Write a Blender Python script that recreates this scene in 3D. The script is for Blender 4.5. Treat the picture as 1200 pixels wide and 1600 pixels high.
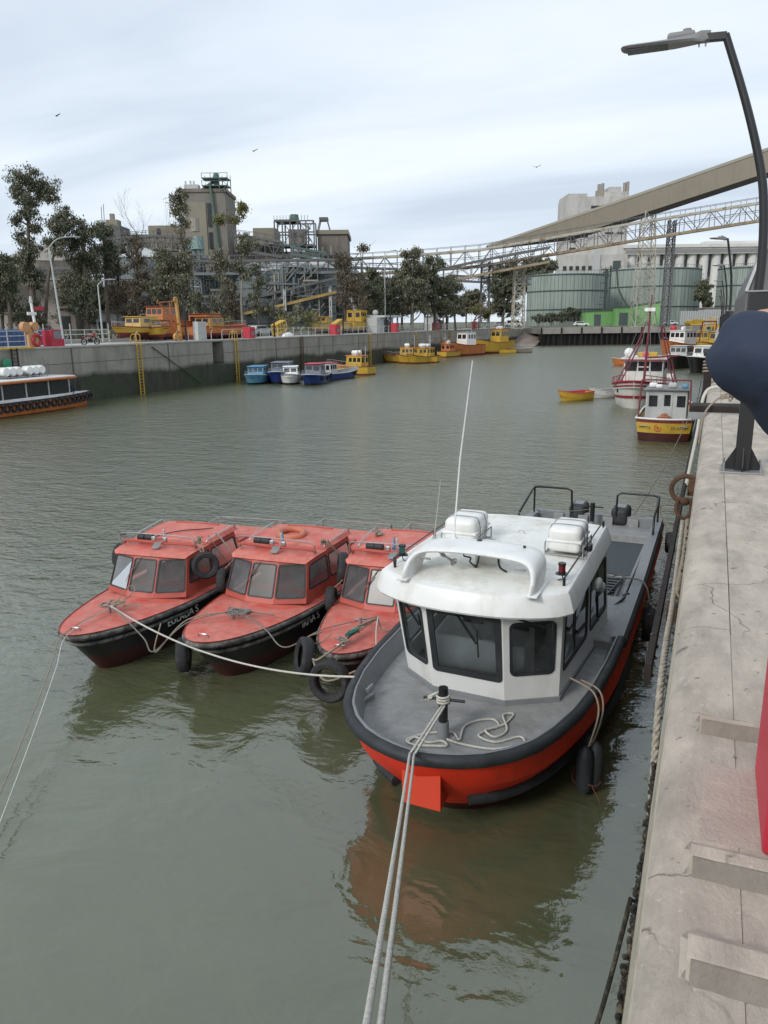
import bpy, bmesh, math, random
import numpy as np
from mathutils import Vector, Matrix
for o in list(bpy.data.objects): bpy.data.objects.remove(o)
SC = bpy.context.scene
COL = SC.collection
R_ = math.radians

# ---------------------------------------------------------------- camera
F = 1200.0; PITCH = R_(13.84); YAW = R_(23.0); ROLL = R_(0.7); CAM = np.array([0, 0, 6.4])
def _rx(a): c, s = math.cos(a), math.sin(a); return np.array([[1, 0, 0], [0, c, -s], [0, s, c]])
def _rz(a): c, s = math.cos(a), math.sin(a); return np.array([[c, -s, 0], [s, c, 0], [0, 0, 1]])
RM = _rz(YAW) @ _rx(math.pi / 2 - PITCH) @ _rz(-ROLL)
cd = bpy.data.cameras.new('camera'); cam = bpy.data.objects.new('camera', cd); COL.objects.link(cam)
cd.sensor_fit = 'VERTICAL'; cd.sensor_height = 36; cd.sensor_width = 27; cd.lens = 27.0
cd.clip_start = 0.05; cd.clip_end = 6000
M4 = np.eye(4); M4[:3, :3] = RM; M4[:3, 3] = CAM
cam.matrix_world = Matrix(M4.tolist())
SC.camera = cam
def ray(x, y): return RM @ np.array([(x - 600) / F, -(y - 800) / F, -1.])
def G(x, y, z=0.):                       # photo pixel -> point on the plane z
    d = ray(x, y); return CAM + d * (z - CAM[2]) / d[2]
VD = np.array([-math.sin(YAW), math.cos(YAW), 0]); UD = np.array([math.cos(YAW), math.sin(YAW), 0])
def GV(x, y, v):                         # photo pixel -> point v metres ahead (horizontal)
    d = ray(x, y); return CAM + d * v / np.dot(d, VD)
def GY(x, y, Y):
    d = ray(x, y); return CAM + d * Y / d[1]
def HY(x, v, z):                         # height helper
    return z

# ---------------------------------------------------------------- world, sun, exposure
SC.view_settings.view_transform = 'Standard'; SC.view_settings.look = 'None'
SC.view_settings.exposure = 0.27; SC.view_settings.gamma = 1.0
SUN_EL, SUN_AZ = R_(33), R_(200)
w = bpy.data.worlds.new('World'); SC.world = w; w.use_nodes = True
nt = w.node_tree; N = nt.nodes; L = nt.links; N.clear()
out = N.new('ShaderNodeOutputWorld'); bg = N.new('ShaderNodeBackground'); L.new(bg.outputs[0], out.inputs[0])
sky = N.new('ShaderNodeTexSky'); sky.sky_type = 'NISHITA'; sky.sun_disc = False
sky.sun_elevation = SUN_EL; sky.sun_rotation = SUN_AZ; sky.air_density = 1.0; sky.dust_density = 2.5
tc = N.new('ShaderNodeTexCoord'); sep = N.new('ShaderNodeSeparateXYZ'); L.new(tc.outputs['Generated'], sep.inputs[0])
def M_(op, a, b=None, c=None):
    n = N.new('ShaderNodeMath'); n.operation = op
    for i, v in enumerate((a, b, c)):
        if v is None: continue
        if isinstance(v, (int, float)): n.inputs[i].default_value = v
        else: L.new(v, n.inputs[i])
    return n.outputs[0]
zz = M_('ADD', M_('MAXIMUM', sep.outputs[2], 0.0), 0.16)
cx = M_('DIVIDE', sep.outputs[0], zz); cy = M_('DIVIDE', sep.outputs[1], zz)
cmb = N.new('ShaderNodeCombineXYZ'); L.new(cx, cmb.inputs[0]); L.new(cy, cmb.inputs[1])
mp = N.new('ShaderNodeMapping'); L.new(cmb.outputs[0], mp.inputs[0])
mp.inputs['Rotation'].default_value = (0, 0, R_(-35)); mp.inputs['Scale'].default_value = (0.5, 1.3, 1)
n1 = N.new('ShaderNodeTexNoise'); n1.inputs['Scale'].default_value = 1.0; n1.inputs['Detail'].default_value = 5
n1.inputs['Roughness'].default_value = .5; n1.inputs['Distortion'].default_value = .5; L.new(mp.outputs[0], n1.inputs[0])
r1 = N.new('ShaderNodeValToRGB'); L.new(n1.outputs[0], r1.inputs[0])
r1.color_ramp.elements[0].position = .34; r1.color_ramp.elements[0].color = (5.5, 6.25, 7.3, 1)
r1.color_ramp.elements[1].position = .66; r1.color_ramp.elements[1].color = (8.0, 8.55, 8.85, 1)
e = r1.color_ramp.elements.new(.5); e.color = (6.8, 7.6, 8.5, 1)
# thinner cloud, a little of the clear sky shows
mixc = N.new('ShaderNodeMixRGB'); mixc.inputs[0].default_value = .94
L.new(sky.outputs[0], mixc.inputs[1]); L.new(r1.outputs[0], mixc.inputs[2])
L.new(mixc.outputs[0], bg.inputs[0]); bg.inputs[1].default_value = 0.1

sd = bpy.data.lights.new('sun', 'SUN'); sd.energy = 1.5; sd.angle = R_(14); sd.color = (1, .97, .92)
so = bpy.data.objects.new('sun', sd); COL.objects.link(so)
dv = Vector((math.sin(SUN_AZ) * math.cos(SUN_EL), math.cos(SUN_AZ) * math.cos(SUN_EL), math.sin(SUN_EL)))
so.rotation_euler = dv.to_track_quat('Z', 'Y').to_euler()

# ---------------------------------------------------------------- materials
def srgb(*c): return tuple(((v / 255) / 12.92 if v / 255 <= .04045 else ((v / 255 + .055) / 1.055) ** 2.4) for v in c)
MATS = {}
def mat(name, col, rough=.6, metal=0., var=.18, scale=2., col2=None, mix=(.45, .65), bump=0., bscale=None, st=(1, 1, 1),
        rvar=0., dirt=None, dsc=.6, dmix=(.55, .75), dst=(1, 1, 1), coat=0., spec=.5, damt=1.0, emis=None):
    if name in MATS: return MATS[name]
    m = bpy.data.materials.new(name); m.use_nodes = True
    n = m.node_tree.nodes; l = m.node_tree.links; b = n['Principled BSDF']
    t = n.new('ShaderNodeTexCoord')
    def noise(sc, st_, det=6, ro=.6):
        mp = n.new('ShaderNodeMapping'); mp.inputs['Scale'].default_value = st_; l.new(t.outputs['Object'], mp.inputs[0])
        x = n.new('ShaderNodeTexNoise'); x.inputs['Scale'].default_value = sc; x.inputs['Detail'].default_value = det
        x.inputs['Roughness'].default_value = ro; l.new(mp.outputs[0], x.inputs[0]); return x.outputs[0]
    nz = noise(scale, st)
    rp = n.new('ShaderNodeValToRGB'); l.new(nz, rp.inputs[0])
    c1 = tuple(max(0, v * (1 - var)) for v in col); c2 = tuple(v * (1 + var) for v in col)
    if col2: c1, c2 = col, col2
    rp.color_ramp.elements[0].color = (*c1, 1); rp.color_ramp.elements[1].color = (*c2, 1)
    rp.color_ramp.elements[0].position = mix[0] if col2 else .3; rp.color_ramp.elements[1].position = mix[1] if col2 else .7
    cur = rp.outputs[0]
    if dirt:
        dn = noise(dsc, dst, 8, .7)
        r2 = n.new('ShaderNodeValToRGB'); l.new(dn, r2.inputs[0])
        r2.color_ramp.elements[0].position = dmix[0]; r2.color_ramp.elements[1].position = dmix[1]
        r2.color_ramp.elements[1].color = (damt, damt, damt, 1)
        mx = n.new('ShaderNodeMixRGB'); l.new(r2.outputs[0], mx.inputs[0]); l.new(cur, mx.inputs[1]); mx.inputs[2].default_value = (*dirt, 1)
        cur = mx.outputs[0]
    l.new(cur, b.inputs['Base Color'])
    b.inputs['Roughness'].default_value = rough; b.inputs['Metallic'].default_value = metal
    b.inputs['Specular IOR Level'].default_value = spec
    if coat: b.inputs['Coat Weight'].default_value = coat; b.inputs['Coat Roughness'].default_value = .12
    if rvar:
        mr = n.new('ShaderNodeMapRange'); l.new(nz, mr.inputs[0]); mr.inputs[1].default_value = .3; mr.inputs[2].default_value = .7
        mr.inputs[3].default_value = max(.02, rough - rvar); mr.inputs[4].default_value = min(1, rough + rvar); l.new(mr.outputs[0], b.inputs['Roughness'])
    if bump:
        bn = noise(bscale or scale * 6, st, 6, .65); bp = n.new('ShaderNodeBump'); bp.inputs['Strength'].default_value = bump
        bp.inputs['Distance'].default_value = .02; l.new(bn, bp.inputs['Height']); l.new(bp.outputs[0], b.inputs['Normal'])
    MATS[name] = m; return m
def glass(name, tint=(.75, .8, .8), dust=.1, dcol=(.3, .3, .3), rough=.02, op=.15, ior=1.5):
    if name in MATS: return MATS[name]
    m = bpy.data.materials.new(name); m.use_nodes = True; n = m.node_tree.nodes; l = m.node_tree.links
    n.remove(n['Principled BSDF']); o = n['Material Output']
    tr = n.new('ShaderNodeBsdfTransparent'); tr.inputs[0].default_value = (*tint, 1)
    gl = n.new('ShaderNodeBsdfGlossy'); gl.inputs[1].default_value = rough
    fr = n.new('ShaderNodeFresnel'); fr.inputs[0].default_value = ior
    mr = n.new('ShaderNodeMath'); mr.operation = 'ADD'; mr.inputs[1].default_value = op; l.new(fr.outputs[0], mr.inputs[0]); mr.use_clamp = True
    mx = n.new('ShaderNodeMixShader'); l.new(mr.outputs[0], mx.inputs[0]); l.new(tr.outputs[0], mx.inputs[1]); l.new(gl.outputs[0], mx.inputs[2])
    df = n.new('ShaderNodeBsdfDiffuse'); df.inputs[0].default_value = (*dcol, 1)
    t = n.new('ShaderNodeTexCoord'); nz = n.new('ShaderNodeTexNoise'); nz.inputs['Scale'].default_value = 2.2; nz.inputs['Detail'].default_value = 6; l.new(t.outputs['Object'], nz.inputs[0])
    k = n.new('ShaderNodeMath'); k.operation = 'MULTIPLY'; k.inputs[1].default_value = dust * 2; l.new(nz.outputs[0], k.inputs[0])
    m2 = n.new('ShaderNodeMixShader'); l.new(k.outputs[0], m2.inputs[0]); l.new(mx.outputs[0], m2.inputs[1]); l.new(df.outputs[0], m2.inputs[2])
    l.new(m2.outputs[0], o.inputs[0]); MATS[name] = m; return m

def add_cracks(name, scale=1.3, width=.012, col=(.06, .055, .05), speck=True):
    m = MATS[name]; n = m.node_tree.nodes; l = m.node_tree.links; b = n['Principled BSDF']; src = b.inputs['Base Color'].links[0].from_socket
    g = n.new('ShaderNodeNewGeometry'); nz = n.new('ShaderNodeTexNoise'); nz.inputs['Scale'].default_value = 3; nz.inputs['Detail'].default_value = 6; l.new(g.outputs['Position'], nz.inputs[0])
    ad = n.new('ShaderNodeVectorMath'); ad.operation = 'MULTIPLY_ADD'; l.new(nz.outputs[1], ad.inputs[0]); ad.inputs[1].default_value = (.35, .35, .35); l.new(g.outputs['Position'], ad.inputs[2])
    v = n.new('ShaderNodeTexVoronoi'); v.feature = 'DISTANCE_TO_EDGE'; v.inputs['Scale'].default_value = scale; l.new(ad.outputs[0], v.inputs[0])
    r = n.new('ShaderNodeValToRGB'); l.new(v.outputs[0], r.inputs[0]); r.color_ramp.elements[0].position = 0; r.color_ramp.elements[0].color = (.8, .8, .8, 1); r.color_ramp.elements[1].position = width; r.color_ramp.elements[1].color = (0, 0, 0, 1)
    k = n.new('ShaderNodeTexNoise'); k.inputs['Scale'].default_value = .9; l.new(g.outputs['Position'], k.inputs[0])
    r2 = n.new('ShaderNodeValToRGB'); l.new(k.outputs[0], r2.inputs[0]); r2.color_ramp.elements[0].position = .52; r2.color_ramp.elements[1].position = .6
    mu = n.new('ShaderNodeMixRGB'); mu.blend_type = 'MULTIPLY'; mu.inputs[0].default_value = 1; l.new(r.outputs[0], mu.inputs[1]); l.new(r2.outputs[0], mu.inputs[2])
    mx = n.new('ShaderNodeMixRGB'); l.new(mu.outputs[0], mx.inputs[0]); l.new(src, mx.inputs[1]); mx.inputs[2].default_value = (*col, 1); cur = mx.outputs[0]
    if speck:
        for sc, th, cc in ((34, .66, (.5, .47, .42)), (21, .68, (.12, .1, .08)), (6, .7, (.1, .09, .075))):
            q = n.new('ShaderNodeTexNoise'); q.inputs['Scale'].default_value = sc; q.inputs['Detail'].default_value = 3; l.new(g.outputs['Position'], q.inputs[0])
            r3 = n.new('ShaderNodeValToRGB'); l.new(q.outputs[0], r3.inputs[0]); r3.color_ramp.elements[0].position = th; r3.color_ramp.elements[1].position = th + .05; r3.color_ramp.elements[1].color = (.7, .7, .7, 1)
            x = n.new('ShaderNodeMixRGB'); l.new(r3.outputs[0], x.inputs[0]); l.new(cur, x.inputs[1]); x.inputs[2].default_value = (*cc, 1); cur = x.outputs[0]
    l.new(cur, b.inputs['Base Color'])

# ---------------------------------------------------------------- mesh builder
SPLIT = {'post', 'window', 'opening', 'side_deck', 'stern_frame', 'pillar', 'roof_eye', 'lifting_eye', 'vent', 'arch_fitting', 'mast', 'stay_bar', 'rib', 'roof_plant', 'pile', 'thwart', 'silo', 'joint', 'stand', 'box'}
class MB:
    def __init__(s): s.v = []; s.f = []
    def add(s, vs, fs):
        k = len(s.v); s.v += [tuple(float(c) for c in v) for v in vs]; s.f += [tuple(i + k for i in f) for f in fs]; return s
    def box(s, c, d, rz=0, taper=1.0):
        x, y, z = d[0] / 2, d[1] / 2, d[2] / 2; cs, sn = math.cos(rz), math.sin(rz); vs = []
        for dz in (-z, z):
            k = taper if dz > 0 else 1
            for dx, dy in ((-x, -y), (x, -y), (x, y), (-x, y)):
                dx *= k; dy *= k
                vs.append((c[0] + dx * cs - dy * sn, c[1] + dx * sn + dy * cs, c[2] + dz))
        return s.add(vs, [(3, 2, 1, 0), (4, 5, 6, 7), (0, 1, 5, 4), (1, 2, 6, 5), (2, 3, 7, 6), (3, 0, 4, 7)])
    def bb(s, x0, x1, y0, y1, z0, z1): return s.box(((x0 + x1) / 2, (y0 + y1) / 2, (z0 + z1) / 2), (abs(x1 - x0), abs(y1 - y0), abs(z1 - z0)))
    def rbox(s, c, d, r=.05, n=3, rz=0):                 # rounded box (superellipse-ish corners in plan and profile)
        x, y, z = d[0] / 2, d[1] / 2, d[2] / 2; r = min(r, x, y, z); lv = []
        for i in range(n + 1): a = math.pi / 2 * i / n; lv.append((-z + r - r * math.cos(a), r - r * math.sin(a)))
        lv = lv + [(-h, q) for h, q in reversed(lv)]
        secs = []
        for h, q in lv:
            ring = []
            for (sx, sy, a0) in ((1, 1, 0), (-1, 1, 90), (-1, -1, 180), (1, -1, 270)):
                for i in range(n + 1):
                    a = R_(a0 + 90 * i / n); px = sx * (x - r) + (r - q) * math.cos(a); py = sy * (y - r) + (r - q) * math.sin(a)
                    ring.append((c[0] + px * math.cos(rz) - py * math.sin(rz), c[1] + px * math.sin(rz) + py * math.cos(rz), c[2] + h))
            secs.append(ring)
        return s.loft(secs, True, True)
    def loft(s, secs, close=False, cap=False):
        n = len(secs[0]); vs = [p for q in secs for p in q]; fs = []
        for i in range(len(secs) - 1):
            for j in range(n if close else n - 1):
                a = i * n + j; b = i * n + (j + 1) % n; fs.append((a, b, b + n, a + n))
        if cap: fs.append(tuple(range(n))[::-1]); fs.append(tuple((len(secs) - 1) * n + i for i in range(n)))
        return s.add(vs, fs)
    def tube(s, pts, r, n=8, close=False, cap=True, flat=None):
        P = [Vector(p) for p in pts]; m = len(P); rs = r if isinstance(r, (list, tuple)) else [r] * m
        T = []
        for i in range(m):
            a = P[(i - 1) % m] if (close or i > 0) else P[i]; b = P[(i + 1) % m] if (close or i < m - 1) else P[i]
            t = (b - a); T.append(t.normalized() if t.length > 1e-9 else Vector((0, 0, 1)))
        up = Vector((0, 0, 1)) if abs(T[0].z) < .9 else Vector((1, 0, 0)); nx = T[0].cross(up).normalized(); secs = []
        for i in range(m):
            nx = (nx - T[i] * nx.dot(T[i])); nx = nx.normalized() if nx.length > 1e-6 else T[i].orthogonal().normalized()
            ny = T[i].cross(nx)
            secs.append([P[i] + (nx * math.cos(2 * math.pi * k / n + math.pi / n) + ny * math.sin(2 * math.pi * k / n + math.pi / n)) * rs[i] for k in range(n)])
        if close: secs.append(secs[0]); return s.loft(secs, True, False)
        return s.loft(secs, True, cap)
    def bar(s, a, b, w, h=None):                         # rectangular beam a->b
        h = h or w; a = Vector(a); b = Vector(b); t = (b - a)
        if t.length < 1e-6: return s
        t.normalize(); up = Vector((0, 0, 1)) if abs(t.z) < .95 else Vector((0, 1, 0)); x = t.cross(up).normalized() * w / 2; y = x.cross(t).normalized() * h / 2
        return s.loft([[p - x - y, p + x - y, p + x + y, p - x + y] for p in (a, b)], True, True)
    def lathe(s, prof, n=16, o=(0, 0, 0), ax='z', closed=False, cap=False, arc=2 * math.pi):
        secs = []
        for k in range(n + 1):
            a = arc * k / n; c, sn = math.cos(a), math.sin(a); ring = []
            for r, z in prof:
                p = (r * c, r * sn, z)
                if ax == 'y': p = (r * c, z, r * sn)
                if ax == 'x': p = (z, r * c, r * sn)
                ring.append((p[0] + o[0], p[1] + o[1], p[2] + o[2]))
            secs.append(ring)
        return s.loft(secs, closed, False)
    def cyl(s, o, r, h, n=16, r2=None, ax='z'):
        r2 = r if r2 is None else r2
        return s.lathe([(0, 0), (r, 0), (r2, h), (0, h)], n, o, ax)
    def ball(s, c, r, n=10, sq=(1, 1, 1)):
        k = len(s.v); pr = [(math.sin(math.pi * i / n), -math.cos(math.pi * i / n)) for i in range(n + 1)]
        t = MB(); t.lathe(pr, n * 2)
        return s.add([(c[0] + x * r * sq[0], c[1] + y * r * sq[1], c[2] + z * r * sq[2]) for x, y, z in t.v], t.f)
    def prism(s, poly, z0, z1, ax='z'):
        def P(x, y, z):
            return (x, y, z) if ax == 'z' else ((x, z, y) if ax == 'y' else (z, x, y))
        n = len(poly); vs = [P(x, y, z0) for x, y in poly] + [P(x, y, z1) for x, y in poly]
        return s.add(vs, [tuple(range(n))[::-1], tuple(range(n, 2 * n))] + [(i, (i + 1) % n, n + (i + 1) % n, n + i) for i in range(n)])
    def mb(s, o, M=None):
        vs = [tuple(M @ Vector(v)) for v in o.v] if M else o.v
        return s.add(vs, o.f)
    def comps(s):
        par = list(range(len(s.v)))
        def fd_(a):
            while par[a] != a: par[a] = par[par[a]]; a = par[a]
            return a
        for f in s.f:
            r = fd_(f[0])
            for i in f[1:]: par[fd_(i)] = r
        g = {}
        for f in s.f: g.setdefault(fd_(f[0]), []).append(f)
        return list(g.values())
    def build(s, name, m, parent=None, smooth=False, ang=35, bevel=0, sub=0, solid=0):
        if name in SPLIT and parent is not None:
            cs = s.comps()
            if 1 < len(cs) <= 100:
                o = None
                for fs in cs:
                    ids = sorted({i for f in fs for i in f}); mp_ = {i: k for k, i in enumerate(ids)}; q = MB(); q.v = [s.v[i] for i in ids]; q.f = [tuple(mp_[i] for i in f) for f in fs]
                    o = q._build(name, m, parent, smooth, ang, bevel, sub, solid)
                return o
        return s._build(name, m, parent, smooth, ang, bevel, sub, solid)
    def _build(s, name, m, parent=None, smooth=False, ang=35, bevel=0, sub=0, solid=0):
        me = bpy.data.meshes.new(name); me.from_pydata(s.v, [], s.f); me.validate()
        if isinstance(m, str): m = MATS[m]
        me.materials.append(m)
        bm = bmesh.new(); bm.from_mesh(me)
        bmesh.ops.remove_doubles(bm, verts=bm.verts, dist=1e-5)
        if not solid and len(bm.faces) < 40000: bmesh.ops.recalc_face_normals(bm, faces=bm.faces)
        bm.to_mesh(me); bm.free()
        o = bpy.data.objects.new(name, me); COL.objects.link(o)
        if parent: o.parent = parent
        if smooth:
            me.shade_smooth()
            try: me.set_sharp_from_angle(angle=R_(ang))
            except Exception: pass
        if bevel:
            b = o.modifiers.new('b', 'BEVEL'); b.width = bevel; b.segments = 2; b.limit_method = 'ANGLE'; b.angle_limit = R_(40)
            me.shade_smooth(); me.set_sharp_from_angle(angle=R_(60))
        if solid:
            q = o.modifiers.new('s', 'SOLIDIFY'); q.thickness = solid; q.offset = 0
        if sub:
            q = o.modifiers.new('u', 'SUBSURF'); q.levels = sub; q.render_levels = sub
        return o
def tag(o, label=None, cat=None, group=None, kind=None):
    if label: o['label'] = label
    if cat: o['category'] = cat
    if group: o['group'] = group
    if kind: o['kind'] = kind
    return o
def thing(name, label, cat, loc=(0, 0, 0), rz=0, group=None):
    o = bpy.data.objects.new(name, None); COL.objects.link(o); o.empty_display_size = .2
    o.location = tuple(float(c) for c in loc); o.rotation_euler = (0, 0, rz); return tag(o, label, cat, group)
def copy_tree(o, parent=None, **kw):
    c = o.copy(); COL.objects.link(c); c.parent = parent
    for ch in o.children: copy_tree(ch, c)
    return c
def dup(o, loc, rz=0, label=None, group=None, scale=None):
    c = copy_tree(o); c.location = tuple(float(k) for k in loc); c.rotation_euler = (0, 0, rz)
    if label: c['label'] = label
    if group: c['group'] = group
    if scale: c.scale = (scale,) * 3 if isinstance(scale, (int, float)) else scale
    return c
def smooth_path(pts, n=6, close=False):
    P = [np.array(p, float) for p in pts]; out = []; m = len(P)
    rng = range(m if close else m - 1)
    for i in rng:
        p0 = P[(i - 1) % m] if (close or i > 0) else P[i]; p1 = P[i]; p2 = P[(i + 1) % m]; p3 = P[(i + 2) % m] if (close or i < m - 2) else P[(i + 1) % m]
        for k in range(n):
            t = k / n; out.append(.5 * ((2 * p1) + (-p0 + p2) * t + (2 * p0 - 5 * p1 + 4 * p2 - p3) * t * t + (-p0 + 3 * p1 - 3 * p2 + p3) * t ** 3))
    if not close: out.append(P[-1])
    return out
def sag(a, b, s, n=24):
    a = np.array(a, float); b = np.array(b, float); return [a + (b - a) * t + np.array([0, 0, -4 * s * t * (1 - t)]) for t in np.linspace(0, 1, n)]
def text_obj(txt, size, m, parent, loc, rot, name='lettering', depth=.003, shear=0, sx=1.):
    cu = bpy.data.curves.new(name, 'FONT'); cu.body = txt; cu.size = size; cu.extrude = depth; cu.shear = shear; cu.align_x = 'CENTER'; cu.align_y = 'CENTER'
    t = bpy.data.objects.new(name, cu); COL.objects.link(t)
    dg = bpy.context.evaluated_depsgraph_get(); dg.update()
    me = bpy.data.meshes.new_from_object(t.evaluated_get(dg)); bpy.data.objects.remove(t)
    o = bpy.data.objects.new(name, me); COL.objects.link(o); me.materials.clear(); me.materials.append(MATS[m] if isinstance(m, str) else m)
    o.parent = parent; o.location = loc; o.rotation_euler = rot; o.scale = (sx, 1, 1); return o

mat('paint_white', (.77, .77, .75), .4, var=.05, scale=1.2, dirt=(.45, .4, .31), dsc=2.4, dst=(1, 1, .35), dmix=(.5, .78), damt=.5, coat=.1)
mat('roof_white', (.76, .76, .72), .55, var=.05, scale=1, dirt=(.38, .3, .19), dsc=2.6, dmix=(.46, .72), damt=.55, bump=.1, bscale=30)
mat('paint_red', (.82, .04, .012), .45, var=.06, scale=1.5, dirt=(.35, .05, .03), dsc=3.5, dst=(1, 1, .3), dmix=(.5, .72), damt=.6, spec=.3, bump=.06, bscale=12)
mat('deck_grey', (.27, .27, .268), .6, var=.14, scale=7, bump=.15, bscale=50, dirt=(.1, .095, .085), dsc=1.8, dmix=(.48, .72), damt=.55)
mat('deck_grey_dark', (.075, .08, .085), .6, var=.15, scale=3, bump=.1)
mat('gunwale_grey', (.21, .22, .228), .5, var=.14, scale=3, dirt=(.08, .08, .08), dsc=3, damt=.5)
mat('rubber_black', (.024, .027, .03), .6, var=.35, scale=3, bump=.2, bscale=18, dirt=(.09, .09, .085), dsc=4, dmix=(.55, .8), damt=.6)
mat('tyre', (.02, .02, .021), .75, var=.35, scale=5, bump=.5, bscale=14, dirt=(.1, .1, .09), dsc=6, dmix=(.55, .8), damt=.6)
mat('black_paint', (.015, .015, .016), .4, var=.2)
mat('steel', (.5, .5, .5), .3, metal=1, var=.1)
mat('galv', (.3, .3, .3), .5, metal=.6, var=.15)
mat('rope_white', (.55, .53, .47), .9, var=.3, scale=60, bump=.6, bscale=120)
mat('rope_tan', (.3, .25, .19), .95, var=.35, scale=50, bump=.6, bscale=120)
mat('rope_grey', (.2, .19, .17), .95, var=.35, scale=50, bump=.6, bscale=120)
mat('rope_green', (.02, .13, .1), .9, var=.3, scale=40)
mat('rust', (.09, .045, .025), .9, var=.4, scale=6, bump=.6, bscale=30)
mat('rust_dark', (.022, .016, .013), .9, var=.5, scale=5, bump=.5, bscale=22)
mat('mussel', (.03, .026, .02), .8, var=.6, scale=22, bump=1., bscale=60, dirt=(.2, .16, .1), dsc=14, dmix=(.5, .65))
mat('concrete', (.34, .32, .29), .85, var=.16, scale=2.4, bump=.35, bscale=38, dirt=(.2, .185, .16), dsc=1.1, dmix=(.5, .75), damt=.7)
mat('concrete_pink', (.37, .31, .27), .85, var=.14, scale=5, bump=.3, bscale=38, dirt=(.4, .37, .33), dsc=6, dmix=(.5, .62))
mat('concrete_dark', (.2, .18, .155), .85, var=.2, scale=6, bump=.4, bscale=40)
mat('mat_yellow', (.52, .33, .035), .55, var=.2, scale=1.5, dirt=(.2, .12, .04), dsc=1.5, dmix=(.55, .8))
mat('mat_orange', (.47, .15, .035), .5, var=.2, scale=1.2, dirt=(.22, .08, .03), dsc=1.1, dmix=(.55, .8), damt=.7)
mat('mat_blue', (.012, .03, .16), .4, var=.2)
mat('mat_blue_light', (.1, .28, .42), .5, var=.2)
mat('mat_redbrown', (.16, .025, .02), .6, var=.3)
mat('mat_red', (.45, .03, .05), .5, var=.15, dirt=(.25, .03, .04), dsc=2, damt=.6)
mat('salmon', (.55, .165, .125), .55, var=.2, scale=6, dirt=(.6, .045, .025), dsc=2.1, dmix=(.47, .68), damt=.8, bump=.15, bscale=40)
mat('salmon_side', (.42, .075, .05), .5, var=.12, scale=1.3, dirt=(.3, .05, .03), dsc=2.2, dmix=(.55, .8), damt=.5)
mat('hull_black', (.012, .012, .013), .4, var=.3, scale=2, dirt=(.05, .045, .04), dsc=2, dmix=(.5, .8), damt=.7)
mat('hull_maroon', (.05, .009, .008), .5, var=.3, scale=2)
mat('glass_dark', (.02, .022, .025), .06, var=.2, spec=.8)
glass('boat_glass', (.85, .9, .9), .015, (.3, .3, .3), op=.02)
glass('dusty_glass', (.5, .53, .53), .2, (.3, .3, .29), rough=.2, op=.02, ior=1.25)
mat('interior', (.12, .12, .12), .8)
mat('console', (.82, .82, .8), .5)
mat('light_grey', (.45, .46, .45), .6, var=.12)
mat('mid_grey', (.22, .22, .22), .7, var=.15)
mat('rubber_worn', (.05, .05, .05), .7, var=.4, scale=4, bump=.3, bscale=20, dirt=(.26, .25, .23), dsc=5, dmix=(.42, .62), damt=.8)
mat('letter_white', (.6, .6, .56), .7, var=.2)
mat('letter_dark', (.12, .1, .08), .7)
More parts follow.
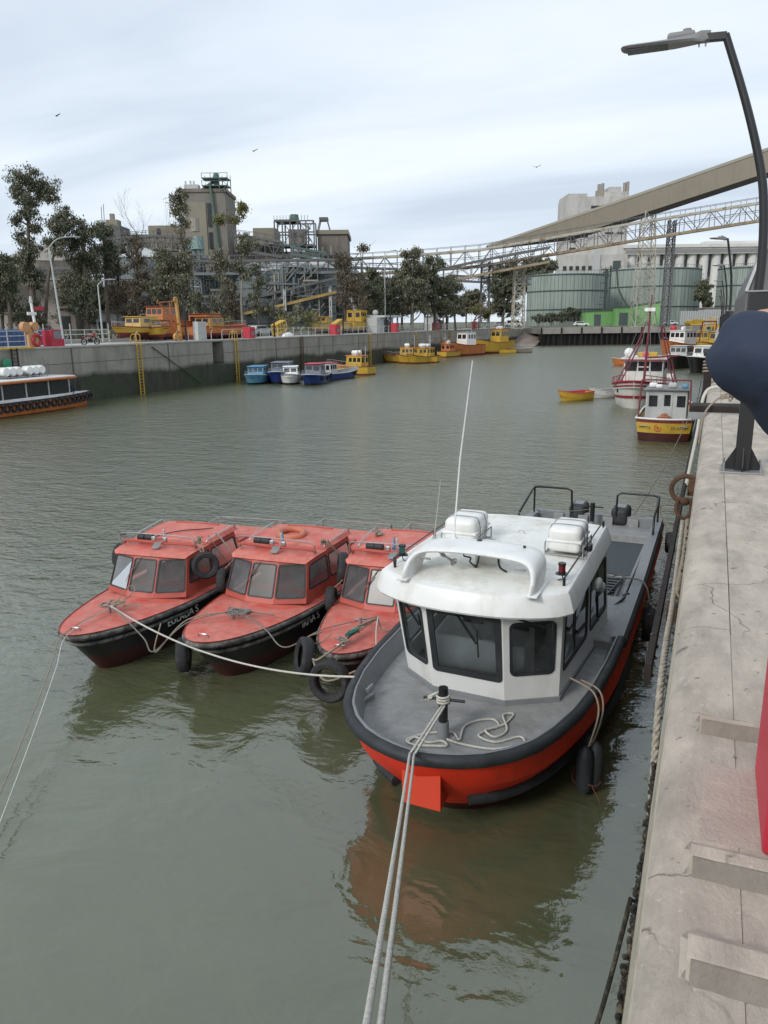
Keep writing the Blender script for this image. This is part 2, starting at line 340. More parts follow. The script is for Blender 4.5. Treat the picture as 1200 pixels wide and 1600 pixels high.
# ================================================================ water
def water_mat():
    m = bpy.data.materials.new('water'); m.use_nodes = True; n = m.node_tree.nodes; l = m.node_tree.links; b = n['Principled BSDF']
    g = n.new('ShaderNodeNewGeometry')
    def noise(sc, st, det, ro=.55, dist=0., rot=0):
        mp = n.new('ShaderNodeMapping'); mp.inputs['Scale'].default_value = st; mp.inputs['Rotation'].default_value = (0, 0, rot); l.new(g.outputs['Position'], mp.inputs[0])
        x = n.new('ShaderNodeTexNoise'); x.inputs['Scale'].default_value = sc; x.inputs['Detail'].default_value = det; x.inputs['Roughness'].default_value = ro; x.inputs['Distortion'].default_value = dist
        l.new(mp.outputs[0], x.inputs[0]); return x.outputs[0]
    def math_(op, a, c, clamp=False):
        x = n.new('ShaderNodeMath'); x.operation = op; x.use_clamp = clamp
        for i, v in enumerate((a, c)):
            if isinstance(v, (int, float)): x.inputs[i].default_value = v
            else: l.new(v, x.inputs[i])
        return x.outputs[0]
    silt = noise(.35, (1, 1, 1), 4, .6, .8)
    rp = n.new('ShaderNodeValToRGB'); l.new(silt, rp.inputs[0])
    rp.color_ramp.elements[0].position = .3; rp.color_ramp.elements[0].color = (.082, .09, .046, 1)
    rp.color_ramp.elements[1].position = .75; rp.color_ramp.elements[1].color = (.104, .112, .064, 1)
    l.new(rp.outputs[0], b.inputs['Base Color'])
    b.inputs['Roughness'].default_value = .04; b.inputs['IOR'].default_value = 2.0
    # wind: calm in the lee of the near boats, ruffled further out and to the left
    sp = n.new('ShaderNodeSeparateXYZ'); l.new(g.outputs['Position'], sp.inputs[0])
    patch = noise(.16, (1, 1, 1), 3, .5, .5)
    far = n.new('ShaderNodeMapRange'); l.new(math_('ADD', math_('ADD', sp.outputs[1], math_('MULTIPLY', sp.outputs[0], -.35)), math_('MULTIPLY', patch, 6.0)), far.inputs[0])
    far.inputs[1].default_value = 13.0; far.inputs[2].default_value = 27.0; far.inputs[3].default_value = .12; far.inputs[4].default_value = 1.0
    rg = n.new('ShaderNodeMapRange'); l.new(sp.outputs[1], rg.inputs[0]); rg.inputs[1].default_value = 14; rg.inputs[2].default_value = 60; rg.inputs[3].default_value = .04; rg.inputs[4].default_value = .22; l.new(rg.outputs[0], b.inputs['Roughness'])
    a1 = noise(.9, (1, 1.5, 1), 3, .5, .6, .3)          # slow undulation everywhere
    a2 = noise(3.4, (1, 1.35, 1), 4, .6, .3, -.2)      # ripples
    a3 = noise(.55, (1, 2.2, 1), 3, .6, .2, .15)
    h = math_('ADD', math_('MULTIPLY', a1, .055), math_('MULTIPLY', math_('MULTIPLY', a2, .075), far.outputs[0]))
    h = math_('ADD', h, math_('MULTIPLY', math_('MULTIPLY', a3, .1), far.outputs[0]))
    bp = n.new('ShaderNodeBump'); bp.inputs['Strength'].default_value = 1; bp.inputs['Distance'].default_value = 1.0
    l.new(h, bp.inputs['Height']); l.new(bp.outputs[0], b.inputs['Normal'])
    return m
MATS['water'] = water_mat()
wt = MB(); wt.add([(-60, -40, 0), (-0.05, -40, 0), (-0.05, 240, 0), (-60, 240, 0)], [(0, 1, 2, 3)])
tag(wt.build('water', 'water', solid=0), kind='structure')

# ================================================================ quay walls and ground
def wall_mat(name, tide, wet=(.035, .035, .024), dry=(.3, .28, .24), algae=(.03, .045, .02)):
    m = bpy.data.materials.new(name); m.use_nodes = True; n = m.node_tree.nodes; l = m.node_tree.links; b = n['Principled BSDF']
    g = n.new('ShaderNodeNewGeometry'); sp = n.new('ShaderNodeSeparateXYZ'); l.new(g.outputs['Position'], sp.inputs[0])
    def noise(sc, st, det=6):
        mp = n.new('ShaderNodeMapping'); mp.inputs['Scale'].default_value = st; l.new(g.outputs['Position'], mp.inputs[0])
        x = n.new('ShaderNodeTexNoise'); x.inputs['Scale'].default_value = sc; x.inputs['Detail'].default_value = det; x.inputs['Roughness'].default_value = .65; l.new(mp.outputs[0], x.inputs[0]); return x.outputs[0]
    def ramp(v, p0, c0, p1, c1):
        r = n.new('ShaderNodeValToRGB'); l.new(v, r.inputs[0]); r.color_ramp.elements[0].position = p0; r.color_ramp.elements[0].color = (*c0, 1)
        r.color_ramp.elements[1].position = p1; r.color_ramp.elements[1].color = (*c1, 1); return r.outputs[0]
    def mixc(f, a, c):
        x = n.new('ShaderNodeMixRGB'); l.new(f, x.inputs[0]); l.new(a, x.inputs[1]); l.new(c, x.inputs[2]); return x.outputs[0]
    base = ramp(noise(.5, (1, 1, 1)), .3, tuple(v * .8 for v in dry), .7, tuple(v * 1.15 for v in dry))
    st = ramp(noise(1.2, (1, 1, .12)), .5, (0, 0, 0), .72, (.75, .75, .75)); dk = n.new('ShaderNodeRGB'); dk.outputs[0].default_value = (.12, .105, .08, 1)
    base = mixc(st, base, dk.outputs[0])
    lower = mixc(ramp(noise(.35, (1, 1, 1)), .48, (0, 0, 0), .6, (1, 1, 1)), ramp(noise(1.5, (1, 1, .4)), .3, tuple(v * .6 for v in wet), .7, tuple(v * 1.7 for v in wet)), ramp(noise(3, (1, 1, 1)), .3, algae, .7, tuple(v * 1.4 for v in algae)))
    a = n.new('ShaderNodeMath'); a.operation = 'MULTIPLY_ADD'; l.new(noise(.18, (1, 1, .3), 8), a.inputs[0]); a.inputs[1].default_value = 1.8; l.new(sp.outputs[2], a.inputs[2])
    mr = n.new('ShaderNodeMapRange'); l.new(a.outputs[0], mr.inputs[0]); mr.inputs[1].default_value = tide + .65; mr.inputs[2].default_value = tide + 1.15
    l.new(mixc(mr.outputs[0], lower, base), b.inputs['Base Color']); b.inputs['Roughness'].default_value = .8
    bp = n.new('ShaderNodeBump'); bp.inputs['Strength'].default_value = .6; bp.inputs['Distance'].default_value = .08; l.new(noise(2.5, (1, 1, 1), 8), bp.inputs['Height']); l.new(bp.outputs[0], b.inputs['Normal'])
    MATS[name] = m; return m
wall_mat('quay_wall_mat', 2.3); wall_mat('near_wall_mat', 2.6, dry=(.2, .18, .15))
mat('ground_land', (.14, .125, .09), .95, col2=(.085, .1, .045), scale=.12, mix=(.42, .6), bump=.3, dirt=(.2, .18, .15), dsc=.3, dmix=(.5, .7))
mat('paving', (.42, .41, .38), .9, var=.12, scale=.6, dirt=(.25, .24, .21), dsc=.4, dmix=(.5, .8), damt=.6)
mat('slip_mat', (.3, .24, .2), .9, var=.2, scale=.5, dirt=(.1, .09, .08), dsc=.25, dmix=(.5, .7))
XL = -50.5
def YL(px, py, X=XL):
    d = ray(px, py); return float((CAM + d * (X - CAM[0]) / d[0])[1])
n0, n1_ = YL(333, 560), YL(350, 560)
QE = 222.0
# left quay wall with a niche and a coping
lw = MB()
lw.bb(XL - 4, XL, -30, n0, -3, 4.62); lw.bb(XL - 4, XL, n1_, QE, -3, 4.62); lw.bb(XL - 4, XL - 1.6, n0, n1_, -3, 4.62); lw.bb(XL - 4, XL, n0, n1_, -3, 2.2)
LQ = thing('quay_wall', 'long grey concrete quay wall with dark tide band across the basin', 'quay wall', (XL, 60, 0))
def local(mb, o):
    mb.v = [(x - o.location[0], y - o.location[1], z - o.location[2]) for x, y, z in mb.v]; return mb
local(lw, LQ).build('wall_face', 'quay_wall_mat', LQ)
cp = MB(); y = -30.
while y < QE:
    y2 = min(y + 6.1, QE)
    if not (y < n1_ and y2 > n0): cp.bb(XL - 1.5, XL + .06, y + .02, y2 - .02, 4.623, 4.8)
    else:
        cp.bb(XL - 1.5, XL + .06, y + .02, n0, 4.623, 4.8); cp.bb(XL - 1.5, XL + .06, n1_, max(y2 - .02, n1_ + .1), 4.623, 4.8)
    y = y2
local(cp, LQ).build('coping', 'concrete', LQ, bevel=.03)
jt = MB()
for k, px in enumerate((110, 262, 431, 470, 520, 560, 590, 640, 700)):
    Y = YL(px, 545); jt.bb(XL - .01, XL + .025, Y, Y + .12, .2, 4.6)
for zz_ in (3.35,):
    jt.bb(XL - .01, XL + .02, -30, n0 - .2, zz_, zz_ + .03); jt.bb(XL - .01, XL + .02, n1_ + .2, QE - 1, zz_, zz_ + .03)
local(jt, LQ).build('joint', mat('joint_dark', (.09, .08, .065), .9), LQ)

# land
gr = MB()
gr.add([(-4000, -900, 4.72), (XL - 1.5, -900, 4.72), (XL - 1.5, QE + 8, 4.72), (-4000, QE + 8, 4.72)], [(0, 1, 2, 3)])
gr.add([(-4000, QE + 8, 4.72), (-55, QE + 8, 4.72), (-43, QE + 8, 4.5), (20, QE + 16, 4.5), (4000, QE + 16, 4.5), (4000, 5000, 4.5), (-4000, 5000, 4.7)], [(0, 1, 2, 3, 4, 5, 6)])
tag(gr.build('ground', 'ground_land', solid=0), kind='structure')
pv = MB(); pv.add([(XL - 8.5, -40, 4.735), (XL - 1.49, -40, 4.735), (XL - 1.49, QE, 4.735), (XL - 8.5, QE, 4.735)], [(0, 1, 2, 3)])
tag(pv.build('pavement', 'paving'), kind='structure')
rd = MB(); rd.add([(XL - 24, -40, 4.732), (XL - 14, -40, 4.732), (XL - 14, QE, 4.732), (XL - 24, QE, 4.732)], [(0, 1, 2, 3)])
tag(rd.build('road', mat('road_mat', (.13, .125, .12), .9, var=.15, scale=.5)), kind='structure')

# slipway and far quay
sl = MB(); sl.add([(-58, 200, -.6), (-43.3, 200, -.6), (-43.3, 231, 4.6), (-58, 231, 4.6)], [(0, 1, 2, 3)])
tag(sl.build('slipway', 'slip_mat'), kind='structure')
FA = np.array([-43., 209.]); FB = np.array([3., 231.]); fd = (FB - FA); FLn = np.linalg.norm(fd); fang = math.atan2(fd[1], fd[0])
fq = thing('quay_wall', 'low grey quay wall on black piles at the far end of the basin', 'quay wall', (FA[0], FA[1], 0), fang)
m = MB(); m.bb(0, FLn, 0, 22, 3.0, 4.48); m.build('wall_face', mat('far_conc', (.3, .28, .25), .85, var=.12, scale=.4, dirt=(.18, .16, .14), dsc=.5, dst=(1, 1, .2), damt=.6), fq)
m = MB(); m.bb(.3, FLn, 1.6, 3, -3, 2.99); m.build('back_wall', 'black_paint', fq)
for k in range(10):
    m = MB(); x = .25 + k * 5.4; m.bb(x - .16, x + .16, -.28, -.003, -2, 4.6); m.build('pile', 'rust_dark', fq)
m = MB()
for k in range(34):
    x = .8 + k * 1.45; m.bb(x - .15, x + .15, .5, .8, -2, 2.98)
m.build('timber_row', 'rust_dark', fq)

# ---------------------------------------------------------------- near quay
XR = -0.075
NQ = thing('quay_wall', 'near concrete quay wall with rounded pale edge along the right side', 'quay wall', (XR, 3, 0))
nw = MB(); nw.bb(XR + .02, 1.2, -20, 228, -3, 4.55); local(nw, NQ).build('wall_face', 'near_wall_mat', NQ)
# rounded nosing: its profile is swept along the edge in slabs
mat('nosing', (.45, .39, .325), .85, var=.2, scale=5, st=(1, .5, 1), bump=.5, bscale=55, dirt=(.2, .18, .15), dsc=3.2, dmix=(.46, .72), damt=.65, dst=(1.6, .6, 1))
add_cracks('nosing')
mat('edge_conc', (.47, .42, .33), .8, var=.22, scale=7, st=(9, .25, 9), bump=.6, bscale=30, dirt=(.16, .14, .1), dsc=6, dmix=(.5, .7), dst=(8, .3, 8), damt=.7)
prof = [(XR + .018, 4.42), (XR, 4.44), (XR, 4.66), (XR + .003, 4.70), (XR + .018, 4.735), (XR + .045, 4.765), (XR + .085, 4.788), (XR + .135, 4.8), (.196, 4.8), (.196, 4.42)]
ys = [-20, -12, -6, 4.2, 9.6, 15, 20.4, 26, 33, 41, 50, 60, 72, 86, 102, 120, 150, 190, 228]
for a, b in zip(ys[:-1], ys[1:]):
    m = MB(); yy = [a + .006] + [a + .006 + (b - a - .012) * t for t in np.linspace(0, 1, 6)[1:-1]] + [b - .006]
    m.loft([[(x, y, z) for x, z in prof] for y in yy], True, True)
    local(m, NQ).build('nosing', 'nosing', NQ, smooth=True, ang=50)
    m = MB(); m.loft([[(x - .002, y, z + .001) for x, z in prof[1:5]] + [(XR + .03, y, 4.74), (XR + .02, y, 4.7), (XR + .03, y, 4.5)] for y in yy], True, True); local(m, NQ).build('nosing_edge', 'edge_conc', NQ, smooth=True, ang=50)
dk = MB(); cross = [-20, -8, 4.15, 5.2, 6.05, 6.98, 8.05, 8.77, 9.7, 10.6, 12, 13.1, 15, 17.4, 20, 24, 29, 35, 44, 56, 72, 96, 130, 228]
rs = random.Random(4)
for a, b in zip(cross[:-1], cross[1:]):
    hgt = 4.8 - rs.choice((0, .004, .007))
    if b <= 5.2: hgt = 4.7995
    dk.bb(.2 if a > 3 else .1965, 3.2, a + .004, b - .004, 4.56, hgt); dk.bb(3.212, 8, a + .006, b - .006, 4.56, hgt - .003)
tag(dk.build('quay_deck', 'nosing', bevel=.006), kind='structure')
m = MB(); m.bb(.15, 8, -20, 228, 4.4, 4.55); tag(m.build('quay_bed', 'concrete_dark'), kind='structure')
# raised concrete ribs, worn, with the pinkish pad between two of them
mat('rib_conc', (.25, .22, .185), .9, var=.2, scale=9, bump=.6, bscale=60, dirt=(.2, .175, .145), dsc=5, dmix=(.45, .7), damt=.7)
def rib(y0, y1, x0, lab, hh=.05):
    m = MB(); n = 26; secs = []; rq = random.Random(int(y0 * 100))
    for i in range(n + 1):
        x = x0 + (3.1 - x0) * (i / n) ** 1.6; j = rq.uniform(-.0015, .0015); k = .25 if i == 0 else 1; e = .02 if i == 0 else 0
        secs.append([(x, y0 + j, 4.797), (x + e, y0 + .03 + j, 4.8 + hh * k + rq.uniform(-.002, .002)), (x + e, y1 - .05 + j * .6, 4.8 + hh * 1.1 * k), (x + e, y1 - .02, 4.8 + hh * .8 * k), (x, y1 + j * 1.5, 4.797)])
    m.loft(secs, False, True)
    o = m.build('concrete_rib', 'nosing', None, smooth=True, ang=25)
    tag(o, lab, 'rib', 'raised concrete ribs across the quay edge')
    m = MB(); rq = random.Random(3); m.loft([[(x, y0 - .012 + rq.uniform(-.004, .002), 4.8), (x, y0 - .004 + .026 * rq.uniform(.8, 1.0), 4.8 + hh * rq.uniform(.86, 1.0)), (x, y0 + .03, 4.8 + hh * .9)] for x in np.linspace(x0 + .025, 3.0, 60)]); m.build('rib_face', 'rib_conc', o, smooth=True)
rib(3.03, 3.12, .05, 'thin low concrete rib on the quay, farthest of the three from the camera')
rib(2.15, 2.27, .04, 'concrete rib on the quay just in front of the foot of the red cabinet')
rib(1.74, 1.89, .045, 'wide worn concrete rib nearest the bottom corner of the quay')
m = MB(); m.bb(.085, 1.6, 2.33, 2.8, 4.79, 4.803); tag(m.build('stained_slab', mat('pad_pink', (.44, .38, .32), .85, var=.2, scale=5, bump=.5, bscale=55, dirt=(.42, .34, .295), dsc=3.5, dmix=(.4, .7))), 'pinkish stained slab let into the quay between two ribs', 'slab')
# ================================================================ far industrial plant
mat('conc_tower', (.2, .185, .16), .9, var=.1, scale=.25, dirt=(.11, .1, .09), dsc=.2, dst=(1, 1, .25), dmix=(.5, .75), damt=.7)
mat('conc_old', (.21, .18, .155), .9, var=.15, scale=.25, dirt=(.1, .085, .07), dsc=.35, dst=(1, 1, .3), dmix=(.45, .7), damt=.8)
mat('conc_white', (.5, .48, .45), .85, var=.1, scale=.15, dirt=(.2, .185, .165), dsc=.2, dst=(1, 1, .3), dmix=(.45, .7), damt=.6)
mat('silo_white', (.62, .61, .58), .8, var=.06, scale=.15, dirt=(.35, .33, .3), dsc=.16, dst=(1, 1, .2), dmix=(.52, .75), damt=.6)
mat('clad_brown', (.23, .2, .155), .75, var=.06, scale=.3)
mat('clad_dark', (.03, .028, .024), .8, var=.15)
mat('clad_beige', (.24, .215, .165), .8, var=.08, scale=.3)
mat('silo_metal', (.16, .18, .185), .55, metal=.3, var=.15, scale=.3, dirt=(.08, .09, .09), dsc=.5, dst=(1, 1, .1), damt=.6)
mat('truss_grey', (.115, .115, .115), .7, var=.2, scale=.4)
mat('truss_rust', (.27, .215, .14), .8, var=.25, scale=.3, dirt=(.14, .07, .03), dsc=.5, dmix=(.5, .65))
mat('truss_pale', (.42, .4, .34), .8, var=.15, scale=.3, dirt=(.2, .13, .07), dsc=.6, dmix=(.5, .65))
mat('truss_yellow', (.38, .26, .09), .8, var=.25, scale=.3)
mat('green_steel', (.07, .125, .105), .6, var=.2)
mat('teal_steel', (.16, .23, .22), .6, var=.2)
mat('tank_green', (.3, .345, .31), .65, var=.08, scale=.12, dirt=(.17, .2, .175), dsc=.5, dst=(1, 1, .06), dmix=(.43, .66), damt=.85)
mat('tank_band', (.06, .08, .075), .7, var=.2)
mat('roof_beige', (.3, .27, .23), .8, var=.12, scale=.2)
mat('win_dark', (.025, .028, .03), .3, var=.2)

def FR(px, v, z=4.7, py=None, extra=0):
    """Empty location facing the camera: px column, v metres ahead, base height z"""
    p = GV(px, 500, v); return (p[0], p[1], z)
def hz(px, py, v): return float(GV(px, py, v)[2])
def wid(p0, p1, v): return float(np.linalg.norm((GV(p1, 500, v) - GV(p0, 500, v))[:2]))

def block(name, label, p0, p1, ytop, v, depth, m='conc_tower', rz=0, z0=4.6, cat='building', group=None, wins=None, roof=None, wallname='wall'):
    t = thing(name, label, cat, FR((p0 + p1) / 2, v, z0), YAW + R_(rz), group)
    W = wid(p0, p1, v); H = hz((p0 + p1) / 2, ytop, v) - z0
    b = MB(); b.bb(-W / 2, W / 2, 0, depth, 0, H); b.build(wallname, m, t)
    if roof: r = MB(); r.bb(-W / 2 - .4, W / 2 + .4, -.4, depth + .4, H + .003, H + roof); r.build('roof', 'conc_old', t)
    if wins:
        for (fx, fz, ww, wh) in wins:
            q = MB(); q.bb(W * (fx - .5) - ww / 2, W * (fx - .5) + ww / 2, -.12, -.003, H * fz - wh / 2, H * fz + wh / 2); q.build('window', 'win_dark', t)
    return t, W, H
# concrete elevator tower with a green bucket elevator
V = 200
t, W, H = block('elevator_tower', 'tall grey brown concrete tower with green elevator leg on its roof', 300, 363, 300, V, 13, 'conc_tower', z0=4.7,
                wins=[(.33, .72, 1.6, 1.0), (.35, .5, 1.6, 1.0), (.60, .84, .9, 5.5), (.6, .66, .9, 4), (.62, .4, 2.4, 5)])
q = MB(); q.bb(-W * .49, W * .02, -.25, -.003, H * .42, H * .93); q.build('panel', 'clad_beige', t)
q = MB(); q.bb(-W / 2 - .3, W / 2 + .3, -.3, 13.3, H + .003, H + .8); q.build('parapet', 'conc_old', t)
q = MB()
for x in (-4.8, -3.6, -2.8): q.bb(x, x + .35, 1, 1.4, H + .8, H + 2.6 + .5 * (x % 1))
q.bb(-5, -1.5, .8, 3, H + .8, H + 1.9); q.build('roof_plant', 'light_grey', t)
q = MB()
q.cyl((2.9, 1, H - 16), .65, 19, 10); q.cyl((2.9, 1, H + 3), 1.0, 1.4, 10, .5); q.bar((-.6, 1, H + .6), (2.6, 1, H + 2.6), .5); q.bar((2.9, -.6, H - 14), (1.6, -.6, H + 2), .5)
q.build('elevator_leg', 'green_steel', t)
q = MB()
for hh in (1.2, 2.9):
    q.bb(-.2, 6, -1, 3, H + hh, H + hh + .25)
    for x in (-.2, 1.9, 4, 6): q.bb(x - .06, x + .06, -1, -.88, H + hh, H + hh + 1.3); q.bb(x - .06, x + .06, 2.9, 3, H + hh, H + hh + 1.3)
    q.bb(-.2, 6, -1, -.9, H + hh + 1.2, H + hh + 1.3)
for x in (4, 6): q.bar((x, -1, H), (x, -1, H + 3.4), .18); q.bar((x, 3, H), (x, 3, H + 3.4), .18)
q.bar((4, -1, H), (6, -1, H + 1.4), .12); q.bar((6, -1, H + 1.4), (4, -1, H + 2.9), .12); q.bar((-1.8, 0, H), (3, 0, H + 3), .15)
q.build('platform', 'green_steel', t)
# teal dust leg in front of the tower
t = thing('dust_collector', 'teal pipe stack and hopper in front of the concrete tower', 'machinery', FR(316, 192, 4.7), YAW)
q = MB(); zt = hz(316, 355, 192) - 4.7
q.cyl((-.8, 0, 6), .55, zt - 9, 10); q.cyl((1, 0, 6), .55, zt - 8, 10); q.cyl((0, 0, zt - 5), 1.7, 3, 10, .8); q.bar((-3, 0, zt - 5), (0, 0, zt - 2.5), .8); q.bb(-1.5, 1.5, -1, 1, 0, 6); q.build('pipe', 'teal_steel', t)
q = MB(); q.cyl((-.2, 0, zt - 1), 1, 3, 10); q.build('hopper', 'roof_beige', t)
q = MB()
for x in (-4, -1.5, 1.5, 4):
    q.bb(x - .2, x + .2, -2, -1.6, 0, zt * .55); q.bb(x - .2, x + .2, 2, 2.4, 0, zt * .55)
for z in (6, 12, 17): q.bb(-4, 4, -2, 2.4, z, z + .4)
q.build('frame', 'teal_steel', t)
# buildings left of the tower
block('machine_house', 'beige clad machine house with a small dark window, left of the tower', 243, 305, 352, 207, 12, 'clad_beige', wins=[(.25, .93, .9, 2.2)], z0=4.7)
t, W, H = block('silo_head_house', 'long low clad roof house behind the brown bare trees', 200, 262, 366, 212, 10, 'clad_beige', z0=4.7)
t, W, H = block('conveyor_house', 'dark steel deck house with a domed vent on top at left', 172, 200, 352, 205, 8, 'truss_grey', z0=4.7)
q = MB(); q.bb(-1.5, 1.5, 1, 4, H, H + 1.5); q.bb(-.5, .5, 1.5, 2.5, H + 1.5, H + 3); q.build('vent', 'clad_beige', t)
q = MB()
for x in (-2.4, -1.8): q.bar((x, 1, H), (x + .2, 1, H + 7 + x), .12)
q.build('mast', 'truss_grey', t)
# corrugated silos
def silo(px, ytop, v, r, lab, cone=2.5, m='silo_metal', grp=None, rings=True):
    t = thing('grain_silo', lab, 'silo', FR(px, v, 4.7), YAW, grp); H = hz(px, ytop, v) - 4.7
    n = 30; q = MB(); secs = []
    for z in (0, H): secs.append([((r + (.12 if k % 2 else 0)) * math.cos(2 * math.pi * k / n), (r + (.12 if k % 2 else 0)) * math.sin(2 * math.pi * k / n), z) for k in range(n)])
    q.loft(secs, True); q.build('silo_wall', m, t)
    q = MB(); q.cyl((0, 0, H + .002), r + .25, cone, 24, .8); q.build('roof', 'roof_beige' if m != 'silo_metal' else 'light_grey', t, smooth=True)
    if rings:
        q = MB()
        for k in range(1, 7): q.lathe([(r + .16, H * k / 7 - .1), (r + .26, H * k / 7), (r + .16, H * k / 7 + .1)], 24)
        q.build('hoop', 'truss_grey', t)
    return t
for i, (px, yt, v, r, w_) in enumerate([(232, 405, 190, 7, 'behind the bushy brown tree'), (405, 425, 188, 5.2, 'left end of the row under the gantry'), (437, 423, 189, 5, 'second in the row under the gantry'),
                                   (467, 421, 190, 4.6, 'third in the row under the gantry'), (497, 420, 192, 4.4, 'beside the ruined concrete block')]):
    silo(px, yt, v, r, 'grey corrugated grain silo ' + w_, grp='corrugated grain silos')
for i, (px, v, w_) in enumerate([(66, 205, 'left of the tall eucalyptus crown'), (92, 208, 'right of the tall eucalyptus crown')]):
    silo(px, 410, v, 7.5, 'pale silo with beige cone roof ' + w_, 4.5, 'clad_beige', 'cone roofed silos', False)
block('warehouse', 'beige windowless warehouse behind the left trees', -20, 112, 436, 165, 20, mat('wall_beige', (.29, .25, .225), .9, var=.08, scale=.1, dirt=(.2, .17, .15), dsc=.2, dst=(1, 1, .2)), z0=4.7)
t, W, H = block('pipe_bridge', 'grey pipe rack running above the beige warehouse roof', -20, 112, 415, 163.5, 1.4, 'truss_grey', z0=28 - 4, cat='gantry') if False else (None, 0, 0)
block('low_shed', 'low pale shed with a flat roof between the left trees', 150, 178, 488, 120, 8, 'light_grey', z0=4.7, wins=[(.5, .5, 2, 1)], roof=.3)
block('gate_house', 'small brown site hut with pale doors by the left trees', 94, 118, 482, 118, 5, 'conc_old', z0=4.7, wins=[(.3, .4, 1.6, 3)], roof=.3)
# ruined concrete block, right end of plant
t, W, H = block('concrete_block', 'weathered brown concrete silo block at the right end of the plant', 500, 545, 366, 205, 18, 'conc_old', z0=4.7)
q = MB(); q.bb(-W / 2 - .5, W / 2 + .4, -.5, 18.4, H + .003, H + 1); q.build('cornice', 'clad_beige', t)
q = MB()
for iz in range(5):
    for ix in range(6): q.bb(-W / 2 + .6 + ix * W / 6.3, -W / 2 + .6 + ix * W / 6.3 + .7, -.15, -.003, H - 6 - iz * 3.2, H - 4.4 - iz * 3.2)
q.build('opening', 'win_dark', t)
q = MB(); q.bb(-W / 2 - .25, W / 2 + .9, -.4, 18, H * .62, H * .62 + .5); q.build('ledge', 'conc_tower', t)
t, W, H = block('frame_building', 'open concrete frame with rows of dark openings below the sloping conveyor', 488, 520, 462, 188, 10, 'conc_old', z0=4.7)
q = MB()
for iz in range(4):
    for ix in range(6): q.bb(-W / 2 + .4 + ix * W / 6.2, -W / 2 + .4 + ix * W / 6.2 + .5, -.15, -.003, H - 2.2 - iz * 2, H - .8 - iz * 2)
q.build('opening', 'win_dark', t)
t, W, H = block('roof_house', 'beige clad roof house left of the steel scaffold', 402, 436, 356, 205, 10, 'clad_beige', z0=26, wallname='cladding')
block('bin_block', 'broad plain grey concrete bin block behind the steel scaffold', 436, 502, 393, 209, 12, 'conc_tower', z0=4.7)
t, W, H = block('drier_house', 'dark grey machine building below the beige roof house', 372, 440, 384, 208, 12, 'conc_old', z0=4.7)
# big scaffolded steel tower
t = thing('steel_scaffold', 'grey steel scaffold tower with green hood, right of the beige roof house', 'tower', FR(465, 198, 4.7), YAW)
W = wid(434, 494, 198); H = hz(465, 345, 198) - 4.7; q = MB(); nx = 5
for ix in range(nx + 1):
    x = -W / 2 + W * ix / nx
    for y in (0, 6): q.bar((x, y, 0 if ix in (0, 2, 3) else H * .55), (x, y, H), .32)
lev = [H * .42, H * .55, H * .68, H * .78, H * .9, H]
for z in lev:
    for y in (0, 6): q.bar((-W / 2, y, z), (W / 2, y, z), .3)
for z0, z1 in zip(lev[:-1], lev[1:]):
    for ix in range(nx):
        x0 = -W / 2 + W * ix / nx; x1 = x0 + W / nx
        q.bar((x0, 0, z0), (x1, 0, z1), .16) if (ix + int(z0)) % 2 else q.bar((x1, 0, z0), (x0, 0, z1), .16)
q.build('frame', 'truss_grey', t)
q = MB(); q.bb(-W / 2, W / 2, 0, 6, H * .78, H * .78 + .35); q.bb(-W / 2, W * .12, 0, 6, H, H + .35)
for k in range(14):
    x = -W / 2 + W * k / 13; q.bar((x, 0, H * .78), (x, 0, H * .78 + 1.2), .1)
    if x < W * .4: q.bar((x, 0, H), (x, 0, H + 1.3), .1)
q.build('deck', 'green_steel', t)
q = MB(); q.cyl((-.2, 3, H), 1.3, 1.8, 10, 1.0); q.build('hood', 'green_steel', t)
q = MB(); q.bb(-1.6, 2.6, 1, 4, H * .8, H * .93); q.build('bin', 'roof_beige', t)
q = MB()
for k in range(4): q.bar((W * .15, -.3, H * (.78 + .05 * k)), (W * .42, -.3, H * (.83 + .05 * k)), .25) if k % 2 == 0 else q.bar((W * .42, -.3, H * (.78 + .05 * k)), (W * .15, -.3, H * (.83 + .05 * k)), .25)
q.build('stair', 'truss_grey', t)
t = thing('water_tank_frame', 'small dark trestle on the roof of the brown concrete block', 'frame', (*GV(506, 366, 206)[:2], hz(506, 368, 206) + 1), YAW)
q = MB()
for x in (-1.6, 1.6): q.bar((x, 0, 0), (x * .5, 0, 3), .25); q.bar((x, 3, 0), (x * .5, 3, 3), .25)
q.bb(-1.1, 1.1, 0, 3, 2.6, 3.4); q.build('trestle', 'truss_grey', t)

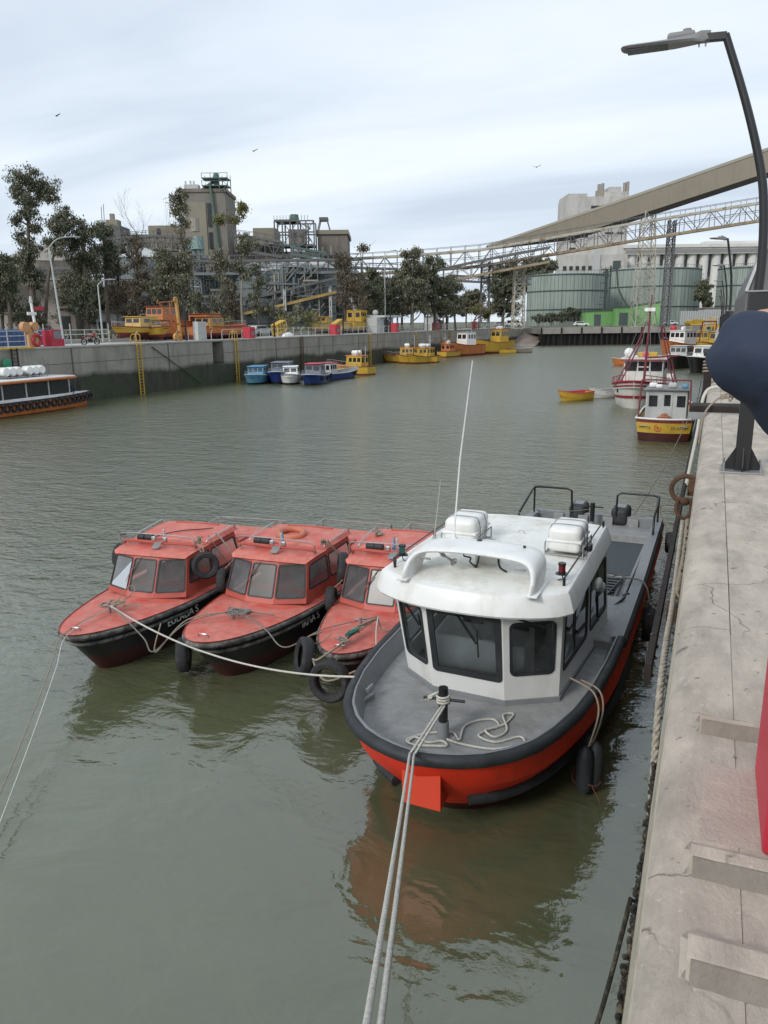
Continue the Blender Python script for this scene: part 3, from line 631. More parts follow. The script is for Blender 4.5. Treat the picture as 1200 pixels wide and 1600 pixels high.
# ---------------------------------------------------------------- truss galleries
def gallery(name, label, pts, h, w_, top, bot, rail=True, bay=3.2, diag=True, deckm='truss_grey'):
    """pts: (px, py of the top chord, v)"""
    P = [GV(a, b, c) for a, b, c in pts]
    t = thing(name, label, 'conveyor', (P[0][0], P[0][1], P[0][2])); o = P[0]
    P = [Vector((p - o).tolist()) for p in P]; S = []
    for a, b in zip(P[:-1], P[1:]):
        k = max(1, int((b - a).length / bay))
        for i in range(k): S.append(a.lerp(b, i / k))
    S.append(P[-1]); side = Vector((VD[0], VD[1], 0)).normalized() * w_; dz = Vector((0, 0, -h))
    tc_, bc, wb = MB(), MB(), MB()
    for k, (a, b) in enumerate(zip(S[:-1], S[1:])):
        for off in (Vector((0, 0, 0)), side):
            tc_.bar(a + off, b + off, .35, .5); bc.bar(a + off + dz, b + off + dz, .35, .6)
            wb.bar(a + off, a + off + dz, .16)
            if diag: (wb.bar(a + off, b + off + dz, .14) if k % 2 else wb.bar(a + off + dz, b + off, .14))
        wb.bar(a + dz, a + dz + side, .16); wb.bar(a, a + side, .16)
        if rail:
            for off in (Vector((0, 0, 0)), side):
                wb.bar(a + off, a + off + Vector((0, 0, 1.25)), .1)
                wb.bar(a + off + Vector((0, 0, 1.25)), b + off + Vector((0, 0, 1.25)), .1)
        wb.bar(a + Vector((0, 0, -h * .42)), b + Vector((0, 0, -h * .42)), .14)
    tc_.build('top_chord', top, t); bc.build('bottom_chord', bot, t); wb.build('web', 'truss_grey', t)
    dk = MB(); dk.loft([[a + dz * .96, a + dz * .96 + side] for a in S]); dk.build('walkway', deckm, t)
    db = MB(); db.loft([[a + dz * .5 + side * .3, a + dz * .5 + side * .7] for a in S]); db.build('belt', 'clad_dark', t)
    return t
gallery('conveyor_gallery', 'long pale topped truss conveyor climbing above the far basin to the right', [(545, 404, 214), (640, 399, 210), (750, 390, 205), (850, 373, 200), (1000, 347, 195), (1240, 308, 190)], 4.0, 3, 'truss_pale', 'truss_rust')
gallery('conveyor_gallery', 'rust edged lower truss conveyor that joins the pale topped one from below', [(560, 447, 208), (672, 424, 204), (760, 405, 201), (860, 386, 197)], 3.4, 2.5, 'truss_grey', 'truss_rust', rail=False)
gallery('conveyor_gallery', 'yellow edged inclined conveyor low in front of the corrugated silos', [(375, 469, 180), (430, 457, 181), (525, 434, 183)], 3.1, 2.5, 'truss_grey', 'truss_yellow', rail=False)
gallery('conveyor_gallery', 'level pipe and belt gallery crossing the plant above the corrugated silos', [(300, 408, 184), (400, 407, 184), (560, 405, 184)], 2.8, 2.5, 'truss_grey', 'silo_metal', bay=2.2)
gallery('conveyor_gallery', 'dark steel bridge between the tower and the scaffold', [(366, 368, 196), (400, 371, 196), (440, 378, 196)], 3.5, 3, 'truss_grey', 'truss_grey', bay=2)
gallery('conveyor_gallery', 'grey truss bridge on the roofs left of the tower', [(180, 372, 200), (240, 368, 199), (300, 372, 198)], 3.0, 3, 'truss_grey', 'truss_grey', bay=1.8)
gallery('conveyor_gallery', 'green truss boom below the steel scaffold deck', [(455, 386, 192), (510, 395, 192)], 1.6, 2, 'green_steel', 'green_steel', rail=False, bay=1.5)
gallery('conveyor_gallery', 'bluish gallery with cross bracing low behind the thin eucalyptus trees', [(300, 464, 178), (345, 463, 178), (375, 463, 178)], 3.4, 2.5, 'silo_metal', 'truss_yellow', rail=False, bay=2)
gallery('conveyor_gallery', 'level grey gallery across the beige warehouse at far left', [(-30, 420, 160), (112, 419, 160)], 2.0, 3, 'truss_grey', 'silo_metal', bay=2.5)
gallery('conveyor_gallery', 'thin far walkway bridge seen under the pale topped conveyor', [(700, 430, 260), (830, 436, 260)], 1.6, 2, 'truss_grey', 'truss_grey', rail=False)
gallery('conveyor_gallery', 'upper pipe rack right of the brown concrete block', [(545, 418, 206), (620, 420, 205)], 3, 2, 'truss_grey', 'truss_grey', bay=1.6)

# closed gallery
g0, g1, g2 = GV(762, 386, 262), GV(1000, 305, 215), GV(1330, 190, 178)
t = thing('closed_conveyor', 'huge closed brown conveyor tube rising to the upper right corner', 'conveyor', tuple(g0)); m = MB(); mt_ = MB(); mu = MB(); secs = []
def gl(a, b, n): return [a + (b - a) * k / n for k in range(n)]
gp = gl(g0, g1, 14) + gl(g1, g2, 12) + [g2]; side = VD * 4.0
hgs = [.6 + 4.2 * min(1, k / 9) for k in range(40)]
m.loft([[p - g0, p - g0 + np.array([0, 0, -h_])] for p, h_ in zip(gp, hgs)], ); m.loft([[p - g0 + side, p - g0 + side + np.array([0, 0, -h_])] for p, h_ in zip(gp, hgs)]); m.build('cladding', 'clad_brown', t)
mt_.loft([[p - g0 + [0, 0, .003] - VD * .2, p - g0 + side * .5 + [0, 0, .8], p - g0 + side * 1.05 + [0, 0, .003]] for p in gp]); mt_.build('roof', 'clad_beige', t)
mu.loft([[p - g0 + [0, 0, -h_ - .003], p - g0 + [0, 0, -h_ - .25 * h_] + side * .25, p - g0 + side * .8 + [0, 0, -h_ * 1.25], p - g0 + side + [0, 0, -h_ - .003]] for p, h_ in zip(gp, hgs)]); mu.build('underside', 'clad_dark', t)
rbm = MB()
for k in range(0, len(gp), 1): rbm.bar(gp[k] - g0 - VD * .03 + [0, 0, -.1], gp[k] - g0 - VD * .03 + [0, 0, -hgs[k] + .1], .05)
rbm.build('seam', 'clad_beige', t)

# lattice towers
def lattice(label, px, ytop, v, w0, w1, z0=4.6, m='truss_grey', bays=9, th=.28, grp='lattice towers under the conveyors'):
    t = thing('lattice_tower', label, 'tower', FR(px, v, z0), YAW, grp); H = hz(px, ytop, v) - z0; q = MB(); d = MB()
    c = lambda k, s, u: ((w0 + (w1 - w0) * k / bays) * s / 2, (w0 + (w1 - w0) * k / bays) * u / 2 + w0 / 2, H * k / bays)
    for s in (-1, 1):
        for u in (-1, 1): q.bar(c(0, s, u), c(bays, s, u), th)
    for k in range(bays):
        for u in (-1, 1):
            d.bar(c(k, -1, u), c(k, 1, u), th * .6); d.bar(c(k, -1, u), c(k + 1, 1, u), th * .5); d.bar(c(k, 1, u), c(k + 1, -1, u), th * .5)
            d.bar(c(k, u, -1), c(k, u, 1), th * .6); d.bar(c(k, u, -1), c(k + 1, u, 1), th * .5)
    q.build('leg', m, t); d.build('bracing', m, t); return t
lattice('broad lattice tower in front of the right green tank', 1008, 328, 212, 5.2, 2.6, m='truss_pale')
lattice('narrow steel trestle right of the broad lattice tower', 1041, 343, 196, 1.7, 1.4, bays=11, th=.26)
lattice('pale lattice tower against the left side of the green tank', 811, 401, 203, 2.9, 2.3, bays=8, m='truss_pale')
lattice('dark lattice tower left of the pale one, below the conveyor joint', 758, 408, 205, 2.2, 2.0, bays=8, m='truss_grey')
lattice('slim lattice mast beside the teal pipe stack', 305 + 8, 395, 186, 1.6, 1.4, bays=12, m='silo_metal', th=.3)
lattice('thin support post of the yellow edged conveyor', 446, 452, 181, .5, .4, bays=5, m='light_grey', th=.2)
lattice('thin support post at the upper end of the yellow edged conveyor', 517, 446, 183, .5, .4, bays=5, m='light_grey', th=.2)

def pipe_rack(label, p0, p1, ytop, v, seed, n):
    rd_ = random.Random(seed); t = thing('pipe_rack', label, 'pipe rack', FR(p0, v, 4.7), YAW); W = wid(p0, p1, v); H = hz(p0, ytop, v) - 4.7; a, b, c = MB(), MB(), MB(); k = max(3, int(W / 5)); lv = max(3, int(H / 4))
    for i in range(k + 1):
        for y in (0, 3): a.bar((W * i / k, y, 0), (W * i / k, y, H * rd_.uniform(.7, 1)), .28)
    for j in range(1, lv):
        z = H * j / lv; x0 = rd_.uniform(0, W * .3); x1 = rd_.uniform(W * .6, W)
        for y in (0, 3): a.bar((x0, y, z), (x1, y, z), .25)
        for i in range(int((x1 - x0) / 1.5)): a.bar((x0 + i * 1.5, 0, z), (x0 + i * 1.5, 0, z + 1.1), .07)
        a.bar((x0, 0, z + 1.1), (x1, 0, z + 1.1), .07)
    for _ in range(n):
        x = rd_.uniform(0, W); z = rd_.uniform(1, H * .9); l_ = rd_.uniform(2, 7); q_ = rd_.choice((b, c)); r = rd_.uniform(.1, .32)
        if rd_.random() < .5: q_.tube([(x, -.4, z), (x, -.4, min(H, z + l_))], r, 6)
        elif rd_.random() < .5: q_.tube([(x, -.6, z), (min(W, x + l_), -.6, z), (min(W, x + l_), -.6, max(0, z - l_ * .5))], r, 6)
        else: q_.bar((x, -.3, z), (x + l_ * .6, -.3, min(H, z + l_ * .6)), .18)
    a.build('frame', 'truss_grey', t); b.build('pipework', 'silo_metal', t); c.build('ductwork', mat('duct_beige', (.27, .25, .21), .8, var=.2, scale=.4), t)
pipe_rack('crowded pipe and duct rack in front of the corrugated silos', 392, 500, 414, 183.5, 3, 60)
pipe_rack('pipe and duct rack at the foot of the concrete tower', 296, 380, 400, 188, 4, 50)
pipe_rack('grey pipe rack on the roofs left of the concrete tower', 176, 296, 385, 198, 5, 60)
pipe_rack('pipe rack in front of the weathered concrete silo block', 500, 548, 385, 201, 6, 36)
# ---------------------------------------------------------------- green tanks
def tank(label, p0, p1, ytop, v, post=True, z0=4.5, extra=None):
    px = (p0 + p1) / 2; r = wid(p0, p1, v) / 2; t = thing('storage_tank', label, 'tank', tuple(GV(px, 500, v)[:2]) + (z0,), YAW, 'green storage tanks')
    H = hz(px, ytop, v) - z0 - .4
    n = 48; q = MB(); q.loft([[(r * math.cos(2 * math.pi * k / n), r * math.sin(2 * math.pi * k / n), z) for k in range(n)] for z in (0, H)], True); q.build('shell', 'tank_green', t, smooth=True, ang=20)
    q = MB(); q.cyl((0, 0, H + .002), r, r * .1, n, .3); q.build('roof', 'tank_green', t, smooth=True)
    q = MB()
    for f in (.32, .68, .985): q.lathe([(r + .01, H * f - .3), (r + .2, H * f - .2), (r + .2, H * f + .12), (r + .01, H * f + .2)], n)
    q.build('band', 'tank_band', t)
    q = MB()
    for k in range(34):
        a = R_(180 + k * 5.4); q.bar((r * 1.003 * math.cos(a), r * 1.003 * math.sin(a), .2), (r * 1.003 * math.cos(a), r * 1.003 * math.sin(a), H), .05)
    q.build('seam', 'tank_band', t)
    q = MB()
    for k in range(40):
        a = R_(170 + k * 5); a2 = R_(175 + k * 5); q.bar((r * math.cos(a), r * math.sin(a), H), (r * math.cos(a), r * math.sin(a), H + 1.1), .1)
        q.bar((r * math.cos(a), r * math.sin(a), H + 1.1), (r * math.cos(a2), r * math.sin(a2), H + 1.1), .1)
    q.build('railing', 'truss_grey', t)
    return t, r, H
tank('left pale green storage tank with dark hoops', 823, 945, 429, 300)
tk, r_, H_ = tank('pale green storage tank right of the pipes, behind the green shed', 941, 1085, 421, 320)
tank('pale green storage tank farthest right, beside the lamps', 1118, 1190, 417, 300)
t = thing('pipe_tower', 'thin dark stair and pipes between the two green tanks', 'pipes', FR(950, 276, 4.5), YAW)
q = MB(); Hh = hz(950, 420, 276) - 4.5; q.cyl((-1.4, 0, 0), .45, Hh, 8); q.cyl((0, 0, 0), .35, Hh + 1, 8); q.bb(-3.2, 2.4, -.5, .5, Hh - .3, Hh); q.bb(.9, 3.2, -.5, 1.2, Hh, Hh + 2.6)
q.tube(smooth_path([(2, -.4, Hh), (3, -1, Hh * .62), (7, -2, Hh * .3), (13, -3, Hh * .12)], 8), .3, 6)
for k in range(8): q.bb(-3.4, -2, -.8, .8, Hh * k / 8, Hh * k / 8 + .15)
for x in (-3.4, -2): q.bb(x - .06, x + .06, -.8, -.7, 0, Hh + 1)
q.build('pipe', 'tank_band', t)

# ---------------------------------------------------------------- white grain elevator
v = 390
t, W, H = block('grain_elevator', 'tall stained white grain elevator behind the closed conveyor', 880, 972, 307, v, 22, 'conc_white', z0=4.5)
rr = random.Random(5)
for (fx, fz, ww, wh) in [(.09, .82, 2, 3), (.5, .92, 7, 1.2), (.62, .84, 5, .9), (.45, .78, 4, 1), (.86, .9, 3, 3), (.1, .6, 3, 1.2), (.1, .66, 3, 1.2), (.1, .72, 3, 1.2), (.3, .7, 3, 1.4), (.7, .72, 4, .8), (.88, .72, 3, .8)]:
    q = MB(); q.bb(W * (fx - .5) - ww / 2, W * (fx - .5) + ww / 2, -.2, -.003, H * fz - wh / 2, H * fz + wh / 2); q.build('window', 'win_dark', t)
q = MB(); q.bb(-W * .5, -W * .18, 1, 20, H, H + 1.5); q.bb(W * .1, W * .5, 1, 20, H + .0, H + 2.2); q.bb(W * .18, W * .38, 2, 14, H + 2.2, H + 4.5); q.build('penthouse', 'conc_white', t)
q = MB()
for x in (W * .02, W * .08, W * .44, W * .49): q.cyl((x, 3, H + 1), .8, rr.uniform(3, 6), 8)
q.bb(-W * .02, W * .12, 2, 5, H, H + 3); q.build('vent', 'roof_beige', t)
t, W, H = block('elevator_annex', 'pale lower wing of the grain elevator with columns of small windows', 873, 975, 398, v - 8, 8, 'conc_white', z0=4.5)
q = MB()
for k in range(5):
    for z in (.2, .45, .62, .78): q.bb(-W / 2 + 1 + k * 3, -W / 2 + 2.6 + k * 3, -.2, -.003, H * z, H * z + 2)
for k in range(4): q.bb(W * (.05 + .11 * k), W * (.05 + .11 * k) + 2.5, -.2, -.003, H * .62, H * .62 + 2.6)
q.build('window', 'win_dark', t)
q = MB(); q.bb(-W * .02, W * .02 + 2, -.6, -.003, 0, H * 1.08); q.build('duct', 'light_grey', t)
t = thing('silo_row', 'long row of joined white concrete silos under a flat grey gallery roof', 'silos', FR(975, v - 2, 4.5), YAW)
W = wid(975, 1180, v); H = hz(1080, 397, v) - 4.5; k = 11; q = MB(); d = W / k
for i in range(k): q.cyl((d * (i + .5), 4, 0), d * .37, H, 16)
q.build('silo', 'silo_white', t, smooth=True); q = MB(); q.bb(0, W, 5, 12, 0, H * .98); q.build('back_wall', 'roof_beige', t)
q = MB()
for i in range(k): q.bb(d * i - .9, d * i + .9, 4.2, 4.7, H * .7, H * .92)
q.build('opening', 'win_dark', t)
q = MB(); q.bb(-1, W + 14, .8, 14, H + .003, H + 3.0); q.build('gallery_wall', 'conc_white', t)
q = MB(); q.bb(-1, W + 14, .7, .797, H + .5, H + 2.2); q.build('window_band', mat('gal_grey', (.24, .24, .235), .8, var=.1), t)
q = MB(); q.bb(-2, W + 15, .2, 15, H + 3.003, H + 4.5); q.bb(W * .6, W + 10, 4, 12, H + 4.503, H + 6); q.build('roof', 'silo_white', t)
gallery('conveyor_gallery', 'low walkway truss in front of the white silos', [(960, 430, 350), (1100, 428, 350)], 2.0, 2, 'truss_pale', 'truss_pale', rail=False)

# ---------------------------------------------------------------- green shed, fence, others on the far side
mat('shed_green', (.25, .5, .18), .7, var=.12, scale=.3, dirt=(.15, .32, .12), dsc=.4, dmix=(.5, .75))
mat('shed_dark', (.1, .12, .12), .7)
def shed(label, p0, p1, ye, yr, v, depth, door, slope, nm='shed'):
    t = thing('green_shed', label, 'shed', FR((p0 + p1) / 2, v, 4.5), YAW, 'bright green sheds on the far quay'); W = wid(p0, p1, v); H0 = hz(p0, ye, v) - 4.5; H1 = hz(p1, yr, v) - 4.5
    q = MB(); q.prism([(-W / 2, 0), (W / 2, 0), (W / 2, H1), (-W / 2, H0)], 0, depth, 'y'); q.build('wall', 'shed_green', t)
    q = MB(); q.prism([(-W / 2 - .4, H0 + .01), (W / 2 + .4, H1 + .01), (W / 2 + .4, H1 + .3), (-W / 2 - .4, H0 + .3)], -.4, depth + .4, 'y'); q.build('roof', 'shed_dark', t)
    for (a, b, hh) in door: q = MB(); q.bb(W * (a - .5), W * (b - .5), -.12, -.003, 0, hh); q.build('door', 'shed_dark', t)
    return t
shed('left green shed with grey roof beside the bushes', 915, 962, 487, 484, 268, 9, [(.28, .5, 3.8)], 1)
shed('middle green shed with a wide dark doorway', 962, 988, 481, 479, 264, 9, [(.2, .72, 4.2)], 1)
shed('right green shed, tallest and plain, beside the white pickup', 988, 1030, 478, 472, 268, 9, [(.55, .7, 2.5)], 1)
def vehicle(px, py, v, label, kind, m, rz=0, z0=None, name='parked_car', grp='cars parked beyond the water', cat='car'):
    z0 = 4.5 if z0 is None else z0
    t = thing(name, label, cat, FR(px, v, z0), YAW + rz, grp); L_, W_, H_ = (5.0, 1.8, 1.55) if kind != 'van' else (5.2, 2, 2.3)
    q = MB()
    low = [(-2.5, .35), (-2.5, .85), (-1.5, .95), (2.1, .95), (2.5, .75), (2.5, .35)]
    q.prism(low, -.9, .9, 'y'); q.build('body', m, t, bevel=.08)
    q = MB()
    if kind == 'pickup': q.prism([(-.3, .95), (-.1, 1.6), (1.0, 1.6), (1.6, .95)], -.8, .8, 'y')
    elif kind == 'van': q.prism([(-2.4, .95), (-2.35, 2.2), (1.4, 2.2), (2.2, .95)], -.88, .88, 'y')
    else: q.prism([(-2.3, .95), (-1.7, 1.5), (.5, 1.5), (1.3, .95)], -.8, .8, 'y')
    q.build('cab', m, t, bevel=.06)
    q = MB()
    if kind == 'pickup': q.prism([(-.1, 1.0), (0, 1.5), (.9, 1.5), (1.35, 1.0)], -.815, .815, 'y')
    elif kind == 'van': q.prism([(-2.2, 1.2), (-2.2, 1.95), (1.4, 1.95), (1.85, 1.2)], -.895, .895, 'y')
    else: q.prism([(-2, 1.0), (-1.6, 1.43), (.45, 1.43), (1.05, 1.0)], -.815, .815, 'y')
    q.build('window', 'glass_dark', t)
    for x in (-1.5, 1.6):
        for y in (-.92, .72): q = MB(); q.cyl((x, y, .34), .34, .2, 14, ax='y'); q.build('wheel', 'tyre', t)
    return t
vehicle(908, 505, 262, 'white estate car parked left of the green sheds', 'car', 'paint_white')
vehicle(1047, 505, 262, 'white pickup truck parked right of the green sheds', 'pickup', 'paint_white', name='pickup_truck', cat='pickup')
# wall / container fence to the right
t = thing('yard_wall', 'pale grey corrugated yard wall right of the pickup truck', 'wall', FR(1062, 272, 4.5), YAW); W = wid(1062, 1140, 272); q = MB(); q.bb(0, W, 0, .5, 0, 4.6); q.build('panel', 'light_grey', t)
q = MB()
for k in range(22): q.bb(W * k / 22, W * k / 22 + .12, -.1, -.003, 0, 4.6)
q.build('post', 'mid_grey', t)
block('site_hut', 'small pale hut with flat roof behind the yard wall', 1100, 1140, 482, 282, 6, 'light_grey', z0=4.5, roof=.4, wins=[(.3, .6, 1.5, 1)])
t = thing('wire_fence', 'thin wire fence in front of the left green tank', 'fence', FR(800, 262, 4.5), YAW); W = wid(800, 915, 262); q = MB()
for k in range(24): q.bar((W * k / 23, 0, 0), (W * k / 23, 0, 3), .1)
q.build('post', 'truss_grey', t)
q = MB()
for z in (.6, 1.2, 1.8, 2.4, 3): q.bar((0, 0, z), (W, 0, z), .04)
q.build('wire', 'truss_grey', t)
# slanted roof building at right edge
t = thing('sheet_roof_hall', 'dark grey sheet clad hall with steep roof at the right edge', 'building', (14., 60., 4.8))
q = MB(); a = GY(1163, 487, 95); e1, e2, e3 = GY(1166, 455, 95), GY(1183, 412, 95), GY(1215, 360, 95)
q.prism([(a[0] - 14, 0), (e1[0] - 14, e1[2] - 4.8), (e2[0] - 14, e2[2] - 4.8), (e3[0] - 14, e3[2] - 4.8), (26, e3[2] - 4.8), (26, 0)], 35, 95, 'y')
q.build('wall', mat('sheet_dark', (.12, .115, .115), .6, var=.2, scale=.4, st=(1, .3, 1), dirt=(.2, .17, .15), dsc=.7, dst=(3, 1, 1)), t)
q = MB(); q.bar((e1[0] - 14, 34.8, e1[2] - 4.8), (e2[0] - 14, 34.8, e2[2] - 4.8), .3); q.bar((e2[0] - 14, 34.8, e2[2] - 4.8), (e3[0] - 14, 34.8, e3[2] - 4.8), .3); q.build('gutter', 'light_grey', t)
# yellow digger-like plant items on the far right quay
for i, (px, v, s, lb) in enumerate([(1083, 245, 1.0, 'small yellow winch unit on the far quay'), (1092, 240, 1.3, 'larger yellow winch unit beside the small one')]):
    t = thing('winch_unit', lb, 'winch', FR(px, v, 4.5), YAW); q = MB(); q.bb(-1 * s, 1 * s, 0, 1.4, .3, 1.4 * s); q.cyl((-1.6 * s, 0, .8), .6 * s, 1.2, 12, ax='y'); q.build('body', 'mat_yellow', t, bevel=.08)
    q = MB(); q.bb(-1.5 * s, 1.5 * s, -.1, 1.5, 0, .3); q.build('base', 'rust', t)
# ================================================================ trees
def leaf_mat(name, c1, c2, c3):
    m = bpy.data.materials.new(name); m.use_nodes = True; n = m.node_tree.nodes; l = m.node_tree.links; b = n['Principled BSDF']
    t = n.new('ShaderNodeTexCoord'); x = n.new('ShaderNodeTexNoise'); x.inputs['Scale'].default_value = .7; x.inputs['Detail'].default_value = 5; x.inputs['Roughness'].default_value = .75; l.new(t.outputs['Object'], x.inputs[0])
    r = n.new('ShaderNodeValToRGB'); l.new(x.outputs[0], r.inputs[0]); r.color_ramp.elements[0].position = .32; r.color_ramp.elements[0].color = (*c1, 1)
    r.color_ramp.elements[1].position = .7; r.color_ramp.elements[1].color = (*c3, 1); e = r.color_ramp.elements.new(.5); e.color = (*c2, 1)
    l.new(r.outputs[0], b.inputs['Base Color']); b.inputs['Roughness'].default_value = .7; MATS[name] = m
leaf_mat('leaf_dark', (.06, .068, .04), (.12, .128, .08), (.22, .21, .14))
leaf_mat('leaf_olive', (.09, .092, .06), (.16, .158, .105), (.27, .25, .17))
leaf_mat('leaf_brown', (.075, .062, .04), (.12, .098, .065), (.19, .16, .11))
leaf_mat('leaf_yellow', (.09, .1, .03), (.15, .15, .05), (.22, .2, .08))
mat('bark', (.13, .105, .08), .9, var=.35, scale=1.5, st=(1, 1, .3))
mat('bark_pale', (.3, .27, .22), .9, var=.25, scale=1.5, st=(1, 1, .3))
mat('twig', (.16, .125, .095), .9, var=.25)
TRG = 'trees behind the far quay'
def tree(label, base, top, v, clumps, leaf='leaf_dark', bark='bark', name='eucalyptus_tree', seed=1, leafs=1.0, dens=1.0, twigs=0, tr=.35, z0=4.7, bend=(), grp=TRG, shell=.15):
    """base px; top (px,py); clumps (px,py,rx,ry) in photo measure, at v metres ahead"""
    rd = random.Random(seed); B = GV(base, 500, v); B[2] = z0
    t = thing(name, label, 'tree', tuple(B), 0, grp); s = v / F * 1.03
    T = GV(top[0], top[1], v) - B
    tk = [np.zeros(3)] + [np.array(GV(p[0], p[1], v) - B) for p in bend] + [T]
    path = smooth_path(tk, 6); q = MB(); npt = len(path)
    q.tube(path, [max(.06, tr * (1 - .85 * i / npt)) for i in range(npt)], 7)
    lf = MB(); tw = MB()
    for (cx, cy, rx, ry) in clumps:
        C = GV(cx, cy, v) - B + VD * rd.uniform(-.5, .5) * rx * s * .8; RX, RZ = rx * s * 1.22, ry * s * 1.1; RY = (RX * .8 + RZ * .2)
        # limb from the nearest lower trunk point
        cand = [p for p in path if p[2] < C[2] - RZ * .2] or [path[0]]
        p0 = min(cand, key=lambda p: np.linalg.norm(p - C) + .0 * p[2])
        mid = (p0 + C) / 2 + np.array([rd.uniform(-.4, .4), rd.uniform(-.4, .4), -.15 * RZ]); dist = np.linalg.norm(C - p0)
        q.tube(smooth_path([p0, mid, C + [0, 0, RZ * .3]], 4), [max(.05, tr * .42 * (1 - .8 * i / 9)) for i in range(9)], 5)
        ns = max(8, int(RX * RZ * 5.0 * dens))
        for k in range(ns):
            u = np.array([rd.gauss(0, 1) for _ in range(3)]); u /= np.linalg.norm(u) + 1e-6; rad = rd.uniform(shell, 1.0) ** .6
            S = C + u * np.array([RX, RY, RZ]) * rad * rd.uniform(.75, 1.08); sr = rd.uniform(.6, 1.1) * (.6 + .08 * min(RX, RZ))
            tw.tube([C + (S - C) * .15, (C + S) / 2 + [0, 0, .1], S], [.06, .045, .02], 3, cap=False)
            if twigs:
                for _ in range(twigs):
                    w1 = S + np.array([rd.gauss(0, 1), rd.gauss(0, 1), abs(rd.gauss(.4, .8))]) * sr * 1.1; tw.tube([S, w1], [.035, .012], 3, cap=False)
            for _ in range(int(rd.uniform(80, 130) * dens)):
                d = np.array([rd.gauss(0, .55), rd.gauss(0, .55), rd.gauss(0, .42)]) * sr; c = S + d
                z = rd.uniform(.11, .25) * leafs * (v / 115) ** .7; a = rd.uniform(0, 6.28); tl = rd.uniform(.1, 1.2)
                e1 = np.array([math.cos(a), math.sin(a), rd.uniform(-.3, .3)]) * z * .45; e2 = np.array([-math.sin(a) * math.cos(tl) * .6, math.cos(a) * math.cos(tl) * .6, -math.sin(tl)]) * z
                lf.v += [tuple(c - e1 - e2 * .2), tuple(c + e1 * .2 - e2), tuple(c + e1), tuple(c + e2)]; n0_ = len(lf.v) - 4; lf.f.append((n0_, n0_ + 1, n0_ + 2, n0_ + 3))
    q.build('trunk', bark, t, smooth=True, ang=80); lf.build('crown', leaf, t, solid=0) if lf.f else None
    if tw.f: tw.build('twig', 'twig', t)
    return t
def bare_tree(label, base, v, top, spread, seed, n=5, z0=4.7, m='twig', r=.22, grp='bare trees'):
    rd = random.Random(seed); B = GV(base, 500, v); B[2] = z0; H = hz(top[0], top[1], v) - z0
    t = thing('bare_tree', label, 'tree', tuple(B), 0, grp); q = MB(); fine = MB(); X = float(np.dot(GV(top[0], 500, v) - B, UD)) if True else 0
    def br(p, d, ln, r, lv):
        k = 4; pts = [p]; dd = d.copy()
        for i in range(k):
            dd = dd + np.array([rd.gauss(0, .12), rd.gauss(0, .12), rd.gauss(.05, .06)]); dd /= np.linalg.norm(dd); pts.append(pts[-1] + dd * ln / k)
        (q if lv < 2 else fine).tube(pts, [r * (1 - .5 * i / k) for i in range(k + 1)], 5 if lv < 2 else 3, cap=False)
        if lv < n:
            for _ in range(rd.choice((2, 3, 3))):
                i = rd.choice((2, 3, 4)); u = dd + np.array([rd.gauss(0, spread), rd.gauss(0, spread), rd.gauss(.1, .25)]); u /= np.linalg.norm(u)
                br(pts[i], u, ln * rd.uniform(.55, .8), r * .5, lv + 1)
    u0 = np.array([UD[0] * X / H, UD[1] * X / H, 1.]); u0 /= np.linalg.norm(u0)
    br(np.zeros(3), u0, H * .42, r, 0); q.build('trunk', m, t); fine.build('twig', m, t); return t
tree('tall dark eucalyptus at far left, its high crown standing above all other trees', 50, (46, 262), 112,
     [(40, 280, 22, 17), (62, 290, 18, 16), (30, 305, 12, 14), (52, 312, 22, 14), (78, 302, 10, 10), (44, 335, 11, 14), (30, 345, 9, 7), (58, 352, 13, 11), (36, 372, 10, 14), (48, 398, 17, 22), (40, 425, 16, 20), (56, 440, 12, 20)],
     seed=1, bend=[(52, 470), (46, 400), (44, 340)], tr=.5)
tree('dark round topped eucalyptus leaning right of the tallest one', 66, (97, 330), 110, [(94, 335, 15, 13), (104, 346, 11, 10), (92, 360, 13, 15), (84, 352, 8, 8), (100, 385, 13, 16), (76, 380, 8, 8)], seed=2, bend=[(75, 440), (86, 390)], tr=.3)
tree('low dark eucalyptus cut by the left edge of the view', 14, (10, 395), 105, [(8, 408, 18, 13), (22, 425, 13, 16), (2, 440, 18, 18), (20, 462, 14, 14), (-18, 430, 20, 30), (-8, 480, 18, 14)], seed=3, tr=.35)
tree('bushy dark tree low behind the white sign mast', 62, (60, 480), 108, [(60, 492, 15, 12), (68, 512, 13, 12), (52, 478, 10, 12), (38, 500, 9, 14)], seed=4, tr=.2)
tree('broad dark eucalyptus with full crown left of the bare topped tree', 134, (128, 352), 112,
     [(124, 358, 14, 13), (112, 378, 15, 15), (138, 372, 14, 16), (152, 358, 9, 10), (122, 402, 20, 18), (142, 408, 16, 18), (118, 432, 12, 18), (134, 446, 18, 22), (128, 475, 16, 18), (140, 492, 12, 14)], seed=5, tr=.5)
tree('dark eucalyptus just behind the broad one, its top reaching the roof conveyor', 168, (160, 350), 116, [(158, 356, 12, 10), (168, 368, 12, 12), (176, 388, 14, 15), (160, 392, 13, 16), (172, 415, 14, 18)], leaf='leaf_dark', seed=6, tr=.35)
tree('thin brownish tree below the bare branches', 180, (186, 400), 118, [(184, 420, 15, 18), (176, 448, 15, 20), (192, 470, 13, 20), (170, 480, 12, 16)], leaf='leaf_brown', seed=7, tr=.25, dens=.55, twigs=2)
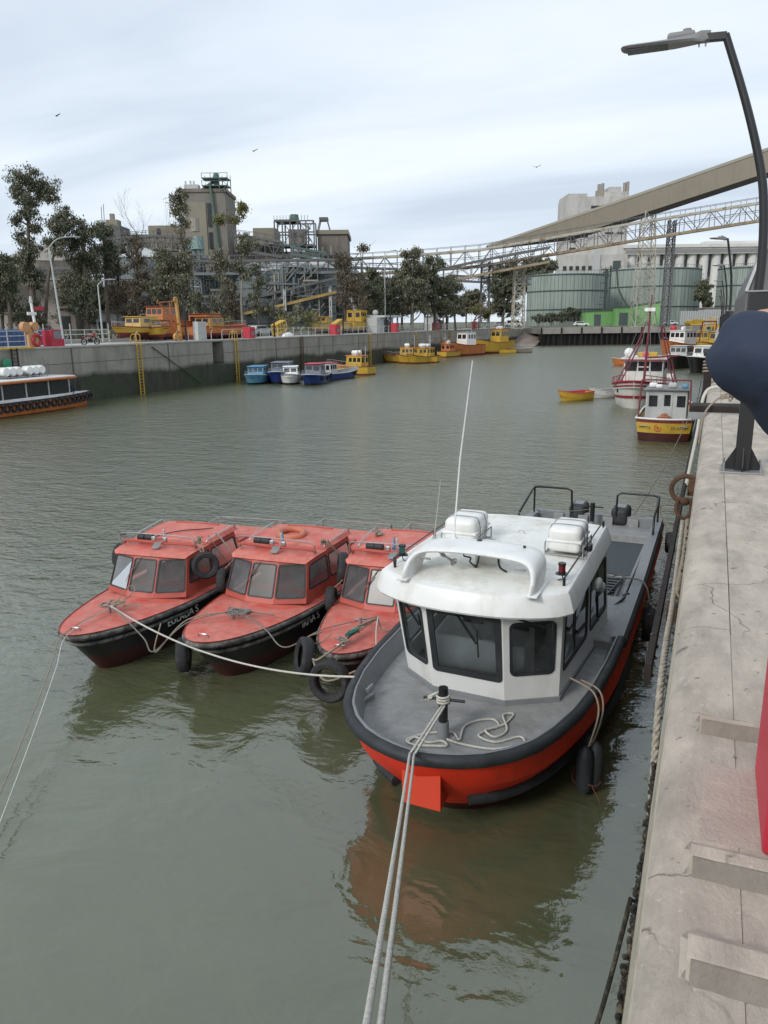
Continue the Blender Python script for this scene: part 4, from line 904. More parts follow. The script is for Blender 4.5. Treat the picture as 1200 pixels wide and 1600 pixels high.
for px, tp, v_, cl, lf_, sd_, lb in [
    (0, (4, 400), 124, [(-6, 420, 22, 20), (16, 450, 22, 20), (-4, 470, 24, 22), (30, 490, 16, 14)], 'leaf_dark', 201, 'background tree behind the low dark eucalyptus at the left edge'),
    (104, (104, 420), 122, [(100, 440, 14, 20), (108, 470, 14, 20), (96, 492, 14, 14)], 'leaf_olive', 202, 'background tree in the gap left of the broad dark eucalyptus'),
    (150, (150, 410), 126, [(146, 430, 18, 24), (158, 465, 20, 24), (150, 492, 20, 14)], 'leaf_dark', 203, 'background tree filling the space behind the grey lamp'),
    (196, (196, 440), 126, [(190, 455, 16, 20), (204, 480, 18, 20)], 'leaf_brown', 204, 'brown background tree below the bare pale branches'),
    (238, (236, 430), 126, [(234, 450, 14, 20), (240, 480, 16, 20)], 'leaf_brown', 205, 'brown background tree left of the broad bushy one'),
    (312, (312, 450), 130, [(306, 470, 14, 14), (320, 488, 14, 12)], 'leaf_olive', 206, 'small background tree right of the broad bushy one'),
    (364, (364, 440), 128, [(362, 462, 12, 18), (366, 488, 14, 14)], 'leaf_brown', 207, 'brown background tree between the two slender eucalyptus'),
    (560, (560, 430), 165, [(556, 450, 16, 18), (566, 478, 18, 18)], 'leaf_brown', 208, 'brown background tree left of the dense dark clump'),
    (598, (598, 425), 168, [(596, 445, 18, 16), (602, 472, 20, 20)], 'leaf_dark', 209, 'background tree filling the clump behind the tall lamp'),
    (628, (628, 415), 170, [(626, 440, 16, 18), (630, 470, 18, 20)], 'leaf_dark', 210, 'background tree left of the tallest one in the clump'),
    (664, (664, 412), 172, [(664, 435, 18, 18), (666, 468, 20, 22)], 'leaf_dark', 211, 'background tree right of the tallest one in the clump'),
    (698, (698, 430), 174, [(698, 450, 16, 16), (700, 476, 18, 18)], 'leaf_olive', 212, 'background tree at the right end of the dark clump'),
    (825, (828, 418), 345, [(830, 428, 14, 10), (818, 440, 14, 14)], 'leaf_dark', 213, 'far evergreen directly behind the left green tank')]:
    tree(lb, px, tp, v_, cl, leaf=lf_, seed=sd_, tr=.3)
bare_tree('bare pale branched tree rising above the brown crowns', 200, 117, (203, 296), .33, 8, n=6)
tree('brown leaved tree in front of the roof house, left of the bushy one', 214, (213, 362), 115, [(210, 378, 12, 13), (206, 402, 13, 16), (220, 410, 10, 16), (212, 436, 16, 20), (216, 468, 16, 20), (206, 488, 14, 12)], leaf='leaf_brown', seed=9, tr=.3, dens=.7, twigs=1)
tree('broad bushy olive tree behind the orange boats', 268, (268, 400), 113, [(252, 402, 14, 13), (270, 405, 18, 14), (290, 410, 13, 14), (256, 430, 19, 18), (282, 436, 20, 18), (262, 462, 22, 18), (288, 466, 15, 16), (246, 455, 12, 14)], leaf='leaf_olive', seed=10, tr=.45, dens=1.1)
tree('slender tree with a small dark crown against the concrete tower', 283, (282, 300), 117, [(274, 312, 9, 9), (288, 306, 8, 8), (284, 324, 9, 9), (274, 330, 6, 7), (284, 352, 8, 14), (283, 378, 9, 12)], leaf='leaf_olive', seed=11, tr=.25, dens=.75, bend=[(284, 420)])
tree('thin tree with yellowish tufts right of the concrete tower', 352, (372, 325), 118, [(376, 330, 10, 8), (364, 344, 9, 7), (344, 345, 9, 7), (380, 322, 7, 5)], leaf='leaf_yellow', seed=12, tr=.18, dens=.6, bend=[(350, 440), (360, 380)])
tree('slender olive eucalyptus, left of the pair before the corrugated silos', 347, (345, 395), 115, [(340, 400, 10, 9), (352, 410, 9, 10), (342, 425, 12, 14), (350, 450, 10, 16), (340, 470, 9, 12), (346, 488, 9, 10)], leaf='leaf_olive', seed=13, tr=.2, dens=.75)
tree('olive eucalyptus with a round upper crown before the corrugated silos', 379, (383, 368), 116, [(376, 376, 13, 10), (390, 380, 13, 12), (382, 394, 11, 8), (374, 418, 8, 10), (386, 430, 6, 10)], leaf='leaf_olive', seed=14, tr=.22, bark='bark_pale', dens=.9, bend=[(377, 470), (379, 430)])
tree('narrow dark tree right of the round crowned eucalyptus', 404, (400, 415), 116, [(399, 422, 7, 8), (402, 440, 9, 12), (400, 462, 10, 14), (404, 485, 12, 12)], leaf='leaf_dark', seed=15, tr=.16, dens=.8)
tree('low olive bush tree right of the dark narrow tree', 425, (430, 478), 118, [(428, 484, 12, 8), (440, 492, 12, 8), (470, 488, 12, 9)], leaf='leaf_olive', seed=16, tr=.12, dens=.8, name='bush_tree')
tree('brown half bare tree in front of the ruined concrete block', 540, (538, 392), 140, [(532, 405, 9, 10), (545, 412, 9, 12), (536, 432, 12, 14), (548, 448, 13, 14), (534, 466, 11, 12), (550, 478, 12, 12)], leaf='leaf_brown', seed=17, tr=.25, dens=.6, twigs=2)
tree('wispy bare topped tree right of the ruined concrete block', 556, (568, 385), 141, [(567, 388, 8, 4), (560, 440, 12, 16), (566, 470, 12, 16)], leaf='leaf_brown', seed=18, tr=.18, dens=.5, twigs=2)
tree('dark dense tree, left one of the clump beside the tall street lamp', 583, (584, 425), 148, [(582, 432, 15, 12), (574, 452, 13, 16), (592, 456, 15, 16), (582, 480, 18, 16)], seed=19, tr=.4)
tree('dark dense tree behind the tall street lamp', 612, (610, 440), 151, [(608, 452, 14, 14), (616, 474, 16, 18), (602, 488, 13, 10)], seed=20, tr=.35)
tree('tallest dark tree of the clump below the pale topped conveyor', 643, (648, 388), 152, [(636, 402, 10, 9), (650, 398, 11, 9), (640, 420, 15, 13), (656, 424, 14, 14), (632, 442, 14, 14), (652, 452, 18, 16), (640, 476, 18, 16), (664, 480, 10, 12)], leaf='leaf_olive', seed=21, tr=.4, bark='bark_pale')
tree('dark tree right of the tallest one in the clump', 680, (676, 400), 155, [(670, 410, 9, 9), (682, 418, 10, 11), (674, 438, 14, 14), (690, 446, 13, 14), (678, 470, 16, 16), (696, 480, 12, 12)], leaf='leaf_dark', seed=22, tr=.35)
tree('ragged dark tree at the right end of the clump', 712, (706, 432), 158, [(702, 440, 8, 7), (712, 452, 9, 9), (704, 466, 10, 8), (716, 476, 10, 9)], leaf='leaf_dark', seed=23, tr=.25, dens=.8)
bare_tree('bare grey leafless tree right of the dark clump', 740, 170, (736, 452), .4, 24, n=5)
tree('yellow green shrub below the dark lattice tower', 748, (748, 478), 185, [(745, 484, 12, 8), (758, 490, 10, 8)], leaf='leaf_yellow', seed=25, tr=.15, name='shrub')
tree('dark evergreen between the two lattice towers', 785, (790, 412), 235, [(782, 425, 13, 12), (796, 420, 12, 12), (778, 450, 15, 16), (798, 452, 14, 18), (782, 480, 17, 14), (800, 484, 12, 10)], seed=26, tr=.5)
tree('dark evergreen crown above the left green tank', 848, (850, 408), 330, [(838, 416, 16, 10), (856, 418, 12, 10), (826, 422, 12, 12), (842, 430, 20, 10), (815, 440, 12, 16)], seed=27, tr=.6, leafs=1.6)
tree('pale grey green tree behind the green shrub and bare tree', 728, (730, 455), 240, [(735, 470, 14, 12), (722, 482, 14, 10), (748, 462, 9, 9)], leaf='leaf_olive', seed=28, tr=.3, leafs=1.4)
tree('dark tree between the right green tanks', 1101, (1101, 438), 285, [(1100, 448, 9, 9), (1096, 464, 8, 10), (1106, 470, 8, 10)], seed=29, tr=.4, leafs=1.3)
for i, (px, w_, h_) in enumerate([(842, 9, 5), (860, 11, 6), (878, 10, 8), (893, 12, 11), (906, 10, 8)]):
    tree('dark round shrub at the foot of the left green tank, number %s from the left' % ('one', 'two', 'three', 'four', 'five')[i], px, (px, 500 - h_), 272, [(px, 503 - h_, w_, h_)], seed=40 + i, tr=.15, name='shrub', z0=4.5, leafs=1.3, grp='shrubs by the tank') if False else None
for px, w_, h_, lb in [(842, 9, 5, 'low dark shrub near the pale lattice tower foot'), (862, 11, 6, 'second low dark shrub before the left green tank'), (880, 10, 8, 'rounded dark shrub before the middle of the left green tank'), (895, 12, 11, 'tallest dark shrub, beside the left green shed'), (908, 8, 7, 'small dark shrub touching the left green shed')]:
    tree(lb, px, (px, 500 - h_), 276, [(px, 503 - h_, w_, h_)], seed=40 + px, tr=.15, name='shrub', z0=4.5, leafs=1.3, grp='shrubs by the tank')
for px, w_, h_, v, lb in [(450, 12, 8, 112, 'pale grassy shrub behind the tilted yellow cabin'), (486, 16, 12, 120, 'pale spiky shrub behind the quay railing'), (352, 10, 7, 112, 'low pale shrub behind the parked grey car')]:
    tree(lb, px, (px, 508 - h_), v, [(px, 505 - h_ / 2, w_, h_)], leaf='leaf_yellow', seed=60 + px, tr=.1, name='shrub', dens=.7, grp='shrubs behind the far quay')
# scrub as ground cover between the trees
rd = random.Random(77); sc = MB()
for k in range(5200):
    px = rd.uniform(-20, 700); v = rd.uniform(104, 170) if px > 110 else rd.uniform(95, 135); p = GV(px, 500, v)
    if p[0] > XL - 26: continue
    h = rd.uniform(.4, 1.3); p[2] = 4.7 + h * .5; a = rd.uniform(0, 6.3); z = rd.uniform(.3, .7)
    e1 = np.array([math.cos(a), math.sin(a), 0]) * z; e2 = np.array([rd.uniform(-.2, .2), rd.uniform(-.2, .2), h * .5])
    n0_ = len(sc.v); sc.v += [tuple(p - e1 - e2), tuple(p + e1 - e2), tuple(p + e1 * .3 + e2), tuple(p - e1 * .4 + e2 * .8)]; sc.f.append((n0_, n0_ + 1, n0_ + 2, n0_ + 3))
tag(sc.build('undergrowth', 'leaf_olive'), 'low olive scrub under the trees behind the far quay', 'scrub', kind='stuff')
# ================================================================ hulls and small craft
class Hull:
    """bow at local origin pointing -Y, stern at +Y = L; t: 0 sheer .. 1 waterline .. 1.5 keel"""
    def __init__(s, L, B, zb, zm, zs, rake=.8, flare=.25, p=2.0, q=2.0, sf=.45, st=.85, draft=.5, full=.0):
        s.__dict__.update(locals())
    def b(s, u):
        if u < s.sf: k = 1 - u / s.sf; f = max(0, 1 - k ** s.p) ** (1 / s.q)
        else: k = (u - s.sf) / (1 - s.sf); f = 1 - (1 - s.st) * k ** 2
        return s.B / 2 * f
    def sheer(s, u):
        return s.zm + (s.zb - s.zm) * max(0, 1 - u / .6) ** 2 + (s.zs - s.zm) * max(0, (u - .6) / .4) ** 2
    def P(s, u, t, side, off=0.):
        zt = s.sheer(u); k = min(t, 1.); b = s.b(u) * (1 - s.flare * k * (1 - .4 * min(1, u / s.sf))) ; y = u * s.L + s.rake * k * max(0, 1 - u * 1.6) ** 1.5
        z = zt * (1 - t) if t <= 1 else -s.draft * (t - 1) / .5
        if t > 1: b *= max(0, 1 - ((t - 1) / .5) ** 1.6); y += .3 * (t - 1) * s.rake * max(0, 1 - u * 1.6)
        return np.array([side * (b + off), y - off * max(0, 1 - u / .12), z])
    def band(s, m, t0, t1, u0=0., u1=1., nu=30, nt=5, off=0., sides=(-1, 1)):
        us = [u0 + (u1 - u0) * (i / nu) ** (1.7 if u0 == 0 else 1) for i in range(nu + 1)]
        for sd_ in sides: m.loft([[s.P(u, t0 + (t1 - t0) * j / nt, sd_, off) for j in range(nt + 1)] for u in us])
        return m
    def transom(s, m, t0=0, t1=1.5):
        pts = [s.P(1, t0 + (t1 - t0) * j / 6, -1) for j in range(7)] + [s.P(1, t0 + (t1 - t0) * j / 6, 1) for j in range(6, -1, -1)]
        return m.add(pts, [tuple(range(len(pts)))])
    def line(s, t=0., off=0., dz=0., u0=0., u1=1., n=26):
        us = [u0 + (u1 - u0) * (i / n) ** 1.7 for i in range(n + 1)]
        a = [s.P(u, t, -1, off) + [0, 0, dz] for u in reversed(us)]; b = [s.P(u, t, 1, off) + [0, 0, dz] for u in us]
        return a + (b[1:] if u0 == 0 else b)
    def deck(s, m, dz=0., inset=.0, u0=0., u1=1., n=26, camber=0.):
        us = [u0 + (u1 - u0) * (i / n) ** 1.7 for i in range(n + 1)]; secs = []
        for u in us:
            b = max(0, s.b(u) - inset); z = s.sheer(u) + dz; y = u * s.L + (inset if u == 0 else 0)
            secs.append([(b * k, y, z + camber * (1 - k * k) * min(1, b)) for k in (-1, -.5, 0, .5, 1)])
        return m.loft(secs)
def tyre(name, loc, axis, R=.3, r=.1, parent=None, label=None, grp=None, tilt=None, m='tyre'):
    """tyre whose axle points along axis"""
    q = MB(); pr = [(R - r * 1.0, -r * .55), (R - r * .82, -r * .85), (R - r * .3, -r * .95), (R - r * .06, -r * .7), (R, -r * .35), (R, r * .35), (R - r * .06, r * .7), (R - r * .3, r * .95), (R - r * .82, r * .85), (R - r, r * .55), (R - r * .75, r * .3), (R - r * .35, 0), (R - r * .75, -r * .3)]
    pr = [((p[0] - R) * 1.25 + R, p[1]) for p in pr]
    q.lathe(pr, 28, closed=True)
    o = q.build(name, m, parent, smooth=True, ang=40); o.location = tuple(float(c) for c in loc)
    o.rotation_mode = 'QUATERNION'; o.rotation_quaternion = Vector(axis).to_track_quat('Z', 'Y')
    if label: tag(o, label, 'tyre', grp)
    return o
def panel(parent, c, inset, name, wall, glassm, gasket='rubber_black', rad=.12, gw=.02, th=.02, win='window', hole=None, wallname='panel', pane='pane', N=8):
    """c: 4 corners (bl, br, tr, tl) seen from outside; hole (x0,x1,z0,z1) in 0..1; wall quad with a rounded opening, gasket and pane"""
    c = [Vector(tuple(float(k) for k in p)) for p in c]; W = ((c[1] - c[0]).length + (c[2] - c[3]).length) / 2; H = ((c[3] - c[0]).length + (c[2] - c[1]).length) / 2
    def S(x, y): return (c[0] * (1 - x) + c[1] * x) * (1 - y) + (c[3] * (1 - x) + c[2] * x) * y
    nr = (c[1] - c[0]).cross(c[3] - c[0]).normalized()
    x0, x1, y0, y1 = hole or (inset / W, 1 - inset / W, inset / H, 1 - inset / H)
    def loop(g):
        r = max(.01, rad + g); rx, ry = r / W, r / H; gx, gy = g / W, g / H; L_ = []
        for (cx, cy, a0) in ((x1 + gx - rx, y1 + gy - ry, 0), (x0 - gx + rx, y1 + gy - ry, 90), (x0 - gx + rx, y0 - gy + ry, 180), (x1 + gx - rx, y0 - gy + ry, 270)):
            for i in range(N): a = R_(a0 + 90 * i / (N - 1)); L_.append((cx + rx * math.cos(a), cy + ry * math.sin(a)))
        return L_
    inn = loop(0); outq = []
    for (x, y) in inn:
        dx, dy = x - (x0 + x1) / 2, y - (y0 + y1) / 2; k = min((.5 * 1e9 if abs(dx) < 1e-9 else ((1 - (x0 + x1) / 2) / dx if dx > 0 else -((x0 + x1) / 2) / dx)), (1e9 if abs(dy) < 1e-9 else ((1 - (y0 + y1) / 2) / dy if dy > 0 else -((y0 + y1) / 2) / dy)))
        outq.append([(x0 + x1) / 2 + dx * k, (y0 + y1) / 2 + dy * k])
    for tx, ty in ((1, 1), (0, 1), (0, 0), (1, 0)):       # snap nearest to real corners
        j = min(range(len(outq)), key=lambda i: (outq[i][0] - tx) ** 2 + (outq[i][1] - ty) ** 2); outq[j] = [tx, ty]
    m = wall if isinstance(wall, MB) else MB()
    m.loft([[S(x, y) for x, y in outq], [S(x, y) for x, y in inn], [S(x, y) - nr * th for x, y in inn]], True)
    if not isinstance(wall, MB): m.build(wallname, wall, parent)
    wn = MB(); a, b = loop(gw), loop(-gw)
    wn.loft([[S(x, y) - nr * .002 for x, y in a], [S(x, y) + nr * .012 for x, y in a], [S(x, y) + nr * .012 for x, y in b], [S(x, y) - nr * .01 for x, y in b]], True)
    w_ = wn.build(win, gasket, parent)
    g = MB(); g.add([S(x, y) - nr * .004 for x, y in inn], [tuple(range(len(inn)))]); g.build(pane, glassm, w_)
    return w_
def fit(loc, rz): return Matrix.Translation(Vector(tuple(float(c) for c in loc))) @ Matrix.Rotation(rz, 4, 'Z')

def skiff(label, loc, rz, L=3.6, B=1.5, out='mat_yellow', inn='mat_red', rim='mat_redbrown', nm='rowing_skiff', grp='small open skiffs', z=.55):
    t = thing(nm, label, 'skiff', loc, rz, grp); h = Hull(L, B, z + .22, z, z + .05, rake=.4, flare=.3, p=1.8, q=1.7, sf=.55, st=.75, draft=.25)
    m = MB(); h.band(m, 0, 1.5); h.transom(m); m.build('hull', out, t, smooth=True)
    m = MB(); h.band(m, .02, .75, off=-.04); h.deck(m, dz=-.42, inset=.1, n=12); m.build('inside', inn, t, smooth=True)
    m = MB(); m.tube(h.line(0, 0, .01) , .035, 6); m.bar(h.P(1, 0, -1) + [0, 0, .01], h.P(1, 0, 1) + [0, 0, .01], .06); m.build('rim', rim, t, smooth=True)
    for u in (.45, .75): b = h.b(u) - .05; m = MB(); m.bb(-b, b, u * L - .12, u * L + .12, z - .16, z - .12); m.build('thwart', inn, t)
    return t
def workboat(name, label, loc, rz, L=8, B=2.6, zb=1.3, zm=.8, zs=.9, hull='mat_yellow', lower='mat_redbrown', band='mat_redbrown', deckm='mat_yellow', cab=(.55, 1.8, 1.6, 1.5, 'mat_yellow', 'mat_orange'),
             grp=None, wins=3, cans=0, mast=0, rail='steel', bul=.25, cat='boat', tyres=0, detail=True, rak=.8, orange=None, winf=2, sf=.42, p=2., stern_cab=True):
    """cab = (u of its front, length, width, height, wall material, roof material)"""
    t = thing(name, label, cat, loc, rz, grp); h = Hull(L, B, zb, zm, zs, rake=rak, flare=.22, p=p, q=2, sf=sf, st=.82, draft=.4)
    m = MB(); h.band(m, 0, .82, nu=20); h.transom(m, 0, .82); m.build('topsides', hull, t, smooth=True)
    m = MB(); h.band(m, .821, 1.5, nu=20, off=-.005); h.transom(m, .82, 1.5); m.build('bottom', lower, t, smooth=True)
    m = MB(); h.band(m, .02, .5, nu=20, off=-.05); h.deck(m, dz=-bul, inset=.06, n=14); m.build('deck', deckm, t)
    m = MB(); m.tube(h.line(0, 0.02, .01), .05, 6); m.bar(h.P(1, 0, -1), h.P(1, 0, 1), .1); m.build('rub_rail', band, t, smooth=True)
    if cab:
        u, cl, cw, ch, wm, rm = cab; y0 = u * L; z0 = h.sheer(u) - bul; k = .06
        m = MB(); b = cw / 2; tp = b * .9
        m.add([(-b, y0, z0), (b, y0, z0), (b, y0 + cl, z0), (-b, y0 + cl, z0), (-tp, y0 + .18, z0 + ch), (tp, y0 + .18, z0 + ch), (tp, y0 + cl, z0 + ch), (-tp, y0 + cl, z0 + ch)], [(0, 1, 5, 4), (1, 2, 6, 5), (2, 3, 7, 6), (3, 0, 4, 7), (4, 5, 6, 7)])
        cb = m.build('cabin', wm, t, bevel=.03)
        m = MB(); m.rbox((0, y0 + cl / 2 + .05, z0 + ch + .04), (cw * .96, cl + .2, .09), .04, 2); m.build('roof', rm, cb, smooth=True)
        for i in range(winf):
            xc = (i - (winf - 1) / 2) * cw * .86 / winf; ww = cw * .86 / winf * .8; m = MB(); yy = lambda z: y0 + .18 * z / ch - .012
            za, zb_ = ch * .55, ch * .86; m.add([(xc - ww / 2, yy(za), z0 + za), (xc + ww / 2, yy(za), z0 + za), (xc + ww / 2, yy(zb_), z0 + zb_), (xc - ww / 2, yy(zb_), z0 + zb_)], [(0, 1, 2, 3)])
            m.add([(x, y + .02, z) for x, y, z in m.v[:4]], [(3, 2, 1, 0)]); m.build('window', 'glass_dark', cb)
        for sd_ in (-1, 1):
            for i in range(wins):
                yc = y0 + cl * (.2 + .8 * (i + .5) / wins) - .05; ww = cl * .8 / wins * .72; za, zb_ = ch * .55, ch * .86; X = lambda z: sd_ * (b + (tp - b) * z / ch + .012)
                m = MB(); m.add([(X(za), yc - ww / 2, z0 + za), (X(za), yc + ww / 2, z0 + za), (X(zb_), yc + ww / 2, z0 + zb_), (X(zb_), yc - ww / 2, z0 + zb_)], [(0, 1, 2, 3)]); m.build('window', 'glass_dark', cb)
        # back windows / door
        for xc in (-cw * .25, cw * .25):
            m = MB(); m.bb(xc - cw * .13, xc + cw * .13, y0 + cl + .003, y0 + cl + .02, z0 + ch * .5, z0 + ch * .85); m.build('window', 'glass_dark', cb)
        for i in range(cans):
            m = MB(); x = (i - (cans - 1) / 2) * .75; m.lathe([(0, -.4), (.24, -.4), (.29, -.3), (.29, .3), (.24, .4), (0, .4)], 14, (x, y0 + cl / 2, z0 + ch + .4), 'y')
            m.bb(x - .2, x + .2, y0 + cl / 2 - .3, y0 + cl / 2 + .3, z0 + ch + .08, z0 + ch + .14); m.build('life_raft_canister', 'paint_white', t, smooth=True)
        if mast:
            m = MB(); m.tube([(0, y0 + cl + .1, z0), (0, y0 + cl + .1, z0 + ch + mast)], .04, 6); m.tube([(-.5, y0 + cl + .1, z0 + ch + mast * .6), (.5, y0 + cl + .1, z0 + ch + mast * .6)], .025, 6)
            m.tube([(0, y0 + cl + .1, z0 + ch + mast), (0, y0 + .3, z0 + ch)], .012, 4); m.build('mast', 'light_grey', t)
    if rail:
        m = MB(); pts = [np.array(p) for p in h.line(0, -.06, .45, u0=0, u1=.4, n=10)]
        m.tube(pts, .022, 5)
        for p in pts[::3]: m.tube([p, p - [0, 0, .45]], .018, 4)
        m.build('railing', rail, t)
    for i in range(tyres):
        u = .25 + .65 * i / max(1, tyres - 1)
        for sd_ in (-1, 1):
            p = h.P(u, .3, sd_, .1); tyre('tyre_fender', p, (sd_, 0, 0), .3, .1, t)
    return t, h

def pos(px, py, z=0): p = G(px, py, z); return (p[0], p[1], 0)
# ---- group of small cabin boats at the left quay (bows towards the basin: +X, stern at quay or end on)
GB = 'small cabin boats moored at the left quay'
P90 = R_(90)
workboat('cabin_boat', 'worn light blue cabin boat, left end of the row by the yellow ladder', pos(392, 602), R_(18), 7.6, 2.5, 1.15, .85, .9, 'mat_blue_light', 'hull_black', 'light_grey', 'mat_blue_light', (.28, 2.6, 1.9, 1.15, 'mat_blue_light', 'mat_blue_light'), GB, winf=3)
workboat('cabin_boat', 'navy blue cabin boat with grey cabin, second in the row', pos(432, 601), R_(20), 8.4, 2.8, 1.4, 1.05, 1.1, 'mat_blue', 'hull_black', 'light_grey', 'mat_blue', (.3, 3, 2.2, 1.3, mat('cabin_bluegrey', (.16, .18, .22), .6, var=.2), 'cabin_bluegrey'), GB, winf=3)
workboat('cabin_boat', 'small white cabin boat between the navy ones', pos(452, 602), R_(25), 6.0, 2.2, 1.15, .85, .9, 'paint_white', 'hull_black', 'mid_grey', 'paint_white', (.3, 2.2, 1.7, 1.15, 'paint_white', 'paint_white'), GB, winf=2)
workboat('cabin_boat', 'blue cabin boat with red roof end and tyres, fourth in the row', pos(482, 603), R_(15), 7, 2.5, 1.2, .9, 1.0, 'mat_blue', 'hull_black', 'light_grey', 'mat_blue', (.3, 2.4, 1.9, 1.4, 'cabin_bluegrey', 'mat_red'), GB, winf=2, tyres=3)
p = G(556, 588); t, h = workboat('fishing_boat', 'long dark blue open boat with small red roofed cabin', (p[0], p[1], 0), R_(62) - P90 - R_(0), 8.9, 2.6, 1.1, .75, .9, 'mat_blue', 'hull_black', 'light_grey', 'mid_grey', (.62, 1.7, 1.7, 1.5, 'light_grey', 'mat_red'), None, tyres=2, bul=.3)
t.rotation_euler[2] = math.atan2(*(G(480, 598) - G(556, 588))[[1, 0]]) - P90
p = G(512, 584); t, h = workboat('fishing_boat', 'yellow fishing boat with twin canisters behind the dark blue open boat', (p[0], p[1], 0), 0, 6.8, 2.5, 1.4, 1.0, 1.1, 'mat_yellow', 'mat_redbrown', 'mat_redbrown', 'mat_orange', (.5, 2.4, 1.8, 1.6, 'mat_yellow', 'mat_orange'), None, cans=2, mast=1.2)
t.rotation_euler[2] = math.atan2(*(G(548, 585) - G(512, 584))[[1, 0]]) - P90
# ---- the yellow boats
GY_ = 'yellow fishing boats moored along the left quay'
for (x0, y0, x1, y1, L_, lb, hm, cm, cn) in [
    (596, 566, 636, 566, 6.5, 'yellow fishing boat, first from the left of three abreast', 'mat_yellow', 'mat_yellow', 1),
    (617, 568, 658, 567, 6.8, 'yellow fishing boat, middle of three abreast', 'mat_yellow', 'mat_yellow', 2),
    (638, 569, 687, 565, 7.4, 'yellow fishing boat, nearest and longest of three abreast', 'mat_yellow', 'mat_yellow', 2),
    (719, 556, 686, 559, 7.5, 'yellow and dark red cabin boat ahead of the three abreast', 'mat_yellow', 'mat_orange', 1)]:
    a, b = G(x0, y0), G(x1, y1); rz = math.atan2(b[1] - a[1], b[0] - a[0]) - P90
    workboat('fishing_boat', lb, (a[0], a[1], 0), rz, L_, 2.5, 1.5, 1.0, 1.1, hm, 'mat_redbrown', 'mat_redbrown', 'mat_orange', (.5, 2.3, 1.9, 1.6, cm, 'mat_orange'), GY_, cans=cn, mast=2.0)
a = G(704, 557); workboat('trawler', 'orange trawler with white wheelhouse between the yellow boats', (a[0] - 1.2, a[1] - 1, 0), R_(-22), 11, 4.2, 2.9, 2.0, 2.0, 'mat_orange', 'mat_redbrown', 'mat_redbrown', 'mat_orange', (.5, 3, 2.6, 2.6, 'paint_white', 'light_grey'), None, mast=4)
a = G(752, 553); workboat('trawler', 'bright yellow trawler with high wheelhouse at the end of the left quay', (a[0] - 1, a[1] - 1, 0), R_(-22), 11, 4.6, 2.9, 2.2, 2.6, 'mat_yellow', 'mat_redbrown', 'mat_redbrown', 'mat_yellow', (.6, 3, 2.6, 2.8, 'mat_yellow', 'mat_orange'), None, mast=4, cans=2)
a = G(768, 552); skiff('tiny yellow rowing boat beyond the bright yellow trawler', (a[0], a[1], 0), R_(-70), 5, 2, 'mat_yellow', 'mat_redbrown', z=.8)
a = G(786, 551); skiff('grey wooden rowing boat at the foot of the slipway', (a[0], a[1], 0), R_(-75), 6, 2.2, 'conc_old', 'clad_dark', 'light_grey', z=.9)
# ---- right side of the basin
a = G(872, 627); skiff('yellow skiff with red inside drifting left of the grey one', (a[0], a[1], 0), R_(-42), 3.2, 1.7, 'mat_yellow', 'mat_red', 'mat_red', z=.65)
a = G(921, 622); skiff('white and grey skiff between the yellow skiff and the trawler', (a[0], a[1], 0), R_(-42), 3.0, 1.6, 'paint_white', 'mid_grey', 'light_grey', z=.6)
a = G(955, 571); skiff('orange skiff far out left of the white trawler wheelhouse', (a[0], a[1], 0), R_(-85), 4.0, 2, 'mat_orange', 'mat_orange', 'light_grey', z=.9)
# ---- water taxi at far left, bow pointing along the quay away from the camera
wx = thing('water_taxi', 'orange passenger launch with white roof and row of tyres, cut by the left edge', 'boat', (-48.75, 50.9, 0), R_(180) + R_(1))
h = Hull(15, 3.1, 1.15, 1.0, 1.1, rake=.5, flare=.12, p=2, q=1.8, sf=.4, st=.95, draft=.4)
m = MB(); h.band(m, 0, 1.5); h.transom(m); m.build('hull', 'mat_orange', wx, smooth=True)
m = MB(); m.tube(h.line(0, .02, 0), .06, 6); m.build('rub_rail', 'rubber_black', wx, smooth=True)
m = MB(); h.deck(m, dz=-.03, inset=.03); m.build('deck', 'paint_white', wx)
for i in range(17):
    u = .025 + i * .042 + (.01 if i > 8 else 0)
    for sd_ in ((-1,) if i < 1 else (1, -1)):
        p = h.P(u, .35, sd_, .1); tyre('tyre_fender', p, (sd_, -.2 if u < .2 else 0, 0), .31, .1, wx)
m = MB(); m.bb(-1.35, 1.35, 3.3, 14, 1.05, 1.25); m.build('coaming', 'paint_white', wx)
m = MB(); m.bb(-1.22, 1.22, 3.55, 13.8, 1.25, 2.3); m.build('window_band', 'glass_dark', wx)
m = MB()
for y in (3.45, 5.6, 7.8, 10): m.bar((-1.27, y, 1.2), (-1.27, y, 2.35), .08); m.bar((1.27, y, 1.2), (1.27, y, 2.35), .08)
m.build('pillar', 'light_grey', wx)
m = MB(); m.rbox((0, 8.4, 2.45), (3.0, 11.4, .2), .08, 3); rf = m.build('roof', 'mat_orange', wx, smooth=True)
m = MB(); m.rbox((0, 8.4, 2.56), (2.8, 11.2, .12), .05, 2); m.build('roof_top', 'paint_white', rf, smooth=True)
for y, lb in ((5.3, 'front bank of white life raft canisters on the orange launch roof'), (7.5, 'rear bank of white life raft canisters on the orange launch roof')):
    t = thing('life_raft_bank', lb, 'life rafts', (-48.75, 50.9 - y, 2.63), 0, 'life raft banks on the orange launch')
    for k in range(3): m = MB(); m.lathe([(0, -.36), (.3, -.34), (.36, -.25), (.36, .25), (.3, .34), (0, .36)], 16, ((k - 1) * .55 * 0 - .3, (k - 1) * .6, .5), 'x'); m.build('canister', 'paint_white', t, smooth=True)
    m = MB(); m.bb(-.7, .2, -1.0, 1.0, .1, .14)
    for yy in (-.9, -.3, .3, .9): m.bar((-.7, yy, 0), (-.7, yy, .35), .04); m.bar((.2, yy, 0), (.2, yy, .35), .04)
    m.build('cradle', 'mid_grey', t)
